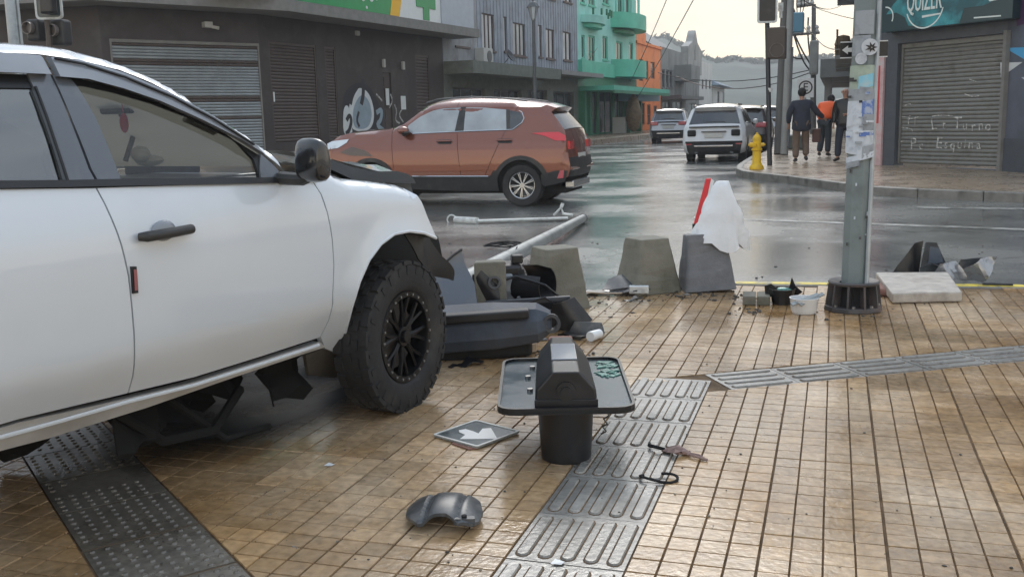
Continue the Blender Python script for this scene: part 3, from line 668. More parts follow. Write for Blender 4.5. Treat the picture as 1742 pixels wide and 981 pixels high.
# ---------------- grey-blue clad building
gA = pC1+fc.d*.02; gB = meet(gA, 1570, 984); gf = Fac(gA, gB, LZ)
gf.root('clad_building', 'long grey blue ribbed metal building above shops with a drab olive canopy', 'building')
wins = [(774, 60, 797, 79, 2, 3), (820, 24, 841, 86, 3, 3), (857, 29, 863, 88, 1, 1), (873, 40, 894, 95, 3, 3), (916, 43, 922, 97, 1, 1), (929, 50, 943, 100, 2, 2), (958, 55, 972, 103, 2, 2), (820, -60, 841, -18, 3, 3), (873, -40, 894, -12, 3, 3), (929, -30, 943, -2, 2, 2), (958, -24, 972, 4, 2, 2)]
H_ = [gf.rect(*w[:4]) for w in wins]
czl = gf.uz(870, 116)[1]
gf.wall(12.5, H_, 'clad_blue', zb=czl, name='clad_wall')
rb = MB(); u = .1                                     # standing ribs of the sheet cladding
while u < gf.L:
    segs = [(czl, 12.5)]
    for h in H_:
        if h[0]-.03 < u < h[2]+.03: segs = [(a, min(b, h[1])) for a, b in segs if a < h[1]]+[(max(a, h[3]), b) for a, b in segs if b > h[3]]
    for a, b in segs:
        if b-a > .05: rb.b2((u-.02, -.018, a), (u+.02, .002, b))
    u += .38
gf.o('cladding_ribs', rb, 'clad_blue', kind='stuff')
for w, h in zip(wins, H_): gf.window(h, w[4], 1, curtains=w[5], sill=True, fm='frame_brown')
gz = LZ
gh = [(.8, gz, 4.2, czl-1.0), (5.2, gz, 8.6, czl-1.0), (9.4, gz, 12.2, czl-.95), (13.2, gz, gf.L-.8, czl-1.0)]
gf.wall(czl-.002, gh, 'canopy_olive', name='ground_floor_wall')
for i, h in enumerate(gh):
    gf.window((h[0], h[1]+.9*(i % 2), h[2], h[3]), 3, 1, fm='iron_grey', pm='window_dark', fw=.08, y=.2, name='shop_window')
for (a, b, off, t, m) in ((0, gf.L*.62, 1.3, .5, 'canopy_olive'), (gf.L*.64, gf.L+1.0, 1.2, .22, 'roof_metal')):
    q = MB(); q.b2((a+.05, -off, czl-t), (b, -.002, czl-.0)); gf.o('canopy', q, m)
u, z = gf.uz(815, 97); q = MB(); q.b2((u-.5, -.45, z-.35), (u+.5, -.02, z+.35)); ac = gf.o('air_conditioner', q, 'ac_white', bevel=.02); q = MB(); q.cyl((u+.1, -.47, z), (u+.1, -.45, z), .25, n=16); gf.o('fan_grille', q, 'iron_grey', ac)
gf.mass(12.4, 'clad_grey', depth=9)
q = MB(); q.b2((.02, -.015, czl+.02), (gf.uz(812, 90)[0], 0, 12.3)); gf.o('grey_cladding_panel', q, 'clad_grey')
u, z = gf.uz(848, 112); q = MB(); q.lathe([(.0, -.1), (.2, -.05), (.32, .05)], 14, Matrix.Translation((u, -.6, z+.4)) @ Matrix.Rotation(radians(60), 4, 'X')); q.cyl((u, -.5, z+.3), (u, -.1, z-.1), .02, n=6); gf.o('satellite_dish', q, 'iron_grey')

# ---------------- green building with rounded bays
eA = gB+gf.d*.02; eB = meet(eA, 1520, 1083); ef = Fac(eA, eB, LZ)
ef.root('green_building', 'mint green three storey building with rounded bays, balconies and a dark green shopfront', 'building')
wins = [(989, 60, 995, 100), (1001, 61, 1012, 106), (1025, 62, 1034, 102), (1048, 71, 1059, 104), (1070, 73, 1077, 107), (987, -34, 995, 6), (1001, -30, 1012, 10), (1025, -25, 1036, 8), (1051, -20, 1059, 25), (1064, -16, 1071, 27)]
H_ = [ef.rect(*w) for w in wins]; zb = ef.uz(1030, 130)[1]; zl = ef.uz(1030, 109)[1]
sp = [(1001, 152, 1016, 225), (1020, 152, 1042, 228), (1046, 154, 1062, 226)]; SH = [ef.rect(*w) for w in sp]; SH = [(a, LZ+.02, c, d) for a, b, c, d in SH]
ef.wall(13.2, H_, 'mint', zb=zb); ef.wall(zb-.002, SH, 'green_dark', name='shopfront_wall')
for h in H_: ef.window(h, 2 if h[2]-h[0] > 1.2 else 1, 1, fm='green_deep', pm='window_dark', fw=.09, sill=True)
for i, h in enumerate(SH): ef.window(h, 2, 1, fm='green_dark', pm='window_dark', fw=.09, name='shop_window')
def bay(uc, r, z0, z1, m, name, top=True, n=14, sq=.4):
    mb = MB(); P = [(uc-r*cos(pi*k/n), -r*sq*sin(pi*k/n)) for k in range(n+1)]; mb.prism(P, z0, z1); return ef.o(name, mb, m, smooth=True)
ub = ef.uz(1004, 40)[0]; bay(ub, 1.9, ef.uz(1004, 42)[1], ef.uz(1004, 30)[1], 'mint', 'balcony'); bay(ub, 1.5, ef.uz(1004, 49)[1], ef.uz(1004, 42)[1]-.004, 'green_deep', 'balcony_corbel')
ut = ef.uz(1061, 60)[0]; rr = (ef.uz(1083, 60)[0]-ef.uz(1041, 60)[0])/2
bay(ut, rr, ef.uz(1061, 53)[1], ef.uz(1061, 28)[1], 'green_deep', 'bay_parapet'); bay(ut-rr*.25, rr*.6, ef.uz(1052, 58)[1], ef.uz(1052, 53)[1]-.004, 'green_dark', 'bay_corbel')
ul = ef.uz(985, 115)[0]
q = MB(); q.b2((0.05, -.25, ef.uz(1020, 131)[1]), (ut-rr, -.004, zl)); ef.o('green_band', q, 'green_deep'); bay(ut, rr, ef.uz(1061, 133)[1], ef.uz(1061, 105)[1], 'green_deep', 'bay_base')
for k in range(4):
    a = ut-rr*.9+k*rr*.6; q = MB(); q.cyl((a, -.3, ef.uz(1061, 28)[1]), (a, -.3, ef.uz(1061, -16)[1]), .09, n=10); ef.o('column', q, 'mint', smooth=True)
for k in range(7): a = ub-1.6+k*.53; q = MB(); q.b2((a-.05, -1.2*sqrt(max(.05, 1-((a-ub)/1.9)**2))-.05, ef.uz(1004, 30)[1]), (a+.05, -1.2*sqrt(max(.05, 1-((a-ub)/1.9)**2))+.05, ef.uz(1004, 30)[1]+.35)); ef.o('baluster', q, 'green_dark')
q = MB(); q.b2((ef.uz(985, 155)[0]+.1, -2.0, ef.uz(1040, 158)[1]), (ef.L+1.4, -.004, ef.uz(1040, 151)[1])); ef.o('shop_canopy', q, 'green_deep')
q = MB(); q.b2((ef.uz(985, 155)[0]+.1, -2.05, ef.uz(1040, 163)[1]), (ef.L+1.3, -1.95, ef.uz(1040, 158)[1]-.003)); ef.o('canopy_fringe', q, 'green_dark')
for px in (987, 996, 1064, 1083): u = ef.uz(px, 190)[0]; q = MB(); q.b2((u-.22, -.35, LZ), (u+.22, .0, zb-1)); ef.o('pilaster', q, 'green_dark')
ef.mass(13.1, 'mint', depth=8)
mb = MB(); q = ef.uz(1004, 24)[0]
# rag and goods hanging under the canopy
rg = ef.M @ V((ef.uz(1035, 190)[0], -1.6, 0)); t = thing('hanging_goods', 'brown goods hanging outside the dark green shopfront', 'goods', (rg.x, rg.y, LZ))
mb = MB(); mb.lathe([(.05, 2.4), (.3, 2.1), (.45, 1.5), (.5, .9), (.35, .3), (.1, .1)], 12); obj('cloth', mb, 'plant_dry', t, smooth=True)
mb = MB(); mb.b2((-1.3, -.2, 0), (-.5, .3, 1.0)); obj('display_board', mb, 'ac_white', t, bevel=.03)

# ---------------- orange building, grey and spired buildings, white houses
oA = eB+ef.d*.05; oB = meet(oA, 1490, 1124); of = Fac(oA, oB, LZ); of.root('orange_building', 'bright orange two storey building with a stepped parapet beside the green one', 'building')
wins = [(1087, 101, 1094, 138), (1107, 106, 1114, 134), (1098, 104, 1103, 136)]; H_ = [of.rect(*w) for w in wins]; zo = of.uz(1100, 150)[1]
SH = [of.rect(*w) for w in [(1086, 175, 1097, 226), (1101, 178, 1107, 224), (1112, 180, 1118, 222)]]; SH = [(a, LZ+.4, c, d) for a, b, c, d in SH]
zt_ = of.uz(1115, 78)[1]; of.wall(zt_, H_+SH, 'orange_wall')
for h in H_+SH: of.window(h, 1, 2, fm='frame_brown', pm='window_dark', fw=.08)
um = of.uz(1099, 60)[0]; q = MB(); q.b2((.05, .004, zt_+.002), (um, .5, of.uz(1090, 55)[1])); of.o('parapet', q, 'orange_wall')
q = MB(); q.b2((-.2, -.12, zt_-.2), (of.L+.05, -.003, zt_-.02)); of.o('cornice', q, 'orange_wall')
a = of.rect(1072, 150, 1113, 172, -.9); q = MB(); q.b2((of.uz(1075, 160, -.9)[0], -1.3, a[1]), (a[2], -.01, a[3])); of.o('blue_sign', q, 'blue_sign'); of.mass(zt_-.1, 'orange_wall', depth=8)
for k in range(9): u = .3+k*(of.L-.4)/8; q = MB(); q.b2((u-.05, -1.5, LZ), (u+.05, -1.4, LZ+1.1)); of.o('fence_post', q, 'orange_wall')
q = MB(); q.b2((.25, -1.52, LZ+.55), (of.L, -1.38, LZ+.65)); q.b2((.25, -1.52, LZ+1.02), (of.L, -1.38, LZ+1.14)); of.o('fence_rail', q, 'orange_wall')
def plainhouse(p, vp, px1, ytop, wins, wm, label, name='row_house', shops=(), sy=None, fm='iron_grey', pm='window_dark', sill=True, sm=None, mid=None):
    b = meet(p, vp, px1); f = Fac(p, b, LZ); f.root(name, label, 'building'); z = f.uz(px1, ytop)[1]; H_ = [f.rect(*w) for w in wins]; S_ = [f.rect(*w) for w in shops]; S_ = [(a, LZ+.02, c, d) for a, b_, c, d in S_]
    zm = f.uz((mid or (0, 0))[0], mid[1])[1] if mid else LZ
    if mid: f.wall(z, H_, wm, zb=zm); f.wall(zm-.002, S_, sm, name='ground_floor_wall')
    else: f.wall(z, H_+S_, wm)
    for h in H_: f.window(h, 1, 1, fm=fm, pm=pm, fw=.1, sill=sill)
    for h in S_: f.window(h, 2, 1, fm=fm, pm='window_dark', fw=.1, name='shop_window')
    f.mass(z-.1, wm, depth=9); return b, f, z
b, f, z = plainhouse(oB+of.d*.1, 1470, 1166, 92, [(1126, 118, 1131, 150), (1133, 119, 1138, 150), (1139, 120, 1144, 150)], 'wall_grey', 'drab grey two storey building between the orange one and the spired one', shops=[(1127, 172, 1140, 225), (1144, 172, 1160, 220)])
q = MB(); q.b2((f.uz(1147, 120)[0], -1.4, f.uz(1155, 139)[1]), (f.uz(1163, 120)[0], -.005, f.uz(1155, 113)[1])); f.o('hanging_sign', q, 'wall_grey')
q = MB(); q.b2((0, -1.6, f.uz(1140, 170)[1]), (f.L, -.004, f.uz(1140, 164)[1])); f.o('canopy', q, 'iron_grey')
q = MB(); a, c = .05, f.L-.05; q.add([(a, .4, z), (c, .4, z), (c, 8, z), (a, 8, z), (a, 3.5, z+2.0), (c, 3.5, z+2.0)], [(0, 1, 5, 4), (2, 3, 4, 5), (0, 4, 3), (1, 2, 5)]); f.o('roof', q, 'roof_metal')
b2, f2, z2 = plainhouse(b+f.d*.1, 1445, 1189, 110, [(1170, 133, 1174, 158), (1177, 134, 1180, 158), (1183, 135, 1186, 158)], 'wall_ltgrey', 'pale grey building with a pointed gable spire at the bend of the street', name='spired_building', shops=[(1172, 175, 1184, 215)], mid=(1178, 112), sm='wall_grey', sill=False)
zz = f2.uz(1180, 72)[1]; u0_, u1_ = f2.uz(1168, 90)[0], f2.uz(1191, 90)[0]; um = (u0_+u1_)/2; zp = f2.uz(1180, 52)[1]
q = MB(); P = [(u0_, z2-1), (u1_, z2-1), (u1_, zz-.6), (um+.35*(u1_-um), zz), (um+.12*(u1_-um), zp-.3), (um, zp), (um-.12*(u1_-um), zp-.3), (um-.35*(u1_-um), zz), (u0_, zz-.6)]
n = len(P); q.add([(u, -.15, z_) for u, z_ in P]+[(u, .5, z_) for u, z_ in P], [tuple(range(n)), tuple(range(n, 2*n))[::-1]]+[(k, n+k, n+(k+1) % n, (k+1) % n) for k in range(n)]); f2.o('spired_gable', q, 'wall_ltgrey')
q = MB(); q.b2((um-.5, -.18, f2.uz(1180, 103)[1]), (um+.5, -.14, f2.uz(1180, 86)[1])); q.lathe([(0, 0), (.5, 0)], 12, Matrix.Translation((um, -.17, f2.uz(1180, 86)[1])) @ Matrix.Rotation(pi/2, 4, 'X')); f2.o('niche', q, 'wall_grey')
b3, f3, z3 = plainhouse(b2+f2.d*.1, 1425, 1211, 110, [(1194, 135, 1197, 152), (1200, 135, 1203, 152), (1206, 136, 1209, 152)], 'wall_white', 'plain white house beyond the spired building', sill=False, shops=[(1195, 180, 1205, 205)])
b4, f4, z4 = plainhouse(b3+f3.d*.5, 1400, 1232, 150, [(1220, 155, 1224, 176), (1229, 156, 1233, 176)], 'wall_white', 'low white house under a blue grey hipped roof near the end of the street', sill=False)
q = MB(); a, c = -1, f4.L+1; q.add([(a, -1, z4), (c, -1, z4), (c, 9, z4), (a, 9, z4), (a+3, 4, z4+2.2), (c-3, 4, z4+2.2)], [(0, 1, 5, 4), (2, 3, 4, 5), (0, 4, 3), (1, 2, 5), (0, 3, 2, 1)]); f4.o('roof', q, 'roof_blue')

# left far pavement under the buildings
LK = [ZG(560, 268), ZG(985, 254), ZG(1066, 246), ZG(1106, 235)]
bp = [pA, pB0, pB1, pC1, gB, eB, oB, b, b2, b3, b4]; bi = [p-V((0, 0)) for p in bp]
kp = [pA+V((2.0, -3.6)), pB0+V((2.0, -3.6))]+[p+V((3.4, -1.5)) for p in (pB1, pC1, gB, eB, oB, b, b2, b3, b4)]
mb = MB(); n = len(bp)
mb.v = [(p.x-.0, p.y+.0, LZ-.01) for p in bp]+[(p.x, p.y, LZ-.02) for p in kp]+[(p.x, p.y, -.3) for p in kp]
mb.f = [(i, i+1, n+i+1, n+i) for i in range(n-1)]+[(n+i, n+i+1, 2*n+i+1, 2*n+i) for i in range(n-1)]
obj('left_pavement', mb, 'far_paving', kind='structure')

# ---------------- hills with trees, hazy behind the street
def hill(name, x0, x1, d0, prof, depth, base=-2):
    mb = MB(); n = 60; ks = 10
    for i in range(n+1):
        px = x0+(x1-x0)*i/n; a = HP(px, d0); top = D_z(px, interp(prof, px), d0)
        for k in range(ks+1):
            t = k/ks; p = a*(1-(1-t)*.45) ; h = base+(top-base)*(sin(t*pi/2))+noise.noise(V((p.x*.02, p.y*.02, 1)))*4*t
            mb.v.append((p.x, p.y, h))
        p = a*1.25; mb.v.append((p.x, p.y, base))
    m = ks+2; mb.f = [(i*m+k, (i+1)*m+k, (i+1)*m+k+1, i*m+k+1) for i in range(n) for k in range(m-1)]
    return obj(name, mb, 'hill', kind='structure', smooth=True)
def D_z(px, py, dep): return (CAMP+ray(px, py)*dep).z
hp = [(900, 110), (1090, 75), (1130, 72), (1180, 98), (1215, 112), (1240, 108), (1262, 106), (1290, 114), (1340, 108), (1375, 106), (1420, 104), (1500, 100), (1742, 90), (2300, 80)]
hill('hill', 500, 2300, 600, hp, 100)
mb = MB(); r = random.Random(3)
for i in range(900):                                  # tree clumps along the ridge
    px = r.uniform(1100, 1460); dpt = 598-r.random()**2*70; ht = D_z(px, interp(hp, px), 600)*sin((1-(1-dpt/600)/.45)*pi/2); a = HP(px, dpt)
    for k in range(5):
        s = r.uniform(1.0, 2.6); c = (a.x+r.uniform(-3, 3), a.y+r.uniform(-3, 3), ht+r.uniform(-2, 1.6)); vs = [(c[0]+r.uniform(-s, s), c[1]+r.uniform(-s, s), c[2]+r.uniform(-s, s)) for _ in range(3)]; mb.add(vs, [(0, 1, 2)])
obj('far_woods', mb, 'foliage_far', kind='stuff')
# ---------------- right-hand corner shop (splayed corner with grey roller shutter and teal sign)
mat('sign_teal', (.02, .05, .06), .3); mat('teal_glow', (.05, .34, .38), .4, var=.4, vscale=2.5, dirt=(.02, .10, .12), dscale=1.2, dth=(.4, .6)); mat('letter_white', (.7, .76, .72), .4)
pS = HP(1521, 22.7); rA = meet(pS, 0, 1495); rB = meet(pS, 0, 1707); rf = Fac(rA, rB, 0)
rs = rf.root('shutter_shop', 'dark blue grey corner shop with a grey roller shutter under a teal sign', 'building')
zb0 = rf.uz(1521, 279)[1]; shr = rf.rect(1524, 66, 1702, 286); shr = (shr[0], .13, min(shr[2], rf.L-.08), shr[3])
ztop = 7.5
rf.wall(ztop, [shr], 'frame_blue', zb=-.1)
sh = rf.shutter((shr[0]+.02, shr[1]+.06, shr[2]-.02, shr[3]-.02), 'shutter_grey', y=.14, pitch=.088, label='chalked grey roller shutter')
q = MB(); q.b2((-.2, -.28, -.12), (rf.L+.1, .25, .115)); rf.o('doorstep', q, 'kerb', bevel=.02)
s0 = rf.rect(1500, 10, 1722, 45, -.35); zsb = rf.uz(1610, 44, -.35)[1]; ua, ub_ = s0[0], s0[2]
q = MB(); q.b2((ua, -.35, zsb), (ub_, -.004, zsb+1.5)); sb = rf.o('shop_sign', q, 'sign_teal', bevel=.01)
def rboard(name, P, y0, y1, m, par=sb):
    mb = MB(); n = len(P); mb.add([(u, y0, z) for u, z in P]+[(u, y1, z) for u, z in P], [tuple(range(n)), tuple(range(n, 2*n))[::-1]]+[(k, n+k, n+(k+1) % n, (k+1) % n) for k in range(n)]); return rf.o(name, mb, m, par)
def rp(pts, off=-.35): return [rf.uz(px, py, off) for px, py in pts]
rboard('light_burst', rp([(1508, 25), (1520, 8), (1536, -10), (1620, -14), (1655, -10), (1690, 2), (1672, 10), (1640, 14), (1632, 40), (1580, 46), (1545, 44), (1540, 30), (1525, 22)]), -.354, -.349, 'teal_glow')
t = text_mb('QUIZER', .62, .02); u, z = rf.uz(1572, 4, -.37); W2 = rf.M @ Matrix.Translation((u, -.37, z+.02)) @ Matrix.Rotation(pi/2, 4, 'X') @ Matrix.Scale(.42, 4, (1, 0, 0))
obj('sign_lettering', placed(t, Matrix.Translation((-rf.a.x, -rf.a.y, 0)) @ W2), 'letter_white', sb)
def rring(px, py, r0, r1, a0, a1, m='letter_white', y=-.358):
    u, z = rf.uz(px, py, -.36); n = 16; mb = MB(); vs = []
    for k in range(n+1): t = a0+(a1-a0)*k/n; vs += [(u+r0*cos(t), y, z+r0*sin(t)), (u+r1*cos(t), y, z+r1*sin(t))]
    mb.add(vs, [(2*k, 2*k+1, 2*k+3, 2*k+2) for k in range(n)]); rf.o('sign_ring', mb, m, sb)
rring(1573, 8, .47, .50, pi*1.1, pi*1.93); rring(1506, 30, .2, .23, -.5, 1.6)
rboard('sign_underline', rp([(1569, 27), (1601, 22), (1601, 24.5), (1569, 31)]), -.362, -.356, 'letter_white')
rboard('small_print', rp([(1657, 29.5), (1703, 26), (1703, 28.5), (1657, 32)]), -.357, -.352, 'letter_white'); rboard('swoosh', rp([(1682, 1), (1700, -5), (1698, 0), (1684, 3)]), -.357, -.352, 'letter_white')
# chalk scrawl on the shutter
def chalk(pts, w=.02): 
    P = smoothpoly([rf.uz(*p, .1) for p in pts], 1); mb = MB(); L_, R_ = [], []
    for i, p in enumerate(P): d = (P[min(len(P)-1, i+1)]-P[max(0, i-1)]).normalized(); n = V((-d.y, d.x))*w/2; L_.append(p+n); R_.append(p-n)
    k = len(P); mb.v = [(p.x, .112, p.y) for p in L_+R_]; mb.f = [(i, i+1, k+i+1, k+i) for i in range(k-1)]; rf.o('chalk_mark', mb, 'chalk', sh)
txt = [('P', 1553, 245), ('c', 1566, 248), ('E', 1597, 244), ('s', 1609, 246), ('q', 1620, 247), ('u', 1632, 246), ('i', 1641, 245), ('n', 1651, 246), ('a', 1664, 247), ('L', 1588, 212), ('t', 1605, 213), ('T', 1628, 210), ('u', 1641, 214), ('r', 1655, 216), ('n', 1668, 214), ('o', 1680, 215), ('f', 1545, 205), ('i', 1556, 206)]
for ch, px, py in txt:
    t = text_mb(ch, .36 if ch.isupper() else .28, .004); u, z = rf.uz(px, py, .1); W2 = rf.M @ Matrix.Translation((u, .112, z)) @ Matrix.Rotation(pi/2, 4, 'X') @ Matrix.Rotation(random.uniform(-.15, .15), 4, 'Z')
    obj('chalk_letter', placed(t, Matrix.Translation((-rf.a.x, -rf.a.y, 0)) @ W2), 'chalk', sh)
for a in ([(1527, 200), (1540, 198), (1550, 203), (1562, 199)], [(1526, 216), (1550, 219), (1552, 224)], [(1585, 198), (1600, 196), (1620, 197)], [(1524, 242), (1538, 240)], [(1640, 160), (1655, 165), (1665, 163)], [(1648, 135), (1660, 139)], [(1538, 180), (1548, 176), (1550, 181)]): chalk(a)
# wall to the right of the corner, painted with triangles
rC = meet(rB, 600, 1960); sf = Fac(rB, rC, 0); sf.r = rs; sf.W = Matrix.Translation((-rf.a.x, -rf.a.y, 0)) @ sf.M
sf.wall(ztop, [], 'corner_blue', zb=-.2, name='side_wall')
def sboard(pts, m, y=-.006): 
    P = [sf.uz(*p) for p in pts]; mb = MB(); n = len(P); mb.add([(u, y, z) for u, z in P], [tuple(range(n))]); sf.o('mural_shape', mb, m)
sboard([(1710, 82), (1760, 80), (1758, 110)], 'tri_blue'); sboard([(1702, 107), (1740, 106), (1703, 132)], 'tri_white'); sboard([(1738, 132), (1770, 128), (1775, 160)], 'tri_white', -.007)
sboard([(1724, -60), (1790, -60), (1780, 30), (1730, 45)], 'tri_purple'); sboard([(1724, 240), (1800, 236), (1800, 285), (1745, 275)], 'green_dark'); sboard([(1742, 80), (1790, 75), (1780, 190), (1744, 150)], 'frame_blue', -.005)
q = MB(); q.b2((.02, -.1, -.2), (.12, -.003, 2.9)); sf.o('corner_trim', q, 'fascia_grey')
q = MB(); q.b2((0.13, -.04, -.15), (sf.L, -.002, sf.uz(1720, 235)[1])); sf.o('plinth', q, 'frame_blue')
# side along the street, with a strip of red and white posters
rD = rA+V((-.02, 12)); tf = Fac(rD, rA, 0); tf.r = rs; tf.W = Matrix.Translation((-rf.a.x, -rf.a.y, 0)) @ tf.M
tf.wall(ztop, [], 'corner_blue', zb=-.1, name='street_wall')
mat('poster_pink', (.62, .42, .42), .5, var=.2, vscale=5, dirt=(.5, .5, .5), dscale=5); mat('poster_red', (.6, .05, .06), .5)
for z0_, z1_, m in ((.3, 1.3, 'poster_pink'), (1.35, 2.1, 'poster_pink'), (2.15, 2.55, 'poster_red')):
    q = MB(); q.b2((tf.L-.9, -.012, z0_), (tf.L-.03, -.002, z1_)); tf.o('poster', q, m)
q = MB(); q.b2((-.12, -.06, .0), (.16, -.003, 2.6)); rf.o('poster_strip', q, 'poster_pink'); q = MB(); q.b2((-.08, -.068, 1.1), (.06, -.061, 2.4)); rf.o('poster', q, 'poster_red')
# ---------------- further buildings on the right: dark balconied block, low concrete canopy
mat('block_dark', (.07, .065, .065), .7, var=.25, vscale=1)
bA = V((rD.x+.02, rD.y+.1)); bB = bA+V((.02, 14)); bf = Fac(bB, bA, 0); bf.root('balcony_block', 'dark three storey block with ragged balconies behind the big pole', 'building')
bf.wall(9.5, [(1+i*3.2, z_, 2.6+i*3.2, z_+1.5) for i in range(4) for z_ in (3.8, 6.8)], 'block_dark', zb=-.1); bf.mass(9.4, 'block_dark', depth=8, zb=0)
for i in range(4):
    for z_ in (3.8, 6.8): bf.window((1+i*3.2, z_, 2.6+i*3.2, z_+1.5), 2, 1, fw=.06)
for z_ in (3.2, 6.2):
    for k in range(3):
        q = MB(); q.b2((.6+k*4.4, -1.0, z_), (4.2+k*4.4, -.003, z_+.14)); ba = bf.o('balcony', q, 'wall_grey')
        for j in range(9): q = MB(); q.b2((.65+k*4.4+j*.42, -.97, z_+.14), (.69+k*4.4+j*.42, -.93, z_+1.0)); bf.o('railing_bar', q, 'black_metal', ba)
        q = MB(); q.b2((.6+k*4.4, -.99, z_+.95), (4.2+k*4.4, -.92, z_+1.02)); bf.o('handrail', q, 'black_metal', ba)
        for j in range(2): q = MB(); q.lathe([(.1, 0), (.16, .25), (.3, .4), (.22, .7), (.02, .75)], 8, Matrix.Translation((1.2+k*4.4+j*1.9, -.75, z_+.15))); bf.o('pot_plant', q, 'plant_dry', ba)
cA = bB+V((-.02, .2)); cB = cA+V((.02, 26)); cf = Fac(cB, cA, 0); cf.root('canopy_building', 'low grey concrete building with a wide flat canopy further down the right pavement', 'building')
cf.wall(5.2, [(2+i*4.2, .3, 4.6+i*4.2, 2.6) for i in range(6)], 'wall_grey', zb=-.1); cf.mass(5.1, 'wall_grey', depth=8, zb=0)
for i in range(6): cf.window((2+i*4.2, .3, 4.6+i*4.2, 2.6), 2, 1, fw=.08, name='shop_window')
q = MB(); q.b2((.2, -1.7, 3.0), (cf.L-1, -.003, 3.9)); cf.o('canopy', q, 'wall_grey', bevel=.03)
for i in range(5): q = MB(); q.b2((2.9+i*5, -1.5, .1), (3.25+i*5, -1.2, 2.998)); cf.o('column', q, 'wall_ltgrey')
dA = cB+V((0, 1)); dB = dA+V((.05, 60)); df = Fac(dB, dA, 0); df.root('distant_shops', 'distant run of grey shopfronts at the far right of the street', 'building'); df.wall(6.5, [(3+i*6, 1, 7+i*6, 2.8) for i in range(9)], 'wall_ltgrey', zb=-.1); df.mass(6.4, 'wall_ltgrey', zb=0)
for i in range(9): df.window((3+i*6, 1, 7+i*6, 2.8), 2, 1, fw=.12)
mat('tyre', (.022, .022, .023), .75, bump=.3, bscale=40, var=.25, vscale=8, dirt=(.05, .047, .042), dscale=5)
mat('rim_black', (.012, .012, .013), .35, metal=.6); mat('rim_alloy', (.5, .5, .5), .25, metal=.9); mat('bolt', (.3, .3, .3), .35, metal=.8)
mat('brown_paint', (.20, .066, .04), .25, metal=.45, coat=1)
mat('white_paint_car', (.66, .68, .70), .3, coat=.8, var=.02, dirt=(.55, .55, .53), dscale=1.2, dth=(.45, .8))
mat('silver_paint', (.36, .37, .39), .3, metal=.5, coat=1); mat('dark_paint', (.06, .04, .035), .3, metal=.3, coat=1)
mat('plastic_black', (.022, .023, .025), .48, bump=.15, bscale=200, dirt=(.06, .058, .052), dscale=2.5, dth=(.5, .75))
mat('plastic_grey', (.06, .065, .075), .35, dirt=(.1, .1, .1), dscale=4); mat('chrome', (.6, .6, .6), .15, metal=1); mat('under_dark', (.01, .01, .01), .9)
mat('lamp_red', (.62, .012, .02), .15, coat=1); mat('lamp_red_dull', (.5, .08, .1), .25, coat=1); mat('lamp_clear', (.65, .68, .7), .12, metal=.5, coat=1); mat('plate', (.55, .55, .52), .4)
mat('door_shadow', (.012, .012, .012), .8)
glassmat('glass_dark', (.10, .11, .12), .10); glassmat('glass_fog', (.5, .54, .56), .08, fog=.6, fogc=(.56, .63, .68)); glassmat('glass_clear', (.62, .66, .66), .03)
def wheel(r, w, style, parent, loc, flip, rim_r=None, n_sp=10):
    """axis along local y; outer face towards -y"""
    rr = rim_r or r*.66; t = MB(); h = w/2
    prof = [(rr*.97, -h*.72), (rr+.01, -h*.9), (r*.86, -h*1.0), (r*.95, -h*.97), (r*.99, -h*.84), (r, -h*.5), (r, h*.5), (r*.99, h*.84), (r*.95, h*.97), (r*.86, h), (rr, h*.85)]
    R90 = Matrix.Rotation(pi/2, 4, 'X')
    t.lathe([(a, -b) for a, b in prof], 40, R90)
    for k in range(44):
        a = 2*pi*k/44
        for y, d in ((-h*.55, 0), (h*.05, .07), (h*.6, 0)): t.b2((-.006, -h*.24, -.004), (.006, h*.24, .004), Matrix.Rotation(-a-d, 4, 'Y') @ Matrix.Translation((0, y, r+.002)))
    o = obj('wheel', t, 'tyre', parent, smooth=True); o.location = loc; o.rotation_euler = (0, random.uniform(0, 3), pi if flip else 0)
    q = MB(); q.lathe([(rr*.99, h*.74), (rr*.95, h*.80), (rr*.9, h*.74), (rr*.86, h*.45), (rr*.85, -h*.7), (0.001, -h*.7)], 32, R90)
    rb = obj('rim', q, 'rim_black' if style != 'alloy' else 'rim_alloy', o, smooth=True)
    s = MB()
    for k in range(n_sp):
        for dd in (-.12, .12):
            a = 2*pi*k/n_sp+dd*(1 if n_sp < 9 else .6); s.b2((-rr*.035, -h*.70, rr*.12), (rr*.035, -h*.58, rr*.92), Matrix.Rotation(a, 4, 'Y') @ Matrix.Rotation(.06, 4, 'X'))
    s.cyl((0, -h*.74, 0), (0, -h*.4, 0), rr*.2, n=16); obj('spokes', s, 'rim_alloy' if style == 'alloy' else 'rim_black', o, bevel=.004)
    d = MB(); d.cyl((0, -h*.3, 0), (0, -h*.25, 0), rr*.78, n=20); obj('brake_disc', d, 'iron_grey', o)
    return o
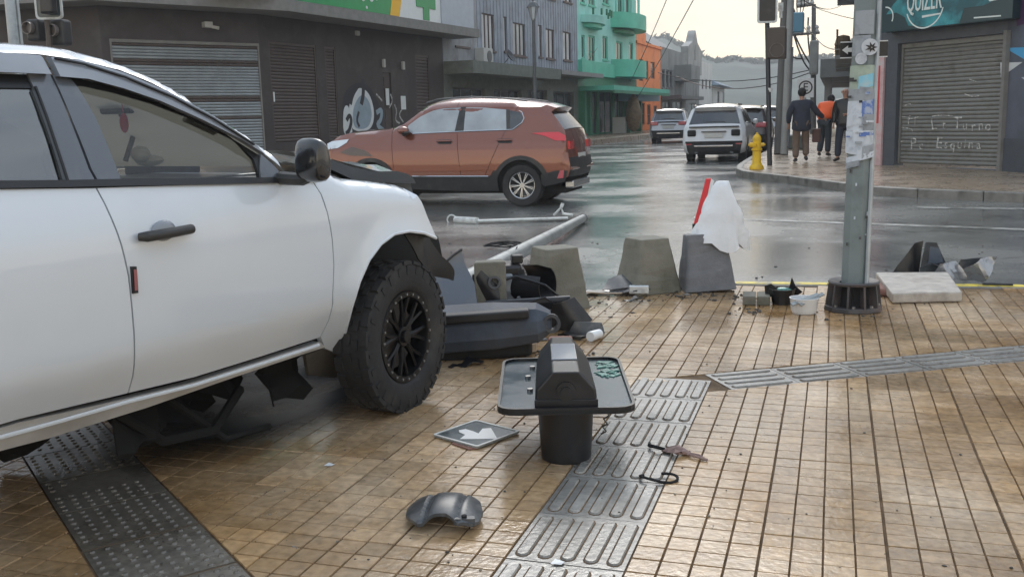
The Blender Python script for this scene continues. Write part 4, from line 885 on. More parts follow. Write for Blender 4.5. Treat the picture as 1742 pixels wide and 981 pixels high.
class Car:
    def __init__(s, name, label, loc, rz, sil, yin, W, paint, arches, ra, zsill, wr=.35, ww=.23, cuts=(), glass='glass_dark', segs=None, rimstyle='alloy', group=None, clad=None, near=True, n_sp=10, roundr=.07, step=.09, bulge=.035):
        s.r = thing(name, label, 'car', loc, rz, group); s.W = W; s.yin = yin; s.sil = [V(p) for p in sil]; s.rr = roundr; s.bulge = bulge; s.paint = paint; s.step = step
        arcs = []
        bx = [(s.sil[-1].x, s.sil[-1].y)]
        poly = list(s.sil)
        for xc in sorted(arches, reverse=True):
            r = ra; zc = wr; a0 = math.asin(max(-1, min(1, (zsill-zc)/r)))
            pts = [(xc+r*cos(t), zc+r*sin(t)) for t in [a0+(pi-2*a0)*k/14 for k in range(15)]]; poly += [V(p) for p in pts]
        s.poly = poly
        pieces = [('body_side', poly)]
        for nm, (xa, za), (xb, zb_) in cuts:
            new = []; a, b = V((xa, za)), V((xb, zb_)); d = (b-a).normalized(); n = V((d.y, -d.x)); n = n if n.x > 0 else -n
            nmm, last = pieces.pop(); lo = clip(last, a-n*.004, -n); hi = clip(last, a+n*.004, n)
            pieces += [(nmm, lo), (nm, hi)]
        s.side = {}
        for sg in (-1, 1):
            for nm, P in pieces:
                if len(P) > 2: s.side[nm, sg] = panel(nm, [tuple(p) for p in P], lambda u, v, sg=sg: s.S(u, v, sg), paint, s.r, step, .02, inward=(0, -sg, 0))
            inn = [V(p) for p in poly]
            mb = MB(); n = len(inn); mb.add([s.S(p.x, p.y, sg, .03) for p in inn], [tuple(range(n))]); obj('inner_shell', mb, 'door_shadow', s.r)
        # wrap strip along the silhouette
        segs = segs or [('shell', 0, len(sil)-1, paint)]
        for nm, i0, i1, m in segs:
            if m is None: continue
            P = resample(s.sil[i0:i1+1], .12, False) if i1 > i0 else []
            mb = MB(); K = 10; rows = []
            for j, p in enumerate(P):
                dsm = V((P[min(len(P)-1, j+1)]-P[max(0, j-1)])); nn = V((-dsm.y, dsm.x)).normalized(); c = V((s.sil[0].x*.5+s.sil[-1].x*.5, .8))
                if nn.dot(p-c) < 0: nn = -nn
                hw = s.W/2-interp(s.yin, p.y)-s.rr; row = []
                for k in range(K+1):
                    y = -hw+2*hw*k/K; b = s.bulge*(1-(y/hw)**2)+.006*(1-(y/hw)**8); q = p+nn*b; row.append((q.x, y, q.y))
                rows.append(row)
            mb.v = [v for r_ in rows for v in r_]; mb.f = [(j*(K+1)+k, j*(K+1)+k+1, (j+1)*(K+1)+k+1, (j+1)*(K+1)+k) for j in range(len(rows)-1) for k in range(K)]
            obj(nm, mb, m, s.r, smooth=True, ang=50)
        for xc in arches:
            for sg in (-1, 1): wheel(wr, ww, rimstyle, s.r, (xc, sg*(W/2-.04-ww/2), wr), sg > 0, n_sp=n_sp)
        mb = MB(); x0, x1 = s.sil[0].x+.1, s.sil[-1].x-.1; mb.b2((x0, -W/2+.28, .22), (x1, W/2-.28, .5)); obj('floor_pan', mb, 'under_dark', s.r)
        for xc in arches: mb = MB(); mb.b2((xc-ra, -W/2+.1, wr), (xc+ra, W/2-.1, wr+ra-.03)); obj('wheel_well', mb, 'under_dark', s.r)
    def S(s, u, v, sg, off=0):
        y = interp(s.yin, v); p = V((u, v)); d = min(segdist(p, a, b) for a, b in zip(s.sil, s.sil[1:])); r = s.rr
        if d < r: y += r-sqrt(max(0, r*r-(r-d)**2))
        return V((u, sg*(s.W/2-y-off), v))
    def pan(s, nm, P, m, sg, off=-.004, step=None, **k):
        return panel(nm, P, lambda u, v: s.S(u, v, sg, off), m, s.r, step or s.step, .01, inward=(0, -sg, 0), **k)
    def box(s, nm, a, b, m, par=None, **k): mb = MB(); mb.b2(a, b); return obj(nm, mb, m, par or s.r, **k)
YIN = [(.15, .10), (.3, .04), (.55, .0), (.85, .005), (1.0, .035), (1.06, .06), (1.45, .18), (1.58, .25), (1.8, .5)]

# ---------------- brown crossover crossing the junction (its left side towards us, nose to the left)
pw = ZG(887, 352); PY = pw.y
btab = [(.15, .10), (.3, .04), (.55, .0), (.85, .005), (1.08, .035), (1.16, .07), (1.55, .2), (1.72, .27), (1.9, .5)]
BZ = pw.z; BX0 = pw.x+1.15
def BC(px, py):                      # picture -> (x forward from tail, z) on the body side
    y = 0
    for _ in range(5): q = onplane(px, py, (0, PY+y), (1, 0)); y = interp(btab, q.z-BZ)
    return (BX0-q.x, q.z-BZ)
def B8(l): return [BC(540+x/3.706, 150+y/3.706) for x, y in l]
bs = B8([(1575, 560), (1590, 500), (1578, 440), (1568, 340), (1552, 262), (1500, 190), (1468, 150), (1500, 124), (1440, 106), (1330, 92), (1180, 76), (1000, 70), (860, 74), (770, 86), (690, 112), (600, 180), (530, 232), (440, 262), (300, 276), (190, 286), (110, 308), (72, 345), (56, 400), (52, 450), (70, 540), (130, 610)])
rw = BC(887, 317)
fx = rw[0]+2.86
bcar = Car('brown_crossover', 'reddish brown crossover with alloy wheels and a scraped sill crossing the wet junction', (BX0, PY+.88, BZ), pi, bs, btab, 1.76, 'brown_paint', [rw[0], fx], .45, .36, wr=.37, ww=.25,
    cuts=[('rear_door', B8([(1120, 400)])[0], B8([(1200, 240)])[0]), ('front_door', B8([(885, 400)])[0], B8([(880, 240)])[0]), ('front_wing', B8([(480, 500)])[0], B8([(470, 300)])[0])],
    segs=[('rear_bumper', 0, 2, 'plastic_black'), ('tailgate', 2, 4, 'brown_paint'), ('rear_window', 4, 6, 'glass_dark'), ('spoiler', 6, 8, 'brown_paint'), ('roof', 8, 14, 'brown_paint'), ('windscreen', 14, 16, 'glass_fog'), ('bonnet', 16, 20, 'brown_paint'), ('grille', 20, 23, 'plastic_black'), ('front_bumper', 23, 25, 'plastic_black')], n_sp=9)
for sg in (1, -1):
    bcar.pan('window', B8([(562, 268), (575, 235), (650, 180), (730, 142), (800, 128), (905, 122), (870, 270), (700, 284), (600, 286)]), 'glass_fog', sg)
    bcar.pan('window', B8([(938, 122), (1060, 124), (1190, 136), (1196, 262), (920, 270)]), 'glass_fog', sg)
    bcar.pan('window', B8([(1212, 140), (1278, 152), (1302, 190), (1292, 215), (1250, 255), (1212, 260)]), 'glass_dark', sg)
    bcar.pan('pillar_trim', B8([(905, 118), (940, 118), (922, 272), (866, 274)]), 'plastic_black', sg, -.006)
    bcar.pan('pillar_trim', B8([(1190, 132), (1216, 138), (1214, 262), (1192, 264)]), 'plastic_black', sg, -.006)
    tr = [B8([p])[0] for p in ((600, 288), (740, 281), (900, 274), (1060, 268), (1230, 262), (1290, 218), (1304, 188), (1290, 150), (1272, 142))]
    mb = MB(); mb.tube([bcar.S(x, z, sg, -.008) for x, z in tr], .009, 5); obj('chrome_strip', mb, 'chrome', bcar.r)
    cl = B8([(590, 560), (1085, 560), (1110, 520), (1128, 520), (1145, 648), (900, 648), (560, 636)])
    bcar.pan('sill_cladding', cl, 'plastic_black', sg, -.012)
    rc = rw[0]; th = [radians(a) for a in range(-5, 186, 12)]
    for xc in (rw[0], fx):
        ring = [(xc+.52*cos(t), .37+.52*sin(t)) for t in th]+[(xc+.445*cos(t), .37+.445*sin(t)) for t in reversed(th)]
        bcar.pan('arch_trim', ring, 'plastic_black', sg, -.014, step=.06)
    bcar.pan('bumper_trim', B8([(1410, 545), (1500, 520), (1575, 520), (1560, 590), (1430, 620), (1412, 600)]), 'plastic_black', sg, -.012)
    bcar.pan('tail_lamp', B8([(1352, 284), (1430, 278), (1520, 276), (1562, 300), (1562, 332), (1500, 330), (1430, 300)]), 'lamp_red', sg, -.012)
    bcar.pan('reflector', B8([(1530, 520), (1556, 516), (1552, 566), (1512, 570)]), 'lamp_red_dull', sg, -.02)
    bcar.pan('headlamp', B8([(62, 350), (90, 335), (200, 322), (185, 345), (130, 378), (62, 388)]), 'lamp_clear', sg, -.012)
    bcar.pan('wing_crease', B8([(140, 405), (220, 370), (300, 392), (350, 430), (200, 425)]), 'dark_paint', sg, -.006)
    for x0, y0 in ((752, 322), (1132, 316)):
        bcar.pan('handle_cup', B8([(x0, y0+5), (x0+90, y0+2), (x0+92, y0+30), (x0+10, y0+30)]), 'plastic_black', sg, -.003)
        a, b = [bcar.S(*p, sg, -.035) for p in B8([(x0+2, y0+12), (x0+94, y0+10)])]; mb = MB(); mb.tube([a, a.lerp(b, .2)+V((0, sg*.012, 0)), a.lerp(b, .8)+V((0, sg*.012, 0)), b], .016, 6); obj('door_handle', mb, 'brown_paint', bcar.r, smooth=True)
    sc = B8([(570, 510), (800, 496), (1000, 490), (1060, 500), (1085, 512), (900, 520), (600, 526)]); bcar.pan('sill_crease', sc, 'brown_paint', sg, -.02)
    st = [bcar.S(*p, sg, -.02) for p in B8([(600, 556), (840, 556), (1080, 556)])]; mb = MB(); mb.tube(st, .011, 5); obj('chrome_strip', mb, 'chrome', bcar.r)
    rl = B8([(710, 100), (800, 76), (1000, 62), (1200, 70), (1340, 86)]); mb = MB(); mb.tube([V((x, sg*.66, z+.015)) for x, z in rl], .014, 6); obj('roof_rail', mb, 'iron_grey', bcar.r)
    c = bcar.S(*B8([(560, 268)])[0], sg, -.13); mb = MB(); mb.sph(c, (.11, .11, .075), 12, 8); mi = obj('door_mirror', mb, 'brown_paint', bcar.r, smooth=True)
    mb = MB(); mb.tube([c+V((.0, -sg*.12, -.03)), c+V((0, 0, -.07))], .035, 6); mb.sph(c+V((-.03, 0, -.035)), (.09, .1, .05), 10, 6); obj('mirror_base', mb, 'plastic_black', bcar.r, smooth=True)
bcar.pan('fuel_flap', [(p[0], p[1]) for p in B8([(1300, 335), (1350, 332), (1352, 380), (1304, 382)])], 'brown_paint', 1, -.007)
tb = bs[3][0]
bcar.box('tail_lamp', (bs[3][0]-.05, .50, .98), (bs[3][0]+.1, .76, 1.12), 'lamp_red'); bcar.box('tail_lamp', (bs[3][0]-.05, -.76, .98), (bs[3][0]+.1, -.50, 1.12), 'lamp_red')
bcar.box('number_plate', (bs[3][0]-.075, -.26, .76), (bs[3][0]+.0, .26, .90), 'plate'); bcar.box('skid_plate', (bs[0][0]-.05, -.6, .30), (bs[0][0]+.2, .6, .44), 'rim_alloy', bevel=.03); bcar.box('bumper_lip', (bs[2][0]-.06, -.8, .62), (bs[2][0]+.15, .8, .68), 'brown_paint', bevel=.02); bcar.box('wiper', (bs[5][0]-.12, -.3, 1.2), (bs[5][0]-.1, .1, 1.22), 'plastic_black')
# ---------------- generic hatch / SUV used for the cars seen from behind down the street
SUV = [(.14, .24), (.0, .34), (-.03, .58), (.04, .84), (.05, .98), (.13, 1.07), (.36, 1.46), (.22, 1.55), (.45, 1.6), (1.4, 1.635), (2.2, 1.59), (2.6, 1.45), (3.15, 1.08), (3.6, 1.0), (4.05, .88), (4.24, .68), (4.28, .45), (4.18, .24)]
SSEG = [('rear_bumper', 0, 2, 'plastic_black'), ('tailgate', 2, 5, None), ('rear_window', 5, 6, 'glass_dark'), ('spoiler', 6, 8, None), ('roof', 8, 10, None), ('windscreen', 10, 12, 'glass_dark'), ('bonnet', 12, 14, None), ('grille', 14, 15, 'plastic_black'), ('front_bumper', 15, 17, 'plastic_black')]
def suv(name, label, loc, rz, paint, lamp='lamp_red_dull', white=False, hs=1.0):
    sil = [(x, z*hs) for x, z in SUV]
    c = Car(name, label, loc, rz, sil, YIN, 1.8, paint, [.82, 3.42], .4, .3, wr=.34, ww=.22, cuts=[('rear_door', (1.25, .5), (1.2, 1.0)), ('front_door', (2.15, .5), (2.1, 1.0)), ('front_wing', (3.05, .4), (2.95, 1.0))], segs=[(a, b, d, m or paint) for a, b, d, m in SSEG], step=.11, roundr=.11)
    for sg in (1, -1):
        c.pan('window', [(.55, 1.12*hs), (.62, 1.4*hs), (1.15, 1.5*hs), (1.18, 1.08*hs)], 'glass_dark', sg); c.pan('window', [(1.24, 1.07*hs), (1.22, 1.5*hs), (1.95, 1.5*hs), (2.02, 1.06*hs)], 'glass_dark', sg); c.pan('window', [(2.08, 1.06*hs), (2.02, 1.5*hs), (2.3, 1.47*hs), (2.9, 1.08*hs)], 'glass_dark', sg)
        c.box('roof_rail', (.6, sg*.6-.015, 1.6*hs), (2.1, sg*.6+.015, 1.65*hs), 'chrome'); c.box('door_mirror', (2.75, sg*.9, 1.04*hs), (2.92, sg*1.04, 1.18*hs), paint, bevel=.03); c.box('sill_cladding', (.1 if 0 else 1.2, sg*.885-.02, .24), (3.0, sg*.885+.02, .42), 'plastic_black')
        if white: c.box('tail_lamp', (-.045, sg*.62-.11, .74), (.1, sg*.62+.13, .92), 'door_shadow', bevel=.03); c.box('fog_lamp', (-.06, sg*.7-.08, .5), (.1, sg*.7+.08, .55), 'lamp_red_dull')
        else: c.box('tail_lamp', (-.04, sg*.66-.18, .84), (.12, sg*.66+.19, 1.02), lamp, bevel=.03)
        c.box('exhaust', (-.02, sg*.5-.04, .25), (.1, sg*.5+.04, .3), 'iron_grey')
    c.box('number_plate', (-.075, -.26, .70), (-.02, .26, .82), 'plate'); c.box('boot_crease', (-.03, -.7, .99), (.06, .7, 1.02), 'door_shadow'); c.box('bumper_strip', (-.085, -.55, .44), (.1, .55, .49), 'rim_alloy', bevel=.01); c.box('bumper_groove', (-.09, -.8, .54), (.05, .8, .6), 'door_shadow'); c.box('wiper', (.12, -.3, 1.13), (.16, .25, 1.15), 'plastic_black'); c.box('boot_handle', (-.07, -.35, .86), (.0, .35, .885), 'plastic_grey')
    return c
q = ZG(1214, 276); suv('white_crossover', 'white crossover with black lower bumper waiting in the street beside the yellow hydrant', (q.x, q.y, zr(q.y)), radians(90.3), 'white_paint_car', white=True)
q = ZG(1137, 243.5); suv('silver_crossover', 'small silver crossover further up the street, nearest the orange building', (q.x, q.y, zr(q.y)), radians(94), 'silver_paint', hs=.98)
q = HP(1262, 35); suv('dark_car', 'dark brown car parked at the kerb just ahead of the white crossover', (q.x, q.y, zr(q.y)), radians(90), 'dark_paint', hs=.97)
q = HP(1301, 50); suv('parked_car', 'grey car parked beyond the dark car and mostly hidden by the poles', (q.x, q.y, zr(q.y)), radians(90), 'silver_paint')
q = ZG(1248, 215); suv('distant_car', 'distant pale car seen over the roof of the white crossover', (HP(1248, 95).x, HP(1248, 95).y, .1), radians(90), 'white_paint_car')
# ---------------- white pickup in the foreground, its right side towards us, front torn off
glassmat('cab_glass', (.78, .8, .78), .02); glassmat('cab_glass_tint', (.12, .135, .15), .20)
mat('truck_paint', (.66, .705, .75), .2, coat=1, dirt=(.58, .61, .63), dscale=1.1, dth=(.5, .85), rvar=.05, rscale=2)
mat('truck_lower', (.56, .555, .54), .42, coat=.3, dirt=(.33, .31, .28), dscale=2.2, dth=(.42, .75))
mat('visor_grey', (.22, .24, .27), .22, coat=1, rvar=.05); mat('pillar_grey', (.10, .115, .14), .3, coat=.6, dirt=(.16, .17, .18), dscale=3)
mat('trim_black', (.015, .016, .018), .4); mat('interior_beige', (.52, .50, .43), .8, var=.08); mat('dash_dark', (.03, .028, .032), .6); mat('ornament_red', (.5, .01, .02), .6); mat('steel_dirty', (.08, .07, .06), .6, var=.5, vscale=6)
m = bpy.data.materials.new('fogged_sheet'); m.use_nodes = True; nt = m.node_tree; nt.nodes.clear(); MATS['fogged_sheet'] = m
_o = nt.nodes.new('ShaderNodeOutputMaterial'); _d = nt.nodes.new('ShaderNodeBsdfDiffuse'); _t = nt.nodes.new('ShaderNodeBsdfTranslucent'); _m = nt.nodes.new('ShaderNodeMixShader'); _m.inputs[0].default_value = .55
_d.inputs[0].default_value = (.36, .335, .28, 1); _t.inputs[0].default_value = (.20, .185, .15, 1); nt.links.new(_d.outputs[0], _m.inputs[1]); nt.links.new(_t.outputs[0], _m.inputs[2]); nt.links.new(_m.outputs[0], _o.inputs[0])
mat('mirror_black', (.014, .015, .017), .22, coat=.6)
mat('mud', (.085, .078, .068), .7, var=.3, vscale=8); mat('sticker_red', (.35, .12, .12), .5)
TP = V((-1.99063548, 4.39773965)); TH = radians(12.7); TD = V((sin(TH), cos(TH))); TN = V((-TD.y, TD.x))     # TN points inboard
ttab = [(.30, .24), (.43, .15), (.47, .125), (.50, .105), (.55, .074), (.59, .050), (.62, .034), (.64, .026), (.66, .020), (.75, .010), (.88, .002), (1.0, .002), (1.08, .012), (1.16, .035), (1.20, .052), (1.25, .075), (1.45, .155), (1.60, .235), (1.68, .30), (1.76, .40), (1.9, .7)]
def ty(z): return sinterp(ttab, z)
def TX(px, py, off=0):               # picture -> (s, z) on the truck's near side skin
    y = 0
    for _ in range(6):
        q = onplane(px, py, TP+TN*(y+off), TD); y = ty(q.z)
    return ((V((q.x, q.y))-TP).dot(TD), q.z)
def TL(l, off=0): return [TX(x, y, off) for x, y in l]
TROOT = thing('pickup_truck', 'white pickup truck up on the pavement with its front bumper torn off and bonnet buckled', 'pickup truck', (TP.x, TP.y, 0), atan2(TD.y, TD.x))
# local frame: x forward, y = left = inboard; far side at y = WT
WT = 1.86
def TS(u, v, off=0): return V((u, ty(v)+off, v))
def tp(nm, poly, m, off=0, step=.045, thick=.016, par=None, **k): return panel(nm, poly, lambda u, v: TS(u, v, off), m, par or TROOT, step, thick, inward=(0, 1, 0), **k)
def tpm(nm, poly, m, off=0, **k): return panel(nm, poly, lambda u, v: V((u, WT-ty(v)-off, v)), m, TROOT, .09, .016, inward=(0, -1, 0), **k)
def tb(nm, a, b, m, par=None, **k): mb = MB(); mb.b2(a, b); return obj(nm, mb, m, par or TROOT, **k)
gapR = [(164, 320), (190, 372), (207, 418), (219, 470), (226, 540), (229, 600), (226, 640), (218, 668)]
gapF = [(533, 310), (546, 330), (557, 362), (565, 405), (568, 450), (566, 500), (559, 545), (545, 573)]
sillT = [(545, 573), (440, 607), (330, 641), (218, 668)]
def shift(l, dx, dy=0): return [(x+dx, y+dy) for x, y in l]
gR = TL(gapR); gF = TL(gapF)
beltz = TX(330, 315)[1]; bR = [TX(164, 320), TX(0, 322)]
SB = TX(0, 737); slope = (gR[0][1]-TX(0, 322)[1])/(gR[0][0]-TX(0, 322)[0])
# rear door reaches behind the picture's edge: cab ends at s=-2.75
xr = -2.72; zbelt_r = gR[0][1]+slope*(xr-gR[0][0])
sill_z = lambda x: interp([(xr, .495), (gR[-1][0], gR[-1][1]), (gF[-1][0], gF[-1][1])], x)
E0 = .0035
rear_poly = [(x-E0, z) for x, z in gR]+[(-1.95, .50), (xr+.05, .50), (xr, .60), (xr, 1.0), (xr, zbelt_r)]
rear_door = tp('rear_door', rear_poly, 'truck_paint'); tpm('rear_door', rear_poly, 'truck_paint')
front_poly = [(x+E0, z) for x, z in gR]+[TX(330, 641), TX(440, 607)]+[(x-E0, z) for x, z in reversed(gF)]+[TX(400, 313), TX(280, 316)]
front_door = tp('front_door', front_poly, 'truck_paint'); tpm('front_door', front_poly, 'truck_paint')
# lower door panels below the crease carry road dirt
cr = TL([(0, 657), (218, 612), (400, 571), (563, 532)])
# sill / side step moulding
sill = [(xr, .485), (-1.95, .487)]+[(x, z-.012) for x, z in TL([(218, 672), (330, 645), (440, 611), (545, 577)])]+TL([(552, 590), (520, 600)])+[(x, z) for x, z in TL([(400, 640), (250, 692), (80, 745)])]+[(xr, .44)]
sl_ = tp('sill', sill, 'truck_lower', off=-.006, thick=.05); tpm('sill', sill, 'truck_lower')
mb = MB(); mb.tube([TS(x, z, -.012) for x, z in [(xr, .478)]+[(x, z-.024) for x, z in TL([(100, 705), (218, 672), (330, 645), (440, 611), (543, 578)])]], .008, 6); obj('sill_bead', mb, 'truck_paint', TROOT, smooth=True)
# front wing with wheel arch
arch = TL([(737, 405), (716, 396), (690, 393), (665, 398), (642, 415), (622, 442), (606, 478), (593, 520), (583, 560), (576, 592), (572, 602)])
wing = [(x+E0, z) for x, z in gF]+TL([(553, 592)])+list(reversed(arch))+TL([(730, 378), (722, 355), (712, 332), (704, 320), (690, 315), (640, 308), (598, 304), (575, 295), (560, 284), (545, 280), (535, 284)])
wing_top = [V(p) for p in TL([(704, 320), (690, 315), (640, 308), (598, 304), (575, 295), (560, 284), (545, 280), (535, 284)])]
def wingS(u, v, sg=1):
    y = ty(v); d = min(segdist(V((u, v)), a, b) for a, b in zip(wing_top, wing_top[1:])); r = .09
    if d < r: y += r*.75-sqrt(max(0, (r*r-(r-d)**2)))*.75
    da = min(segdist(V((u, v)), V(a), V(b)) for a, b in zip(arch, arch[1:]))
    y -= .022*max(0, 1-da/.10)**1.5                       # flared lip
    return V((u, y if sg > 0 else WT-y, v))
wg = panel('front_wing', wing, wingS, 'truck_paint', TROOT, .035, .03, inward=(0, 1, 0)); panel('front_wing', wing, lambda u, v: wingS(u, v, -1), 'truck_paint', TROOT, .08, .03, inward=(0, -1, 0))
mb = MB(); A = [wingS(*p) for p in arch]; mb.tube([a+V((0, .004, 0)) for a in A], .008, 6); obj('arch_lip', mb, 'truck_paint', wg, smooth=True)
# inner wing liner, torn forward
mb = MB(); n = len(arch); I0 = [wingS(*p)+V((0, .012, 0)) for p in arch]; I1 = [p+V((0, .55, .02)) for p in I0]; mb.v = [tuple(p) for p in I0+I1]; mb.f = [(i, i+1, n+i+1, n+i) for i in range(n-1)]; obj('wheel_arch_liner', mb, 'plastic_black', TROOT, smooth=True)
tl = TL([(690, 397), (736, 404), (750, 434), (771, 477), (748, 472), (728, 467), (706, 440)], .06)
panel('torn_liner', tl, lambda u, v: V((u, ty(v)+.06+.05*(v-.8)+.02*sin(u*20), v)), 'plastic_black', TROOT, .03, .01, inward=(0, 1, 0))
bk = TL([(560, 600), (583, 540), (606, 470), (642, 410), (690, 388), (745, 402), (752, 434), (740, 470), (700, 520), (600, 620)], .34)
panel('inner_liner', bk, lambda u, v: V((u, ty(v)+.34, v)), 'under_dark', TROOT, .06, .02, inward=(0, 1, 0))
# dark inner structure behind the gaps
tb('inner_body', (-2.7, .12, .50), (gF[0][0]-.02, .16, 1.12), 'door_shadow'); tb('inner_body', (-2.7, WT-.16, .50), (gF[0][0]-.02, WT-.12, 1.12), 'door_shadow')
# ---- glasshouse
rv = TL([(0, 95), (57, 95), (62, 99), (77, 127), (0, 129)]); rv[0] = (xr+.25, rv[0][1]+.03); rv[-1] = (xr+.2, rv[-1][1]+.02)
tp('rain_visor', rv, 'visor_grey', off=-.035, thick=.03)
fv = TL([(76, 98), (130, 104), (200, 124), (280, 158), (350, 196), (425, 246), (440, 262), (400, 237), (330, 202), (262, 172), (200, 151), (140, 135), (92, 131)])
tp('rain_visor', fv, 'visor_grey', off=-.035, thick=.03)
mb = MB(); mb.tube([TS(x, z, -.042) for x, z in TL([(80, 100), (130, 110), (200, 132), (280, 165), (350, 202), (420, 246)])], .005, 5); obj('visor_ridge', mb, 'trim_black', TROOT)
# roof side rail (painted) with the drip channel below it
rail_t = TL([(0, 70), (60, 74), (120, 82), (200, 103), (260, 128), (320, 162), (380, 200), (430, 233), (470, 262), (482, 278)])
rail_b = TL([(484, 292), (465, 276), (425, 246), (375, 211), (315, 173), (255, 141), (200, 119), (130, 102), (60, 92), (0, 90)])
rail_t = [rail_t[0]]+rail_t[1:]; rail_t[0] = (xr+.1, rail_t[0][1]-.01); rail_t = [tuple(p) for p in smoothpoly(rail_t, 2)]; rail_b[-1] = (xr+.1, rail_b[-1][1]-.01)
RT_ = [V(p) for p in rail_t]
def railS(u, v):
    d = min(segdist(V((u, v)), a, b) for a, b in zip(RT_, RT_[1:])); r = .045; return V((u, ty(v)+(r-sqrt(max(0, r*r-(r-min(d, r))**2)))*1.2-.012, v))
panel('roof_rail_panel', rail_t+rail_b, railS, 'truck_paint', TROOT, .03, .02, inward=(0, 1, 0)); panel('roof_rail_panel', rail_t+rail_b, lambda u, v: V((u, WT-railS(u, v).y, v)), 'truck_paint', TROOT, .06, .02, inward=(0, -1, 0))
# roof skin and windscreen across the cab
def cross(nm, P, m, y0, crown, K=12, th=0):
    mb = MB(); rows = []
    for x, z in P:
        a = ty(z)+y0; rows.append([(x+crown*.5*(1-((2*k/K-1)**2)) if th else x, a+(WT-2*a)*k/K, z+(crown if not th else 0)*(1-((2*k/K-1)**2))) for k in range(K+1)])
    mb.v = [v for r_ in rows for v in r_]; mb.f = [(j*(K+1)+k, j*(K+1)+k+1, (j+1)*(K+1)+k+1, (j+1)*(K+1)+k) for j in range(len(rows)-1) for k in range(K)]; return obj(nm, mb, m, TROOT, smooth=True)
iw = min(range(len(rail_t)), key=lambda i: abs(rail_t[i][0]-TX(255, 126)[0])); cross('roof', [(x, z-.006) for x, z in rail_t[:iw+1]], 'truck_paint', .035, .045)
cross('windscreen', [(x, z-.012) for x, z in rail_t[iw:]], 'fogged_sheet', .06, .0)
# window frames / pillars
pil_r = TL([(46, 127), (84, 127), (118, 205), (150, 288), (163, 311), (112, 311), (103, 280), (75, 196), (57, 150)])
tp('rear_door_frame', pil_r, 'pillar_grey', off=-.004)
pil_f = TL([(88, 128), (120, 135), (132, 150), (160, 198), (186, 258), (204, 304), (206, 309), (168, 311), (155, 288), (122, 205)])
tp('front_door_frame', pil_f, 'pillar_grey', off=-.004)
mb = MB(); mb.tube([TS(x, z, -.008) for x, z in TL([(58, 148), (76, 196), (104, 280), (113, 308)])], .006, 6); obj('window_seal', mb, 'trim_black', TROOT)
ap = TL([(300, 187), (330, 204), (400, 239), (440, 264), (462, 282), (478, 304), (480, 309), (442, 309), (440, 296), (432, 272), (405, 243), (360, 211), (320, 191)])
tp('window_frame_front', ap, 'trim_black', off=.0, step=.03)
tq = TL([(441, 262), (462, 280), (480, 300), (482, 310), (443, 310), (440, 285)])
tp('mirror_triangle', tq, 'pillar_grey', off=-.008)
hd = TL([(92, 131), (140, 134), (200, 149), (262, 168), (326, 194), (322, 199), (262, 176), (200, 158), (150, 147), (126, 145)]); tp('window_header', hd, 'trim_black', off=.01, step=.03)
hr = TL([(0, 127), (60, 127), (66, 150), (0, 150)]); hr[0] = (xr+.2, hr[0][1]); hr[-1] = (xr+.2, hr[-1][1]); tp('window_header', hr, 'trim_black', off=.006)
# glass
gr = TL([(0, 143), (57, 143), (76, 196), (104, 280), (114, 309), (0, 309)]); gr[0] = (xr+.28, gr[0][1]); gr[-1] = (xr+.1, gr[-1][1]+.01); tp('door_glass', gr, 'cab_glass_tint', off=.012, thick=0, label='dark tinted rear door glass')
gf = TL([(126, 142), (150, 140), (200, 155), (262, 174), (330, 204), (400, 240), (432, 262), (444, 285), (446, 311), (203, 311), (186, 258), (160, 198)])
tp('door_glass', gf, 'cab_glass', off=.014, thick=0)
bt = [(xr, zbelt_r+.03)]+[(x, z) for x, z in TL([(0, 307), (113, 306), (205, 304), (340, 303), (445, 302), (535, 296)])]+[(x, z) for x, z in TL([(538, 309), (445, 312), (340, 314), (205, 316), (113, 318), (0, 320)])]+[(xr, zbelt_r)]
tp('belt_moulding', bt, 'trim_black', off=-.012, step=.04, thick=.03); tpm('belt_moulding', bt, 'trim_black')
fg = [(p[0], p[1]) for p in gf]; tpm('door_glass', fg, 'cab_glass', thick=0) if False else None
# interior: far side trim, dash, handle, ornament
far = [(xr+.2, 1.15), (gF[0][0], 1.15), (gF[0][0]-.02, 1.24), (-1.05, 1.50), (-1.45, 1.66), (xr+.2, 1.68)]
mb = MB(); n = len(far); mb.add([(x, WT-.30-(z-1.15)*.3, z) for x, z in far], [tuple(range(n))]); obj('far_side_curtain', mb, 'fogged_sheet', TROOT)
mb = MB(); mb.add([(xr+.2, .3, 1.655), (-1.50, .3, 1.645), (-1.5, WT-.3, 1.645), (xr+.2, WT-.3, 1.655)], [(0, 1, 2, 3)]); obj('headliner', mb, 'interior_beige', TROOT)
mb = MB(); P = [(-1.12, 1.13), (-.98, 1.215), (-.55, 1.20), (-.42, 1.12), (-.5, .8), (-1.0, .85)]; n = 6
mb.add([(x, .22, z) for x, z in P]+[(x, WT-.22, z) for x, z in P], [tuple(range(6)), tuple(range(6, 12))[::-1]]+[(k, 6+k, 6+(k+1) % 6, (k+1) % 6) for k in range(6)]); obj('dashboard', mb, 'dash_dark', TROOT, bevel=.03)
tb('dash_top_mat', (-1.0, .3, 1.212), (-.6, .9, 1.222), 'pillar_grey', bevel=.005)
q = TX(270, 262, .9); qa = TX(243, 250, 1.0); qb = TX(332, 252, 1.0); tb('instrument_hood', (qa[0]+.02, 1.06, 1.18), (qb[0], 1.30, qa[1]+.015), 'under_dark', bevel=.03)
mb = MB(); R_ = Matrix.Translation((q[0]-.30, 1.22, 1.20)) @ Matrix.Rotation(radians(65), 4, 'Y'); mb.v = []
pts = [R_ @ V((.18*cos(2*pi*k/24), .18*sin(2*pi*k/24), 0)) for k in range(25)]; mb.tube(pts, .016, 8); mb.tube([R_ @ V((-.17, 0, 0)), R_ @ V((.17, 0, 0))], .018, 6); obj('steering_wheel', mb, 'dash_dark', TROOT, smooth=True)
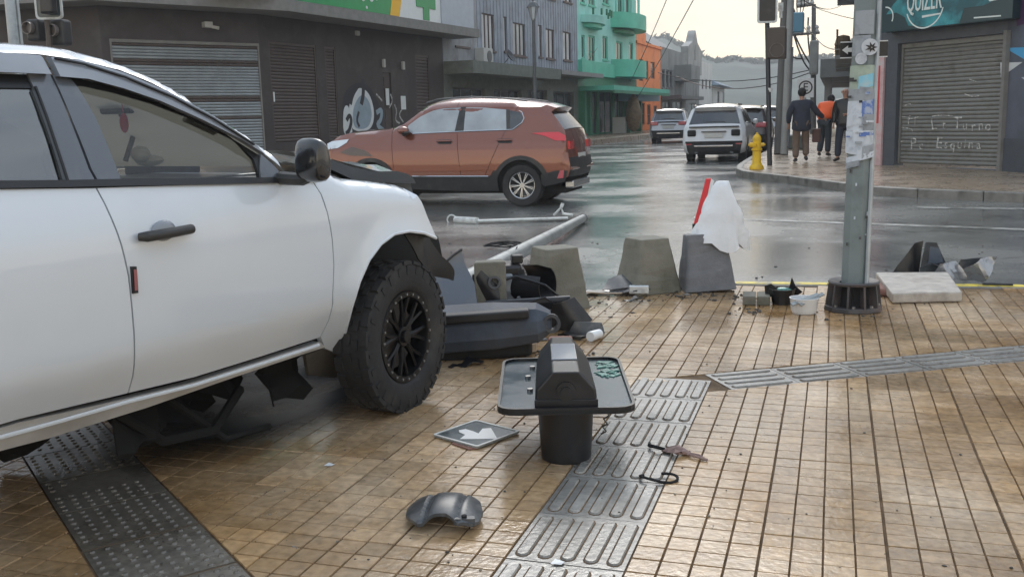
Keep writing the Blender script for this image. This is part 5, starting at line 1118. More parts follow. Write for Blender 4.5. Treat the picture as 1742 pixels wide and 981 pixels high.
p0_ = TX(314, 203, .08); p1_ = TX(364, 226, .08)
mb = MB(); a, b = V((p0_[0], ty(p0_[1])+.08, p0_[1])), V((p1_[0], ty(p1_[1])+.08, p1_[1])); mb.tube([a+V((0, -.03, .012)), a, b, b+V((0, -.03, .012))], .011, 8); obj('grab_handle', mb, 'ac_white', TROOT, smooth=True)
x, z = TX(188, 210, .55); mb = MB(); mb.sph((x, .62, z), (.018, .018, .042), 10, 8); mb.tube([(x, .62, z+.04), (x-.01, .62, z+.2)], .002, 4); obj('hanging_ornament', mb, 'ornament_red', TROOT, smooth=True)
x, z = TX(176, 183, .6); mb = MB(); mb.tube([(x-.04, .7, z+.02), (x, .66, z+.03), (x+.03, .66, z+.01), (x+.01, .66, z-.02), (x-.01, .68, z-.04)], .008, 6); obj('charm_cord', mb, 'dash_dark', TROOT)
x, z = TX(172, 184, .62); mb = MB(); mb.b2((x-.02, .60, z-.028), (x+.01, .80, z+.03)); obj('rear_view_mirror', mb, 'under_dark', TROOT, bevel=.012)
x, z = TX(252, 262, .45); mb = MB(); mb.sph((x, .60, z), (.035, .05, .035), 10, 8); mb.sph((x+.06, .62, z-.03), (.06, .06, .025), 10, 6); obj('crumpled_tissue', mb, 'ac_white', TROOT, smooth=True)
x, z = TX(226, 250, .7); mb = MB(); mb.tube([(x-.04, .82, z-.06), (x+.03, .82, z+.08)], .012, 6); obj('column_stalk', mb, 'steel_dirty', TROOT)
x, z = TX(420, 270, .3); mb = MB(); mb.sph((x, .42, z), (.018, .018, .018), 8, 6); mb.lathe([(.02, -.03), (.018, -.015)], 8, Matrix.Translation((x, .42, z))); obj('dash_figure', mb, 'yellow_paint', TROOT, smooth=True)
for y0 in (.3, 1.05):
    mb = MB(); mb.b2((-1.95, y0, .7), (-1.82, y0+.5, 1.25)); mb.b2((-1.92, y0+.13, 1.26), (-1.83, y0+.37, 1.42)); obj('front_seat', mb, 'dash_dark', TROOT, bevel=.05)
tb('rear_seat', (-2.6, .25, .8), (-2.45, WT-.25, 1.3), 'dash_dark', bevel=.05); tb('rear_cab_wall', (xr, .1, .5), (xr+.05, WT-.1, 1.2), 'truck_paint')
# door handle, badge, mirror
h0, h1 = TX(229, 396), TX(322, 390); xm = (h0[0]+h1[0])/2; zm = (h0[1]+h1[1])/2-.004
a = TS(h0[0]+.02, zm-.004, -.035); b = TS(h1[0]-.02, zm+.002, -.035); mb = MB(); mb.tube([TS(h0[0]+.005, zm-.004, -.012), a, a.lerp(b, .5)+V((0, -.008, 0)), b, TS(h1[0]-.004, zm+.002, -.012)], [.014, .019, .018, .018, .013], 10)
dh = obj('door_handle', mb, 'plastic_black', TROOT, smooth=True)
mb = MB(); mb.sph((xm, ty(zm)-.004, zm+.006), (.055, .018, .038), 16, 10); obj('handle_cup', mb, 'visor_grey', dh, smooth=True)
bx = TL([(221, 453), (230, 453), (233, 498), (224, 499)]); tp('door_edge_guard', bx, 'trim_black', off=-.008, step=.02); tp('guard_sticker', TL([(224, 458), (229, 458), (231, 493), (226, 494)]), 'sticker_red', off=-.012, step=.02, thick=.002)
m0 = TX(478, 236, -.12); m1 = TX(538, 309, -.12); cx = (m0[0]+m1[0])/2; cz = (m0[1]+m1[1])/2; hx = (m1[0]-m0[0])/2*.98; hz = (m0[1]-m1[1])/2*1.0
mb = MB(); n = 20; rows = [(-.065, .62), (-.06, .8), (-.045, .93), (-.01, 1.0), (.03, .99), (.05, .95), (.055, .9)]
for yy, sc in rows:
    for k in range(n):
        t = 2*pi*k/n; c_, s_ = cos(t), sin(t); e = .72; X = hx*sc*abs(c_)**e*(1 if c_ > 0 else -1); Z = hz*sc*abs(s_)**e*(1 if s_ > 0 else -1)
        mb.v.append((cx+X*(1-.18*(Z/hz))*.95+(yy*.2), -.11+yy*1.15, cz+Z-.008*(X/hx)))
mb.f = [(j*n+k, j*n+(k+1) % n, (j+1)*n+(k+1) % n, (j+1)*n+k) for j in range(len(rows)-1) for k in range(n)]+[tuple(range(n))[::-1], tuple(range((len(rows)-1)*n, len(rows)*n))]
mr_ = obj('door_mirror', mb, 'mirror_black', TROOT, smooth=True)
mb = MB(); mb.add([(cx-hx*.80, -.15, cz-hz*.6), (cx-hx*.80, -.085, cz-hz*.6), (cx-hx*.80, -.085, cz+hz*.55), (cx-hx*.80, -.15, cz+hz*.55)], [(0, 1, 2, 3)]); obj('mirror_glass', mb, 'pillar_grey', mr_)
mb = MB(); mb.tube([(cx-.03, .05, cz-hz*.78), (cx-.01, -.06, cz-hz*.85), (cx, -.1, cz-hz*.7)], [.028, .026, .022], 8); obj('mirror_arm', mb, 'plastic_black', mr_, smooth=True)
# ---- bonnet, buckled upwards, with its dark frame hanging at the edge
he = TL([(541, 272), (565, 272), (600, 283), (640, 291), (672, 292), (692, 296)], .16)
mb = MB(); K = 14; rows = []
for i, (x, z) in enumerate(he):
    y0 = ty(z)+.16; t = i/(len(he)-1)
    rows.append([(x+.05*(1-(2*k/K-1)**2), y0+(WT-2*y0)*k/K, z+.045*sin(min(1, k/3)*pi/2)*(1-t*.3)+.02*sin(k*1.3+i)*t) for k in range(K+1)])
rows.append([(x+.03, y, z-.035) for x, y, z in rows[-1]])
rows.append([(x+.02, y, z-.06) for x, y, z in rows[-1]])
mb.v = [v for r_ in rows for v in r_]; mb.f = [(j*(K+1)+k, j*(K+1)+k+1, (j+1)*(K+1)+k+1, (j+1)*(K+1)+k) for j in range(len(rows)-1) for k in range(K)]
bn = obj('bonnet', mb, 'truck_paint', TROOT, smooth=True)
lo = TL([(541, 276), (562, 288), (600, 306), (650, 310), (690, 312), (706, 312)], .16); up_ = TL([(541, 268), (565, 272), (600, 284), (640, 292), (676, 291), (694, 296), (704, 304)], .155)
pg_ = up_+list(reversed(lo)); panel('bonnet_frame', pg_, lambda u, v: V((u, ty(v)+.155+.03*(v-1.1), v)), 'plastic_black', bn, .03, .05, inward=(0, 1, 0))
sc = TL([(541, 262), (550, 268), (541, 285)], .1); tb('scuttle', (gF[0][0]-.05, .14, 1.15), (gF[0][0]+.06, WT-.14, 1.2), 'plastic_black')
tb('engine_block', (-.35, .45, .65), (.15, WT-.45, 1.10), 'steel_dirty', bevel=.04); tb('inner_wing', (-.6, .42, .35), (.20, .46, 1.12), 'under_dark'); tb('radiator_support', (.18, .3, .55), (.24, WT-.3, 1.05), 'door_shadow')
# chassis, mud flap, suspension
tb('chassis_rail', (-3.8, .42, .42), (.2, .52, .56), 'door_shadow'); tb('chassis_rail', (-3.8, WT-.52, .42), (.2, WT-.42, .56), 'door_shadow'); tb('gearbox', (-1.6, .75, .33), (-.5, 1.1, .6), 'steel_dirty', bevel=.05); tb('floor_pan', (-2.7, .14, .50), (-.5, WT-.14, .54), 'door_shadow')
tb('underbody', (-2.6, .25, .36), (-.45, WT-.25, .50), 'under_dark', bevel=.04); tb('transmission', (-2.3, .6, .24), (-.3, 1.2, .37), 'under_dark', bevel=.05); tb('fuel_tank', (-2.5, 1.1, .28), (-1.2, 1.6, .45), 'under_dark', bevel=.05)
tb('skid_pan', (-.7, .62, .28), (-.35, 1.25, .36), 'steel_dirty', bevel=.03)
fl = TL([(520, 604), (560, 588), (600, 569), (602, 632), (592, 640), (566, 642), (526, 638)], .03); panel('mud_flap', fl, lambda u, v: V((u, ty(v)+.03, v)), 'mud', TROOT, .05, .02, inward=(0, 1, 0))
mb = MB(); mb.cyl((-.02, .3, .37), (-.02, WT-.3, .37), .04, n=10); mb.tube([(-.35, .55, .45), (0, .35, .33)], .03, 6); mb.cyl((.05, .42, .4), (-.02, .5, .95), .045, n=10); obj('front_suspension', mb, 'steel_dirty', TROOT)
rr9 = random.Random(4)
for k in range(7):
    x0 = -1.5+k*.17; P = [(x0+rr9.uniform(-.1, .1), .40), (x0+.22+rr9.uniform(-.05, .1), .42), (x0+.2+rr9.uniform(-.05, .12), rr9.uniform(.05, .22)), (x0+.08, rr9.uniform(.02, .16)), (x0-.04, rr9.uniform(.12, .3))]
    y9 = .55+rr9.uniform(-.15, .5); panel('torn_undertray', P, lambda u, v: V((u, y9+.05*sin(u*25)+.06*sin(v*30), v)), 'under_dark', TROOT, .06, .01, inward=(0, 1, 0))
mb = MB(); mb.tube([(-1.3, .5, .3), (-1.1, .45, .12), (-.85, .42, .10), (-.6, .5, .22)], .022, 6); mb.tube([(-1.0, .6, .3), (-.8, .4, .05), (-.55, .38, .04)], .016, 6); obj('hanging_pipe', mb, 'under_dark', TROOT, smooth=True)
# wheels: chunky off-road tyres, black bead-lock rims with bright bolts
def offroad(loc, flip, steer=0):
    r, w, rr = .378, .195, .228; h = w/2; t = MB(); R90 = Matrix.Rotation(pi/2, 4, 'X')
    prof = [(rr*.98, -h*.70), (rr+.008, -h*.86), (rr+.03, -h*.97), (r*.80, -h*1.0), (r*.90, -h*.98), (r*.965, -h*.90), (r*.978, -h*.75), (r*.98, 0), (r*.978, h*.75), (r*.965, h*.90), (r*.88, h), (rr, h*.85)]
    t.lathe([(a, -b) for a, b in prof], 56, R90)
    o = obj('wheel', t, 'tyre', TROOT, smooth=True); o.location = loc; o.rotation_euler = (0, .3, (pi if flip else 0)+steer)
    n = 26
    for k in range(n):
        a = 2*pi*k/n
        for i, (y, dy, da, wx) in enumerate(((-h*.78, h*.44, 0, .034), (-h*.30, h*.38, .09, .030), (h*.14, h*.38, .02, .030), (h*.72, h*.5, .12, .034))):
            b = MB(); b.box((0, y, r-.008), (wx*(2.15 if i in (0, 3) else 1.7), dy*.94, .018), taper=.92); q = b
            M_ = Matrix.Rotation(-a-da, 4, 'Y') @ Matrix.Rotation(random.uniform(-.25, .25)+(.3 if i % 2 else -.3), 4, 'Z') if False else Matrix.Rotation(-a-da, 4, 'Y')
            if i == 0: lug = MB()
            t2 = placed(q, M_)
            if k == 0 and i == 0: L0 = MB()
            L0.add(t2.v, t2.f)
        s = MB(); s.box((0, -h*.965, r*.885), (.030 if k % 2 else .022, .012, .045 if k % 2 else .036), taper=.8); s = placed(s, Matrix.Rotation(-a, 4, 'Y')); L0.add(s.v, s.f)
    obj('tread_blocks', L0, 'tyre', o)
    q = MB(); q.lathe([(rr*1.02, h*.80), (rr*1.0, h*.88), (rr*.88, h*.88), (rr*.86, h*.7), (rr*.84, -h*.2), (rr*.8, -h*.6), (.001, -h*.6)], 40, R90); rim = obj('rim', q, 'rim_black', o, smooth=True)
    for k in range(24):
        a = 2*pi*k/24; q = MB(); q.cyl((rr*.935*cos(a), -h*.95, rr*.935*sin(a)), (rr*.935*cos(a), -h*.85, rr*.935*sin(a)), .0065, n=8); obj('rim_bolt', q, 'bolt', o)
    for k in range(8):
        a = 2*pi*k/8+.2; q = MB()
        for dd in (-.17, .17):
            c0 = V((.05*cos(a), -h*.50, .05*sin(a))); c1 = V((rr*.52*cos(a+dd*.5), -h*.60, rr*.52*sin(a+dd*.5))); c2 = V((rr*.88*cos(a+dd), -h*.66, rr*.88*sin(a+dd))); q.tube([c0, c1, c2], [.017, .012, .011], 6)
        obj('spoke', q, 'rim_black', o, smooth=True)
    q = MB(); q.cyl((0, -h*.72, 0), (0, -h*.45, 0), .05, n=16); q.cyl((0, -h*.9, 0), (0, -h*.7, 0), .032, n=12); obj('hub', q, 'rim_black', o, bevel=.004)
    q = MB(); q.cyl((0, -h*.1, 0), (0, -h*.0, 0), rr*.72, n=24); obj('brake_disc', q, 'steel_dirty', o)
    return o
WC = .37
offroad((.075, .115, WC), False, radians(4.5)); offroad((.075, WT-.115, WC), True, radians(7)); offroad((-3.05, .135, WC), False); offroad((-3.05, WT-.135, WC), True)
# load bed behind the cab (outside the picture)
for sg, y0 in ((1, 0), (-1, WT)):
    pl = [(-4.3, .6), (-4.3, 1.2), (xr-.02, 1.2), (xr-.02, .5)]+[(-3.05+.48*cos(t), .37+.48*sin(t)) for t in [radians(a) for a in range(20, 161, 14)]]
    panel('load_bed_side', pl, (lambda u, v: TS(u, v)) if sg > 0 else (lambda u, v: V((u, WT-ty(v), v))), 'truck_paint', TROOT, .12, .02, inward=(0, sg, 0))
tb('load_bed_floor', (-4.28, .08, .72), (xr-.04, WT-.08, .76), 'truck_paint'); tb('tailgate', (-4.34, .06, .6), (-4.29, WT-.06, 1.2), 'truck_paint', bevel=.02)

# shade under the pickup, painted as dark films with faded edges
m = bpy.data.materials.new('shade_film'); m.use_nodes = True; nt = m.node_tree; MATS['shade_film'] = m; b_ = nt.nodes['Principled BSDF']; b_.inputs['Base Color'].default_value = (.008, .007, .008, 1); b_.inputs['Roughness'].default_value = .6; b_.inputs['Specular IOR Level'].default_value = .15
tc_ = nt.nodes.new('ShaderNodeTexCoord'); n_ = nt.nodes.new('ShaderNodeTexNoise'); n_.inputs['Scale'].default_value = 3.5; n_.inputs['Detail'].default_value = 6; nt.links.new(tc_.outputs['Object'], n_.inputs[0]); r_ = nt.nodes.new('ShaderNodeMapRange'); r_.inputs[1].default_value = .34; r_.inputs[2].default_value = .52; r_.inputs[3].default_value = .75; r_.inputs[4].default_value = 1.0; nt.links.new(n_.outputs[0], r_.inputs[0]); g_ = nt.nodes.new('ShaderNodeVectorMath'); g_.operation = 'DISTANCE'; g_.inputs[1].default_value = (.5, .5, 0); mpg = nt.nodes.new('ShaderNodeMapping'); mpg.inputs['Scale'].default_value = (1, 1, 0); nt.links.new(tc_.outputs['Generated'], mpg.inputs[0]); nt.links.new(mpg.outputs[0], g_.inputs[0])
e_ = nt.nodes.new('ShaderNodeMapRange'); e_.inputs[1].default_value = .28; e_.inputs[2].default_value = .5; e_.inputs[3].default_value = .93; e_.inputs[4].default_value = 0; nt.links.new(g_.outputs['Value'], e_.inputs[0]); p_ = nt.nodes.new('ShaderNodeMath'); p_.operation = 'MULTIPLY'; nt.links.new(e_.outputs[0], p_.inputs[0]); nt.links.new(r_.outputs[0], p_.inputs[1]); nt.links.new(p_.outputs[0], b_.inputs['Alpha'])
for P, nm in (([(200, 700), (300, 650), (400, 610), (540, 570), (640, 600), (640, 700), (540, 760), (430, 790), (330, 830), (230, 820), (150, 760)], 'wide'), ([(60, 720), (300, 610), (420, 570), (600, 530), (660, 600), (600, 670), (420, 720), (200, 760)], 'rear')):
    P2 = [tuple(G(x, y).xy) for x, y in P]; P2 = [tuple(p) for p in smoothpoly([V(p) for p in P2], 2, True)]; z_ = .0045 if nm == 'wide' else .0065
    o = panel('painted_shade', P2, lambda u, v: V((u, v, z_)), 'shade_film', None, .2, 0); o['kind'] = 'stuff'; o['label'] = 'dark oily film on the tiles under the pickup'
mat('galvanised', (.34, .36, .36), .38, metal=.55, var=.16, vscale=5, bump=.1, dirt=(.22, .24, .24), dscale=3)
mat('pole_green', (.17, .20, .195), .5, var=.15, vscale=3, dirt=(.10, .115, .11), dscale=4)
mat('pole_wood', (.13, .125, .115), .8, var=.25, vscale=3, stretch=(1, 1, .15)); mat('pole_pale', (.30, .30, .28), .7, var=.15, vscale=2)
mat('signal_black', (.012, .012, .014), .33, var=.3, vscale=6, dirt=(.035, .035, .035), dscale=5, dth=(.55, .75)); mat('signal_brown', (.07, .055, .045), .5); mat('lens_dull', (.16, .14, .13), .3)
mat('plate_wet', (.075, .095, .10), .14, var=.25, vscale=3, rvar=.09, rscale=4); mat('pale_border', (.62, .64, .62), .4, dirt=(.35, .35, .34), dscale=8)
mat('hydrant_yellow', (.80, .50, .01), .45, var=.08, vscale=8, dirt=(.5, .3, .03), dscale=5); mat('base_iron', (.06, .055, .055), .5, var=.3, vscale=9, dirt=(.10, .07, .06), dscale=7)
mat('slab_stone', (.44, .40, .35), .6, bump=.6, bscale=50, var=.25, vscale=9, dirt=(.30, .24, .20), dscale=6); mat('brick_tan', (.33, .25, .17), .7, var=.2, vscale=9); mat('brick_red', (.25, .12, .09), .8, var=.25, vscale=9)
mat('rag_pink', (.28, .19, .17), .85, var=.25, vscale=30); mat('plastic_white', (.72, .73, .73), .35, var=.05, vscale=6); mat('bag_white', (.78, .79, .80), .35, bump=.4, bscale=25); mat('cone_red', (.72, .03, .04), .4)
mat('plastic_fragment', (.055, .06, .065), .34, var=.3, vscale=9, dirt=(.12, .12, .12), dscale=14); mat('bumper_black', (.065, .078, .10), .55, spec=.25, var=.3, vscale=5, bump=.2, bscale=60, dirt=(.07, .07, .075), dscale=4); mat('fascia_blue', (.085, .11, .15), .28, coat=.5, dirt=(.13, .14, .16), dscale=6)
mat('lamp_shell', (.30, .31, .33), .15, metal=.3, coat=1, dirt=(.08, .08, .09), dscale=11); mat('glass_green', (.10, .30, .24), .1, dirt=(.03, .06, .06), dscale=22); mat('grit', (.22, .19, .15), .8, var=.5, vscale=60); mat('grit_dark', (.05, .045, .04), .7)
mat('jacket_navy', (.022, .027, .045), .8, var=.2, vscale=12); mat('trousers_khaki', (.15, .105, .075), .85, var=.15, vscale=12); mat('trousers_dark', (.035, .045, .055), .85); mat('vest_orange', (.95, .13, .02), .6, emit=None); mat('hair_black', (.012, .01, .009), .7); mat('shoe', (.025, .02, .018), .6); mat('bag_brown', (.08, .035, .028), .6)
mat('poster_white', (.55, .58, .62), .55, var=.12, vscale=9, dirt=(.35, .38, .42), dscale=16); mat('poster_green', (.34, .40, .32), .6, var=.15, vscale=9, dirt=(.25, .3, .27), dscale=12); mat('poster_blue', (.10, .17, .42), .55, dirt=(.35, .4, .5), dscale=14, dth=(.5, .6)); mat('poster_cyan', (.22, .50, .62), .55, dirt=(.4, .5, .5), dscale=14); mat('poster_grey', (.30, .32, .34), .6, dirt=(.18, .19, .2), dscale=9)
def T(v): return Matrix.Translation(V(v))
def RX(a): return Matrix.Rotation(radians(a), 4, 'X')
def RY(a): return Matrix.Rotation(radians(a), 4, 'Y')
def RZ(a): return Matrix.Rotation(radians(a), 4, 'Z')
def rrect(w, h, r, n=4): return [(sx*(w/2-r)+r*cos(a0+pi/2*k/n), sy*(h/2-r)+r*sin(a0+pi/2*k/n)) for sx, sy, a0 in ((1, 1, 0), (-1, 1, pi/2), (-1, -1, pi), (1, -1, 1.5*pi)) for k in range(n+1)]
def ring(mb, P, Q, z0, z1):          # frame between outline P and Q, same count
    n = len(P); mb.add([(x, y, z) for z in (z0, z1) for x, y in P]+[(x, y, z) for z in (z0, z1) for x, y in Q], [(n+k, n+(k+1) % n, 3*n+(k+1) % n, 3*n+k) for k in range(n)]+[(k, 2*n+k, 2*n+(k+1) % n, (k+1) % n) for k in range(n)]+[(k, (k+1) % n, n+(k+1) % n, n+k) for k in range(n)]+[(2*n+k, 3*n+k, 3*n+(k+1) % n, 2*n+(k+1) % n) for k in range(n)])

# ================= fallen traffic signal lying lens-down on its backplate
ax = V((-.25, .85)).normalized(); t = thing('fallen_traffic_signal', 'broken traffic signal lying face down, its wide backplate held up like a tray', 'traffic signal', (-1.13, 4.22, 0), atan2(ax.y, ax.x)-pi/2)
P = rrect(.57, .88, .075); mb = MB(); mb.prism(P, .242, .250); obj('backplate', mb, 'plate_wet', t)
mb = MB(); P2 = rrect(.545, .855, .065); ring(mb, P, P2, .236, .264); obj('backplate_rim', mb, 'signal_black', t)
mb = MB(); ys = [(-.40, 1), (-.38, 1.04), (.10, 1.0), (.36, .86)]; hexp = [(-.125, .252), (-.118, .33), (-.052, .405), (.052, .405), (.118, .33), (.125, .252)]
for y, s in ys: mb.v += [(x*s, y, .25+(z-.25)*(s if y > 0 else 1)) for x, z in hexp]
n = 6; mb.f = [(j*n+k, j*n+k+1, (j+1)*n+k+1, (j+1)*n+k) for j in range(3) for k in range(n-1)]+[tuple(range(n)), tuple(range(3*n, 4*n))[::-1]]
obj('housing', mb, 'signal_black', t, bevel=.006)
mb = MB(); mb.b2((-.055, -.20, .405), (.055, .10, .411)); obj('housing_lid', mb, 'visor_grey', t, bevel=.004)
mb = MB(); mb.cyl((0, -.412, .325), (0, -.39, .325), .040, n=18); mb.cyl((0, -.425, .325), (0, -.41, .325), .022, n=14); obj('mounting_socket', mb, 'signal_black', t)
mb = MB(); mb.prism([(-.13, -.408), (.13, -.408), (.13, -.396), (-.13, -.396)], .25, .29); obj('hinge_lip', mb, 'signal_black', t, bevel=.003)
for y0 in (-.27, .12):
    mb = MB(); mb.lathe([(.118, .238), (.114, .14), (.105, .0), (.100, .002), (.108, .14), (.110, .235)], 28, T((0, y0, 0))); obj('visor', mb, 'signal_black', t, smooth=True)
    mb = MB(); mb.cyl((0, y0, .20), (0, y0, .205), .108, n=20); obj('lens', mb, 'lens_dull', t)
mb = MB(); mb.b2((-.06, .37, .25), (.06, .50, .36)); obj('broken_bracket', mb, 'brick_red', t, bevel=.012)
mb = MB(); mb.tube([(.0, .5, .3), (.01, .6, .27), (.03, .72, .2)], .028, 8); obj('pipe_stub', mb, 'galvanised', t, smooth=True)
for k in range(40):
    mb = MB(); x, y = random.uniform(.15, .26), random.uniform(.08, .38); s = random.uniform(.008, .03); a = random.uniform(0, 6.3)
    mb.prism([(x+s*cos(a+b), y+s*sin(a+b)) for b in (0, 1.9+random.random()*.5, 4.1)], .2505, .2505+random.uniform(.002, .006)); obj('lens_shard', mb, 'glass_green', t)
for x, y in ((-.16, .10), (-.15, -.12), (-.14, .28)): mb = MB(); mb.cyl((x, y, .25), (x, y, .262), .013, n=8); obj('bolt', mb, 'bolt', t)
mb = MB(); pts = [(.16, -.35, .24)]+[(.17+.012*sin(k*2.1), -.34+.03*k+.006*cos(k), .21-.035*k*.6) for k in range(1, 9)]; mb.tube(pts, .004, 5); obj('chain', mb, 'bolt', t)
# ================= white arrow sign lying flat
c = [G(735, 742), G(815, 765), G(885, 738), G(808, 718)]; mid = sum(c, V((0, 0, 0)))/4; u = (c[3]-c[0]+c[2]-c[1]).normalized(); ang = atan2(u.y, u.x)
t = thing('arrow_sign', 'dark square sign with white border and white arrow lying flat on the tiles', 'sign', (mid.x, mid.y, 0), ang); S_ = .285
mb = MB(); mb.prism(rrect(S_, S_, .015), .006, .012); obj('sign_plate', mb, 'plate_wet', t)
mb = MB(); ring(mb, rrect(S_, S_, .015), rrect(S_-.022, S_-.022, .010), .005, .015); obj('sign_border', mb, 'pale_border', t)
mb = MB(); A = [(-.085, -.03), (-.085, -.115), (-.03, -.09), (.05, -.10), (.10, -.035), (.10, .09), (.055, .05), (.025, .085), (.0, .04), (-.05, .055), (-.03, .0)]
A = [(-.10, -.10), (.03, -.105), (-.01, -.06), (.075, .02), (.11, -.01), (.10, .10), (-.01, .10), (.02, .07), (-.06, -.01), (-.10, .03)]
A = [G(640+x/2.903, 680+y/2.903, .013) for x, y in ((408, 150), (442, 144), (480, 155), (505, 166), (525, 142), (567, 139), (598, 192), (413, 193), (440, 172), (412, 160))]; A = [(cos(ang)*(p.x-mid.x)+sin(ang)*(p.y-mid.y), -sin(ang)*(p.x-mid.x)+cos(ang)*(p.y-mid.y)) for p in A]; mb.prism(A, .0125, .0145); obj('arrow', mb, 'plastic_white', t)
mb = MB(); mb.prism([(-.17, -.12), (-.13, -.14), (-.12, .02), (-.16, .0)], .001, .005); obj('torn_backing', mb, 'brick_red', t)
# ================= domed black plastic fragment in the foreground
t = thing('plastic_fragment', 'domed black plastic fragment with a torn edge, nearest the bottom of the picture', 'car part', (-1.31, 3.2, 0), radians(12))
P = [(-.135, -.05), (-.145, .03), (-.11, .11), (-.03, .135), (.06, .125), (.12, .07), (.14, -.01), (.135, -.085), (.115, -.12), (.065, -.13), (.05, -.118), (.02, -.10), (-.02, -.103), (-.045, -.12), (-.075, -.14), (-.10, -.11), (-.115, -.09)]
def dome(u, v): h = .082*max(0, 1-(u/.17)**2*.9)*max(0, 1-(v/.19)**2*.75); h -= .018*max(0, 1-abs(u+.055)/.012)+.012*max(0, 1-abs(u-.06)/.012); return V((u, v, max(.003, h)))
panel('moulded_shell', P, dome, 'plastic_fragment', t, .014, .012, inward=(0, 0, -1))
mb = MB(); mb.prism([(.05, -.118), (.125, -.112), (.12, -.085), (.055, -.09)], .028, .05); obj('mounting_tab', mb, 'plastic_fragment', t); mb = MB(); mb.cyl((.085, -.1, .05), (.085, -.1, .058), .010, n=8); obj('bolt_hole', mb, 'under_dark', t)
# ================= small litter
q = G(1125, 815); mb = MB(); mb.tube([V((q.x+.075*cos(a)*1.0-.01, q.y+.042*sin(a), .008+.006*sin(2*a))) for a in [2.6+5.2*k/20*1.0 for k in range(21)]], .006, 6); tag(obj('rubber_loop', mb, 'under_dark', smooth=True), 'black rubber loop lying open like a horseshoe on the tiles', 'rubber strip')
a = G(1105, 757); b = G(1150, 772); c = G(1195, 790)
t = thing('torn_cloth', 'dull pink rag tied to a black strap on the tactile strip', 'rag', (b.x, b.y, 0)); mb = MB(); mb.tube([V((a.x-b.x, a.y-b.y, .012)), V((-.12, .03, .02)), V((-.05, .01, .015))], [.006, .009, .007], 6); obj('strap', mb, 'under_dark', t, smooth=True)
mb = MB(); r = random.Random(5); n = 9
for j in range(5):
    for k in range(n): s = (1-abs(j-2)/3.2); mb.v.append(((j-2)*.03+r.uniform(-.006, .006), (k-4)*.011*s+r.uniform(-.004, .004), .004+.03*s*abs(cos(k*1.4+j))))
mb.f = [(j*n+k, j*n+k+1, (j+1)*n+k+1, (j+1)*n+k) for j in range(4) for k in range(n-1)]; obj('cloth', mb, 'rag_pink', t, smooth=True)
mb = MB(); mb.tube([(.04, -.01, .01), (.08, -.04, .014), (.14, -.06, .006)], .006, 5); mb.tube([(.05, .0, .01), (.1, -.02, .012), (.13, -.055, .008)], .004, 5); obj('strap', mb, 'rag_pink', t)
q = G(1012, 578); mb = MB(); M_ = T((q.x, q.y, .032)) @ RZ(70) @ RY(90); mb.lathe([(.0, -.055), (.032, -.055), (.034, -.05), (.030, .055), (.027, .055), (.028, -.045), (0, -.045)], 18, M_); tag(obj('paper_cup', mb, 'plastic_white', smooth=True), 'crushed white paper cup lying on the tiles in front of the leftmost concrete block', 'cup')
# ================= wrecked front end in front of the wheel
def LP(x0, y0, x1, y1, za, zb): a = G(x0, y0, za); b = G(x1, y1, zb); return a, b
t = thing('torn_bumper', 'torn off black front bumper lying beyond the front wheel of the pickup', 'car part', (-2.02, 5.58, 0), radians(16)); t.scale = (1.08, 1.1, 1.16); t.rotation_euler.y = radians(-3)
mb = MB(); X0, X1 = -.95, .42
sec = [(-.10, .06), (-.13, .12), (-.12, .20), (-.06, .26), (.04, .285), (.10, .26), (.10, .08), (.0, .05)]
for x, s in ((X0, 1), (-.3, 1.02), (.1, 1), (.34, .85), (X1, .45)): mb.v += [(x+(.0 if s > .5 else .0), y*s, .17+(z-.17)*s) for y, z in sec]
n = len(sec); mb.f = [(j*n+k, j*n+(k+1) % n, (j+1)*n+(k+1) % n, (j+1)*n+k) for j in range(4) for k in range(n)]+[tuple(range(n)), tuple(range(4*n, 5*n))[::-1]]
obj('bumper_skin', mb, 'bumper_black', t, bevel=.008); mb = MB(); mb.b2((X0, -.14, .215), (.30, -.055, .262)); obj('upper_groove', mb, 'signal_black', t, bevel=.01)
mb = MB(); mb.b2((X0, -.05, .0), (.30, .12, .10)); obj('lower_valance', mb, 'door_shadow', t, bevel=.02); mb = MB(); mb.lathe([(.045, -.03), (.05, .02), (.032, .02), (.028, -.02)], 18, T((.42, -.06, .17)) @ RX(90)); obj('fog_lamp_ring', mb, 'plastic_grey', t, smooth=True)
t = thing('torn_wing_panel', 'blue grey curved body panel propped up behind the torn black bumper', 'car part', (-2.38, 6.2, 0), radians(20)); t.scale = (1.1, 1, 1.12)
P = [(-.45, .16), (-.40, .24), (-.20, .34), (-.02, .47), (.03, .50), (.045, .42), (.10, .30), (.12, .12), (.02, .06), (-.3, .06)]
panel('curved_panel', P, lambda u, v: V((u, .10*sin(u*4)+.12*(v-.2)**2*3-.05*cos(v*7), v)), 'fascia_blue', t, .03, .008, inward=(0, 1, 0)); mb = MB(); mb.tube([V((u, .10*sin(u*4)+.12*(v-.2)**2*3-.05*cos(v*7)-.004, v+.004)) for u, v in P[:5]], .008, 5); obj('panel_lip', mb, 'signal_black', t)
mb = MB(); mb.prism([(.10, .10), (.30, .12), (.28, .25), (.11, .2)], .0, .42); obj('bracket_block', mb, 'concrete', t, bevel=.01)
t = thing('radiator_wreck', 'tangle of black radiator frame and grille parts beside the leftmost concrete block', 'car part', (-1.95, 6.45, 0), radians(14))
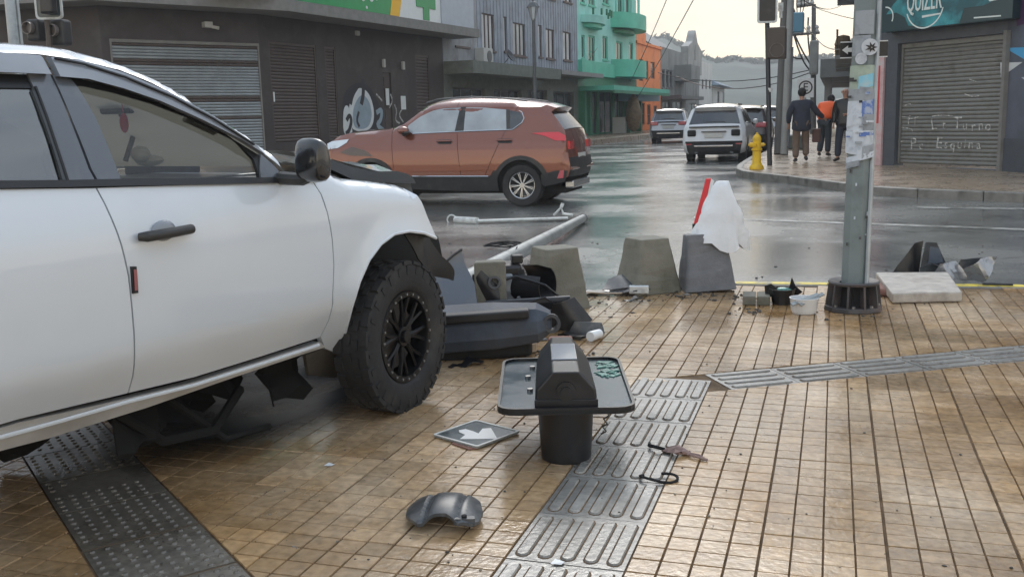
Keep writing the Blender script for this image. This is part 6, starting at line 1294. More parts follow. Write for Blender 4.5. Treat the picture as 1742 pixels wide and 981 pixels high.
for nm, a, b, m in (('grille_bar', (-.30, -.10, .20), (.28, -.07, .235), 'plastic_grey'), ('grille_bar', (-.3, -.08, .12), (.3, -.05, .15), 'signal_black'), ('grille_bar', (-.3, -.06, .04), (.32, -.02, .08), 'signal_black'), ('frame_post', (-.08, -.09, .03), (-.055, -.05, .24), 'plastic_grey'), ('frame_post', (.16, -.09, .03), (.18, -.05, .22), 'signal_black'), ('radiator_core', (-.34, .0, .0), (.22, .05, .2), 'door_shadow'), ('duct', (.02, .05, .0), (.3, .2, .14), 'signal_black'), ('side_bracket', (-.40, -.04, .1), (-.32, .1, .38), 'signal_black')):
    mb = MB(); mb.b2(a, b); o = obj(nm, mb, m, t, bevel=.006); o.rotation_euler = (random.uniform(-.05, .05), random.uniform(-.06, .06), random.uniform(-.06, .06))
mb = MB(); mb.lathe([(.045, -.02), (.045, .02), (.03, .02), (.03, -.02)], 16, T((-.24, -.02, .33)) @ RX(80)); obj('hose_ring', mb, 'plastic_grey', t, smooth=True); mb = MB(); mb.tube([(-.2, -.06, .1), (-.05, -.14, .2), (.1, -.12, .24), (.24, -.08, .14), (.3, -.12, .04)], .008, 6); obj('cable', mb, 'signal_black', t, smooth=True)
for P, y9, m9 in (([(-.5, .02), (-.42, .3), (-.3, .46), (-.22, .3), (-.18, .05)], .02, 'signal_black'), ([(-.28, .1), (-.2, .36), (-.05, .40), (.0, .2), (-.1, .05)], .1, 'plastic_fragment'), ([(.1, .03), (.16, .2), (.3, .24), (.42, .08), (.3, .0)], -.12, 'signal_black'), ([(.25, .0), (.3, .1), (.48, .07), (.5, .0)], -.2, 'plastic_fragment')): panel('torn_shard', P, lambda u, v: V((u, y9+.05*sin(u*14+v*9), v)), m9, t, .04, .007, inward=(0, 1, 0))
mb = MB(); mb.tube([(-.3, .0, .3), (-.1, .05, .36), (.1, .02, .3), (.2, .1, .2)], .01, 6); obj('hose', mb, 'signal_black', t, smooth=True)
for (px, py, rz, sc_, m, lab) in ((792, 622, 30, .9, 'signal_black', 'jagged black plastic sliver on the tiles directly beyond the front wheel'), (905, 575, -40, 1.0, 'plastic_fragment', 'torn black plastic flap between the torn bumper and the leftmost concrete block'), (835, 590, 70, .8, 'plastic_grey', 'small folded grey plastic piece at the foot of the torn bumper'), (1075, 512, 10, .7, 'signal_black', 'small black plastic sliver in front of the middle concrete block'), (1160, 505, -30, .6, 'plastic_fragment', 'small black plastic sliver between the middle and right concrete blocks')):
    q = G(px, py); o = panel('plastic_sliver', [(x*sc_, y*sc_) for x, y in [(-.12, -.03), (-.08, .05), (-.02, .03), (.03, .09), (.07, .02), (.13, .04), (.10, -.03), (.04, -.02), (.0, -.06), (-.05, -.03)]], lambda u, v: V((u, v, .012+.22*max(0, v)+.015*sin(u*30))), m, None, .02, .006, inward=(0, 0, -1)); o.location = (q.x, q.y, 0); o.rotation_euler.z = radians(rz); tag(o, lab, 'car part')
# second signal head standing against the leftmost block
q = G(888, 548); t = thing('fallen_signal_head', 'dark traffic signal head with open visor leaning on the leftmost concrete block', 'traffic signal', (q.x-.02, q.y-.05, .03), radians(25))
mb = MB(); mb.b2((-.19, -.05, .0), (.04, .17, .40)); obj('housing', mb, 'signal_black', t, bevel=.03)
mb = MB(); mb.lathe([(.15, 0), (.155, .12), (.13, .24), (.122, .24), (.146, .12), (.142, 0)], 24, T((.02, .05, .24)) @ RZ(-38) @ RY(88), a0=-2.2, a1=2.6); obj('visor', mb, 'signal_black', t, smooth=True)
mb = MB(); mb.sph((.03, .04, .24), (.03, .135, .135), 14, 10); obj('lens', mb, 'under_dark', t, smooth=True); mb = MB(); mb.b2((-.13, -.085, .2), (-.03, -.05, .34)); obj('door_panel', mb, 'visor_grey', t, bevel=.015); mb = MB(); mb.b2((-.10, -.075, .06), (-.04, -.05, .18)); obj('door_panel', mb, 'lens_dull', t, bevel=.01)
mb = MB(); mb.b2((-.03, -.03, .40), (.05, .05, .46)); obj('top_bracket', mb, 'signal_black', t, bevel=.01)
# flat black lath, tan block
for nm, lab, cat, px, py, d, rz, m in (('black_lath', 'bent black plastic strip lying just behind the white paper cup', 'car part', 972, 575, (.20, .05, .018), -28, 'signal_black'), ('brown_bracket', 'small brown rusty bracket on the tiles left of the fallen signal', 'car part', 897, 598, (.12, .07, .05), 10, 'brick_tan'), ('wood_scrap', 'tan wood scrap partly under the fallen signal plate', 'scrap', 868, 600, (.16, .08, .03), -6, 'slab_stone')):
    q = G(px, py); mb = MB(); n = 6; pts = [(-d[0]/2+d[0]*k/n, .02*sin(k*1.1), d[2]*.5+.012*abs(sin(k*1.7))) for k in range(n+1)]
    for x, y, z in pts: mb.v += [(x, y-d[1]/2, z-d[2]/2), (x, y+d[1]/2, z-d[2]/2+.003), (x, y+d[1]/2, z+d[2]/2), (x, y-d[1]/2, z+d[2]/2)]
    mb.f = [(j*4+k, j*4+(k+1) % 4, j*4+4+(k+1) % 4, j*4+4+k) for j in range(n) for k in range(4)]+[(3, 2, 1, 0), (4*n, 4*n+1, 4*n+2, 4*n+3)]
    o = obj(nm, mb, m); o.location = (q.x, q.y, 0); o.rotation_euler.z = radians(rz); tag(o, lab, cat)
# ================= concrete blocks
def block(label, px, py, rz, tilt=(0, 0), z=0, h=.46, m='concrete', bw=.42, bd=.42, tw=.26, td=.27):
    q = G(px, py); t = MB(); zs = [(0, 1.0), (.03, 1.0), (.06, .97), (h-.02, 0), (h, -.06)]; n = 5
    rows = []
    for k in range(9):
        f = k/8; w = bw+(tw-bw)*f; d = bd+(td-bd)*f; rows.append((f*h, w, d))
    for zz, w, d in rows:
        e = .018; P = [(w/2, -d/2+e), (w/2, d/2-e), (w/2-e, d/2), (-w/2+e, d/2), (-w/2, d/2-e), (-w/2, -d/2+e), (-w/2+e, -d/2), (w/2-e, -d/2)]
        t.v += [(x+noise.noise(V((x*5+px, y*5, zz*6)))*.014+noise.noise(V((x*22+px, y*22, zz*22)))*.006, y+noise.noise(V((x*5, y*5+px, zz*6+9)))*.014+noise.noise(V((x*22, y*22+px, zz*22)))*.006, zz+(noise.noise(V((x*9, y*9, px)))*.012 if zz > h*.9 else 0)) for x, y in P]
    m_ = 8; t.f = [(j*m_+k, j*m_+(k+1) % m_, (j+1)*m_+(k+1) % m_, (j+1)*m_+k) for j in range(8) for k in range(m_)]+[tuple(range(8))[::-1], tuple(range(64, 72))]
    o = obj('concrete_block', t, m, bevel=.008); o.location = (q.x, q.y, z); o.rotation_euler = (radians(tilt[0]), radians(tilt[1]), radians(rz)); return tag(o, label, 'concrete block', 'tapered concrete blocks along the kerb')
block('leftmost tapered concrete block, mossy, beside the dark signal head', 946, 521, -50, h=.46, z=0, bd=.40)
block('middle tapered concrete block, stained, standing upright over black fragments', 1101, 494, 40, h=.44)
block('right hand tapered concrete block with the white bag draped over it', 1202, 491, 18, tilt=(-4, -3), z=.0, h=.46, m='concrete_grey', tw=.30)
# ================= fallen galvanised pole and thin bracket arm
a = G(822, 462, .10); b = G(992, 371, -.04); d = (b-a).normalized(); a2 = a-d*1.3
t = thing('fallen_pole', 'grey galvanised pole lying across the kerb from the wreck to the road', 'pole', tuple(a2)); mb = MB(); b0 = b-a2; mb.tube([V((0, 0, .0)), b0*.5, b0], [.088, .072, .058], 20); obj('pole_shaft', mb, 'galvanised', t, smooth=True); mb = MB(); mb.tube([b0-d*.02, b0+d*.01], [.066, .066], 18); obj('pole_cap', mb, 'iron_grey', t)
mb = MB(); mb.tube([b0*.35+V((.05, -.04, .09)), b0*.40+V((-.1, .05, .0)), b0*.34+V((-.3, .2, -.1)), b0*.42+V((-.1, -.1, .05))], .006, 5); obj('cable_loop', mb, 'under_dark', t, smooth=True)
a = G(775, 374, -.07); b = G(812, 376, -.07); c = G(966, 371, -.07); a3 = V(a)
t = thing('bracket_arm', 'thin white lamp arm with a ring at one end lying on the wet road', 'lamp arm', tuple(a3)); mb = MB(); mb.cyl(V((0, 0, 0)), b-a3, .055, n=14); obj('sleeve', mb, 'pale_border', t, smooth=True); mb = MB(); mb.tube([b-a3, c-a3], [.024, .02], 8); obj('arm', mb, 'pale_border', t)
mb = MB(); mb.tube([V((-.06+.075*cos(2*pi*k/16), 0, .0+.075*sin(2*pi*k/16))) for k in range(17)], .012, 6); obj('end_ring', mb, 'pale_border', t, smooth=True)
e = G(955, 366, -.05)-a3; mb = MB(); mb.tube([e+V((-.12, 0, .0)), e+V((0, 0, .12)), e+V((.03, 0, .02)), e+V((.18, 0, .0))], .022, 6); mb.tube([e+V((0, 0, .12)), e+V((.02, .02, .18))], .03, 6); obj('clamp_bracket', mb, 'pale_border', t)
q = G(857, 420, -.10); mb = MB(); r = random.Random(11); pts = [V((q.x+.28*cos(k*.9)*(.6+.4*r.random()), q.y+.22*sin(k*.9)*(.6+.4*r.random())+.1*sin(k*.4), -.09+.05*r.random())) for k in range(26)]
mb.tube(smoothpoly(pts, 2), .007, 5); tag(obj('wire_tangle', mb, 'under_dark', smooth=True), 'loose tangle of thin black wire on the road beside the fallen pole', 'wire')
# ================= bag and red marker on the right block
q = G(1217, 491); bz = .44
t = thing('white_bag', 'crumpled white plastic bag sheet draped over the right hand concrete block', 'plastic bag', (q.x, q.y, 0)); mb = MB(); n = 22; rows = []
for j in range(12):
    f = j/11; z = bz-.055+.50*f; w = .145*(1-f)**.75+.03*(1-f)+.045; sag = .0
    for k in range(n):
        a = 2*pi*k/n; rr_ = w*(1+.13*sin(a*5+j*.35+1.3*sin(a*2))*(1-f*.3)+.10*sin(a*3+j*.5)+.05*sin(a*11+j)); zz = z-(.07*max(0, sin(a*2.5+1))*(1-f)**2 if j == 0 else 0); nq = noise.noise(V((cos(a)*2, sin(a)*2, f*5)))*.03*(1.2-f); mb.v.append(((rr_+nq)*cos(a)*1.0+.035*f+.02, (rr_+nq)*sin(a)*.7, zz+nq*.6))
mb.f = [(j*n+k, j*n+(k+1) % n, (j+1)*n+(k+1) % n, (j+1)*n+k) for j in range(11) for k in range(n)]+[tuple(range(11*n, 12*n))]; obj('sheet', mb, 'bag_white', t, smooth=True, ang=70)
a = G(1186, 400, bz-.08); t = thing('red_marker', 'narrow red and white plastic marker leaning against the white bag', 'marker', (a.x+.0, a.y+.02, bz-.0))
mb = MB(); L_ = .42; mb.add([(-.035, 0, .02), (.03, 0, .0), (.115, .03, L_), (.068, .03, L_+.0), (-.035, .025, .02), (.03, .025, .0), (.115, .055, L_), (.068, .055, L_)], [(0, 1, 2, 3), (4, 7, 6, 5), (0, 4, 5, 1), (1, 5, 6, 2), (2, 6, 7, 3), (3, 7, 4, 0)]); obj('red_blade', mb, 'cone_red', t, bevel=.006)
mb = MB(); mb.b2((-.045, -.005, -.03), (.01, .035, .02)); obj('foot', mb, 'signal_black', t); mb = MB(); mb.add([(.03, -.004, .0), (.055, -.004, .0), (.14, .026, L_*.95), (.115, .026, L_)], [(0, 1, 2, 3)]); obj('white_edge', mb, 'plastic_white', t)
# ================= fragments around the blocks
def shardset(root, specs):
    for nm, P, z0, amp, m, tilt in specs:
        o = panel(nm, P, lambda u, v: V((u, v, z0+amp*sin(u*14+v*6)+tilt[0]*u+tilt[1]*v)), m, root, .04, .006, inward=(0, 0, -1))
q = G(1050, 500); t = thing('bumper_fragment', 'crumpled black and cream bumper pieces heaped against the middle concrete block', 'car part', (q.x, q.y, 0), radians(8))
shardset(t, [('black_shard', [(-.12, -.02), (-.08, .12), (.05, .15), (.2, .14), (.24, .0), (.1, -.06)], .07, .02, 'plastic_fragment', (.0, .35)), ('grey_shard', [(-.15, -.05), (-.1, .05), (.12, .04), (.2, -.05), (.05, -.08)], .04, .015, 'lamp_shell', (.08, .2)), ('cream_shard', [(-.26, -.06), (-.24, .02), (-.08, .05), (-.02, -.02), (-.16, -.08)], .03, .01, 'slab_stone', (0, .1)), ('black_shard', [(.05, -.1), (.1, .02), (.26, .05), (.27, -.06), (.16, -.12)], .05, .02, 'signal_black', (.1, .3)), ('brown_strip', [(-.25, -.1), (-.24, -.07), (.05, -.09), (.04, -.12)], .03, .004, 'brick_tan', (0, 0))])
mb = MB(); mb.b2((.10, -.115, .02), (.26, -.07, .09)); obj('chrome_strip', mb, 'lamp_clear', t, bevel=.01)
q = G(1286, 517); t = thing('paving_bricks', 'two loose grey paving bricks side by side near the yellow kerb line', 'bricks', (q.x, q.y, 0), radians(4))
for x in (-.05, .055): mb = MB(); mb.b2((x-.048, -.06, 0), (x+.048, .16, .07)); obj('brick', mb, 'concrete', t, bevel=.008)
q = G(1330, 518); t = thing('black_basin', 'broken black plastic housing beside the white bowl', 'car part', (q.x, q.y+.05, 0), radians(-12))
mb = MB(); mb.lathe([(.075, 0), (.085, .06), (.1, .115), (.092, .115), (.07, .02)], 12); obj('housing', mb, 'signal_black', t); panel('split_flap', [(.02, .03), (.06, .2), (.09, .13), (.14, .09), (.09, .05)], lambda u, v: V((u, .05-.1*v, v)), 'signal_black', t, .03, .006, inward=(0, 1, 0)); panel('split_flap', [(-.12, .05), (-.13, .13), (-.08, .15), (-.03, .11), (-.05, .05)], lambda u, v: V((u, -.03+.05*v, v)), 'signal_black', t, .03, .006, inward=(0, 1, 0)); mb = MB(); mb.sph((0, .03, .09), (.07, .05, .03), 10, 6); obj('lens_rest', mb, 'glass_green', t, smooth=True)
q = G(1367, 536); t = thing('white_bowl', 'white plastic bowl holding bent metal strips, left of the pole base', 'bowl', (q.x, q.y+.09, 0), 0)
mb = MB(); mb.lathe([(0, .004), (.078, .0), (.09, .02), (.1, .105), (.104, .112), (.096, .112), (.086, .03), (0, .02)], 28); obj('bowl', mb, 'plastic_white', t, smooth=True)
for x, y, rz in ((-.02, 0, 38), (.02, .01, 46)): mb = MB(); mb.b2((-.10, -.014, .105), (.13, .014, .113)); o = obj('metal_strip', mb, 'galvanised', t); o.rotation_euler = (.5, radians(-14), radians(rz)); o.location = (x, y, .01)
# broken kerb slab and headlamp wreck on the right
t = thing('broken_slab', 'pale broken concrete slab lying across the yellow kerb right of the big pole', 'concrete slab', (0, 0, 0)); A = [G(1490, 463, .10), G(1612, 462, .10), G(1637, 496, .08), G(1518, 499, .08)]
mb = MB(); mb.v = [tuple(p) for p in A]+[(p.x, p.y, p.z-.075) for p in A]; mb.f = [(0, 1, 2, 3), (4, 7, 6, 5), (0, 4, 5, 1), (1, 5, 6, 2), (2, 6, 7, 3), (3, 7, 4, 0)]; obj('slab', mb, 'slab_stone', t, bevel=.012)
q = A[0]; mb = MB(); mb.prism([(q.x-.10, q.y-.5), (q.x+.08, q.y-.62), (q.x+.05, q.y-.1), (q.x-.08, q.y-.05)], .0, .06); obj('mortar_lump', mb, 'brick_red', t, bevel=.02)
q = G(1568, 474, .0); t = thing('headlamp_wreck', 'smashed headlamp and black plastic heaped behind the broken slab', 'car part', (q.x, q.y, 0), radians(5)); 
def vp_(nm, P, fy, m, st=.05): panel(nm, P, lambda u, v: V((u, fy(u, v), v)), m, t, st, .008, inward=(0, 1, 0))
vp_('black_shard', [(-.27, .0), (-.2, .12), (-.06, .30), (.02, .31), (.0, .18), (-.02, .02)], lambda u, v: .05+.1*sin(u*9)+.15*v, 'signal_black'); vp_('black_shard', [(-.02, .05), (.02, .31), (.12, .30), (.2, .12), (.1, .03)], lambda u, v: .02+.08*sin(u*12)-.1*v, 'plastic_fragment'); vp_('grey_shard', [(.04, .12), (.05, .28), (.12, .27), (.16, .15)], lambda u, v: -.02-.1*v, 'fascia_blue')
vp_('lamp_lens', [(.06, .04), (.10, .16), (.24, .17), (.3, .1), (.42, .2), (.55, .21), (.52, .1), (.44, .0), (.3, -.02+.04)], lambda u, v: -.16+.05*sin(u*22+v*15), 'lamp_shell', .03); vp_('lamp_body', [(.2, .02), (.28, .18), (.46, .19), (.5, .06), (.4, .0)], lambda u, v: -.08+.03*sin(u*18), 'plastic_fragment')
mb = MB(); mb.tube([(-.05, -.2, .12), (.04, -.16, .16), (.15, -.2, .11)], .008, 5); mb.tube([(.4, -.35, .02), (.62, -.38, .02)], .01, 5); obj('broken_rod', mb, 'signal_black', t)
# scattered grit
def grit(name, m, n, regs, smin, smax):
    mb = MB(); r = random.Random(21+n)
    for _ in range(n):
        x0, y0, x1, y1 = r.choice(regs); q = G(r.uniform(x0, x1), r.uniform(y0, y1)); s = r.uniform(smin, smax)*r.random()**.5
        zb = 0 if q.y < 8.2 and q.x < 3 else -.12; k = r.randint(4, 5); a0 = r.random()*6
        P = [(q.x+s*cos(a0+2*pi*i/k)*r.uniform(.5, 1), q.y+s*sin(a0+2*pi*i/k)*r.uniform(.5, 1)) for i in range(k)]; h = s*r.uniform(.2, .6); mb.add([(x, y, zb) for x, y in P]+[(q.x+(x-q.x)*.7, q.y+(y-q.y)*.7, zb+h) for x, y in P], [tuple(range(k, 2*k))]+[(i, (i+1) % k, k+(i+1) % k, k+i) for i in range(k)])
    obj(name, mb, m, kind='stuff')
near = [(640, 600, 900, 860), (1000, 560, 1240, 900), (1200, 560, 1742, 981), (420, 760, 900, 981), (80, 760, 420, 981), (760, 640, 1240, 800)]; kerbz = [(1040, 488, 1260, 512), (1130, 492, 1250, 506), (960, 500, 1100, 540), (1240, 500, 1300, 540), (880, 590, 1010, 620)]; roadz = [(740, 390, 1000, 470), (980, 380, 1200, 470)]
grit('grit', 'grit', 150, near, .003, .011); grit('grit_dark', 'grit_dark', 260, near+near+kerbz, .003, .011); grit('rubble', 'grit_dark', 330, kerbz+kerbz+[(1380, 500, 1520, 545), (1480, 500, 1660, 520)], .006, .028); grit('road_grit', 'grit', 60, roadz, .008, .025); grit('road_grit_dark', 'grit_dark', 90, roadz+[(1250, 400, 1700, 470)], .01, .035)
for px, py in ((948, 957), (560, 791), (800, 728), (497, 660)): q = G(px, py); mb = MB(); mb.add([(q.x-.02, q.y-.012, .001), (q.x+.018, q.y-.016, .004), (q.x+.022, q.y+.012, .002), (q.x-.012, q.y+.018, .006)], [(0, 1, 2, 3)]); tag(obj('paper_scrap', mb, 'plastic_white'), {948: 'white paper scrap on the tactile strip at the bottom edge', 560: 'small pale chip on the open tiles left of the black fragment', 800: 'white chip just above the flat arrow sign', 497: 'white chip under the pickup by the mud flap'}[px], 'litter')

# ================= big steel pole with pasted bills, right of centre
base = G(1451, 526); topd = ray(1474, 0); tt = (base-CAMP).dot(FW); topP = CAMP+topd*tt; lean = (topP-base); lean = lean/lean.z
t = thing('steel_pole', 'thick grey green steel pole plastered with torn bills on a black cast base', 'utility pole', (base.x, base.y, 0)); H2 = 4.2
mb = MB(); mb.cyl((0, 0, .02), lean*H2, .094, .082, n=8, ph=.3); obj('pole_shaft', mb, 'pole_green', t)
mb = MB(); s_ = V((.085, -.045, 0)); mb.tube([s_+V((0, 0, .15)), s_+lean*1.2, s_+lean*H2], .017, 8); obj('conduit', mb, 'galvanised', t, smooth=True)
mb = MB(); mb.cyl((0, 0, .0), (0, 0, .035), .205, .20, n=10); obj('base_plate', mb, 'base_iron', t, bevel=.006)
mb = MB(); mb.lathe([(.13, .035), (.115, .20), (.10, .20)], 20); obj('base_core', mb, 'under_dark', t); mb = MB(); mb.lathe([(.10, .185), (.175, .19), (.18, .205), (.17, .215), (.10, .2)], 24); obj('collar_ring', mb, 'base_iron', t, smooth=True)
for k in range(10): a = 2*pi*k/10+.1; mb = MB(); mb.add([V(p) for p in ((.12, -.007, .03), (.195, -.007, .03), (.175, -.007, .19), (.11, -.007, .19), (.12, .007, .03), (.195, .007, .03), (.175, .007, .19), (.11, .007, .19))], [(0, 1, 2, 3), (4, 7, 6, 5), (0, 4, 5, 1), (1, 5, 6, 2), (2, 6, 7, 3), (3, 7, 4, 0)], Matrix.Rotation(a, 4, 'Z')); obj('base_rib', mb, 'base_iron', t)
for k in range(8): a = 2*pi*k/8; mb = MB(); mb.cyl((.17*cos(a), .17*sin(a), .03), (.17*cos(a), .17*sin(a), .05), .014, n=6); obj('anchor_nut', mb, 'bolt', t)
def onpole(px0, py0, px1, py1, m, rot=0, rr_=.097, nm='pasted_bill'):
    z0 = z1 = 0; d = ray((px0+px1)/2, py0); z1 = (CAMP+d*tt).z; d = ray((px0+px1)/2, py1); z0 = (CAMP+d*tt).z; zc_ = (z0+z1)/2
    cxp = base+lean*zc_; dd_ = (cxp-CAMP); # view azimuth
    az = atan2(-dd_.y, -dd_.x); pc = 871+F*(dd_.dot(RT))/dd_.dot(FW); R = rr_*(1-.03*zc_); s = tt/F
    a0 = math.asin(max(-.97, min(.97, (px0-pc)*s/R))); a1 = math.asin(max(-.97, min(.97, (px1-pc)*s/R))); mb = MB(); n = 6; K = 3
    for j in range(K+1):
        for k in range(n+1): a = az+a0+(a1-a0)*k/n; z = z0+(z1-z0)*j/K+rot*(k-n/2)*.004; rj = R+random.uniform(0, .0025); p = lean*z; mb.v.append((p.x+rj*cos(a), p.y+rj*sin(a), z))
    mb.f = [(j*(n+1)+k, j*(n+1)+k+1, (j+1)*(n+1)+k+1, (j+1)*(n+1)+k) for j in range(K) for k in range(n)]; obj(nm, mb, m, t, smooth=True)
for i, b in enumerate([(1443, 112, 1488, 156, 'poster_green', 0), (1461, 128, 1484, 150, 'poster_cyan', 1), (1442, 152, 1470, 175, 'poster_grey', 0), (1462, 150, 1492, 172, 'poster_grey', -1), (1441, 172, 1472, 222, 'poster_white', 0), (1466, 170, 1491, 200, 'poster_blue', 1), (1468, 194, 1490, 224, 'poster_grey', 0), (1442, 196, 1466, 214, 'poster_white', 1), (1440, 222, 1488, 248, 'poster_white', 0), (1462, 224, 1486, 230, 'poster_blue', 0), (1440, 246, 1470, 262, 'poster_white', -1), (1466, 246, 1486, 266, 'poster_grey', 1), (1441, 262, 1484, 272, 'poster_white', 2), (1456, 20, 1486, 60, 'poster_grey', 0), (1452, 62, 1480, 96, 'poster_grey', 0), (1440, 274, 1462, 284, 'poster_grey', 1)]): onpole(*b[:5], rot=b[5], rr_=.0985+.0012*i)
for i in range(14): x = random.uniform(1440, 1480); y = random.uniform(110, 262); w_ = random.uniform(4, 14); onpole(x, y, x+w_, y+random.uniform(2, 5), random.choice(['poster_blue', 'poster_grey', 'signal_black', 'poster_white']), rr_=.121, nm='torn_print')
for k in range(10): y = random.uniform(272, 420); x = random.uniform(1436, 1474); onpole(x, y, x+random.uniform(2, 5), y+random.uniform(2, 7), random.choice(['poster_white', 'base_iron']), rr_=.100, nm='paste_scrap')
# arrow sign strapped behind the pole, round badges in front
zA = (CAMP+ray(1465, 83)*tt).z; c0 = base+lean*zA; right = RT
t = thing('one_way_sign', 'black one way plate with a white left arrow strapped high on the billed pole', 'sign', (c0.x, c0.y+.115, zA), YAW*.6); hw, hh = (1504-1426)/2*(tt+.1)/F, (98-70)/2*(tt+.1)/F
mb = MB(); mb.b2((-hw, .0, -hh), (hw, .012, hh)); obj('sign_plate', mb, 'signal_black', t); mb = MB()
for z_ in (-hh, hh-.008): mb = MB(); mb.b2((-hw, -.004, z_), (hw, -.001, z_+.008)); obj('border_line', mb, 'plastic_white', t)
mb = MB(); A = [(-hw+.012, 0), (-hw+.055, .032), (-hw+.055, .014), (-hw+.115, .02), (-hw+.1, 0), (-hw+.115, -.02), (-hw+.055, -.014), (-hw+.055, -.032)]; mb.add([(x, -.003, z_) for x, z_ in A], [(0, 1, 2), (0, 2, 5+1), (0, 6, 7), (2, 3, 4, 5, 6)]); obj('arrow', mb, 'plastic_white', t)
c1 = CAMP+ray(1480, 80)*(tt-.12); t = thing('round_badge', 'pale round badge with a dark leaf mark fixed on the front of the pole', 'sign', tuple(c1), YAW*.3)
mb = MB(); mb.cyl((0, 0, 0), (0, .01, 0), .058, n=24); obj('disc', mb, 'poster_white', t); r = random.Random(9)
for k in range(7): a = k*.9; mb = MB(); mb.add([(.012*cos(a+1.2)+.012, -.002-.0004*k, .012*sin(a+1.2)-.005), (.045*cos(a)+.008, -.002-.0004*k, .040*sin(a)-.003), (.012*cos(a-1.2)+.012, -.002-.0004*k, .012*sin(a-1.2)-.005)], [(0, 1, 2)]); obj('leaf_mark', mb, 'signal_black', t)
c1 = CAMP+ray(1465, 100)*(tt-.13); mb = MB(); M_ = T(c1); mb.cyl((0, 0, 0), (0, .008, 0), .040, n=20, M=M_); tag(obj('small_disc', mb, 'poster_white'), 'small blank pale disc hanging just below the round badge', 'sign')

# ================= hydrant
def PZ(px, py): z = .1; 
def FPp(px, py):
    z = .1
    for _ in range(6): q = G(px, py, z); z = zfp(q.y)
    return q
q = FPp(1287, 288); t = thing('fire_hydrant', 'bright yellow fire hydrant standing on the far kerb corner', 'fire hydrant', tuple(q)); s = .62*(288-227)/F*(q-CAMP).dot(FW)/.62/.86
mb = MB(); mb.lathe([(.17, 0), (.17, .05), (.15, .09), (.12, .12), (.105, .16), (.098, .44), (.125, .45), (.13, .49), (.1, .50), (.098, .68), (.105, .72), (.085, .78), (.05, .82), (.03, .83), (.028, .87), (0, .87)], 20); mb.v = [tuple(V(p)*s) for p in mb.v]; obj('barrel', mb, 'hydrant_yellow', t, smooth=True)
for a, r_ in ((180, .06), (250, .05), (0, .045)): mb = MB(); d = V((cos(radians(a)), sin(radians(a)), 0)); mb.cyl(d*.08*s+V((0, 0, .58*s)), d*.17*s+V((0, 0, .58*s)), r_*s, n=12); mb.cyl(d*.165*s+V((0, 0, .58*s)), d*.20*s+V((0, 0, .58*s)), r_*.5*s, n=6); obj('outlet_cap', mb, 'hydrant_yellow', t, bevel=.004)
# ================= traffic signal post, wooden poles, gear
def vpost(px, py0, r0, py1, r1, ground=FPp, pxt=None, n=12, dep=None):
    q = ground(px, py0); dd_ = (q-CAMP).dot(FW); tp_ = CAMP+ray(pxt or px, py1)*dd_; return q, tp_-q
q, v = vpost(1309.5, 281, .05, -30, .05, pxt=1304); dS = (q-CAMP).dot(FW); k_ = dS/F
t = thing('signal_post', 'slim black traffic signal post with two heads on the far corner', 'traffic signal', tuple(q)); mb = MB(); mb.tube([V((0, 0, 0)), v], [.06, .055], 12); obj('post', mb, 'signal_black', t, smooth=True)
def PQ(px, py, dd=0): return CAMP+ray(px, py)*(dS+dd)-q
a, b = PQ(1303, 100, -.1), PQ(1338, 47, -.1); mb = MB(); mb.b2((a.x, a.y, a.z), (b.x, b.y+.35, b.z)); hd_ = obj('signal_head', mb, 'signal_brown', t, bevel=.03)
for py in (60, 86): c_ = PQ(1322, py, -.12); mb = MB(); mb.lathe([(0, 0), (.13, .0), (.15, -.03), (.16, .12), (.17, .12), (.165, -.04)], 18, T(c_) @ RX(90)); obj('lamp_housing', mb, 'lens_dull', hd_, smooth=True)
a, b = PQ(1288, 39, -.2), PQ(1323, -14, -.2); w2, h2 = (b.x-a.x)/2, (b.z-a.z)/2; cc = (a+b)/2; M_ = T(cc) @ RZ(10) @ RX(90); mb = MB(); mb.prism(rrect(2*w2, 2*h2, .05), -.01, .01, M_); bp_ = obj('backplate', mb, 'signal_black', t); mb2 = MB(); ring(mb2, rrect(2*w2+.02, 2*h2+.02, .06), rrect(2*w2-.07, 2*h2-.07, .04), -.02, .02); obj('plate_border', placed(mb2, M_), 'pale_border', bp_)
for px, py, w_, h_ in ((1331, 12, .1, .2), (1330, 20, .06, .3)): c_ = PQ(px, py, -.15); mb = MB(); mb.b2((c_.x-w_, c_.y, c_.z-h_/2), (c_.x+w_*.2, c_.y+.06, c_.z+h_/2)); obj('bracket', mb, 'pale_border', t)
mb = MB(); c_ = PQ(1309, 152, 0); mb.cyl(c_-V((0, 0, .07)), c_+V((0, 0, .03)), .07, n=10); obj('white_band', mb, 'pale_border', t)
for lab, px, py, pxt, r0, r1, m in (('dark leaning timber pole, the left of the pair behind the signal post', 1326, 262, 1338, .13, .10, 'pole_wood'), ('pale concrete pole standing close to the right of the dark timber pole', 1334, 263, 1347, .09, .08, 'pole_pale')):
    q2, v2 = vpost(px, py, r0, -40, r1, pxt=pxt); t2 = thing('utility_pole', lab, 'utility pole', tuple(q2)); mb = MB(); mb.tube([V((0, 0, 0)), v2*.5, v2], [r0*1.25, r0*1.15, r1*1.2], 12); obj('pole_shaft', mb, m, t2, smooth=True)
    mb = MB(); mb.tube([V((r0*1.3, -.05, .2)), v2*.6+V((r0*1.2, -.05, 0))], .03, 6); obj('cable_duct', mb, 'iron_grey', t2)
q3, v3 = vpost(1384, 215, .09, 8, .06, pxt=1384.5, ground=lambda x, y: V((*HP(x, 52), zfp(52)))); t3 = thing('transformer_pole', 'distant utility pole with crossarm, insulators and tangled cables', 'utility pole', tuple(q3)); mb = MB(); mb.tube([V((0, 0, 0)), v3], [.16, .11], 10); obj('pole_shaft', mb, 'pole_wood', t3, smooth=True); d3 = (q3-CAMP).dot(FW)
def P3(px, py): return CAMP+ray(px, py)*d3-q3
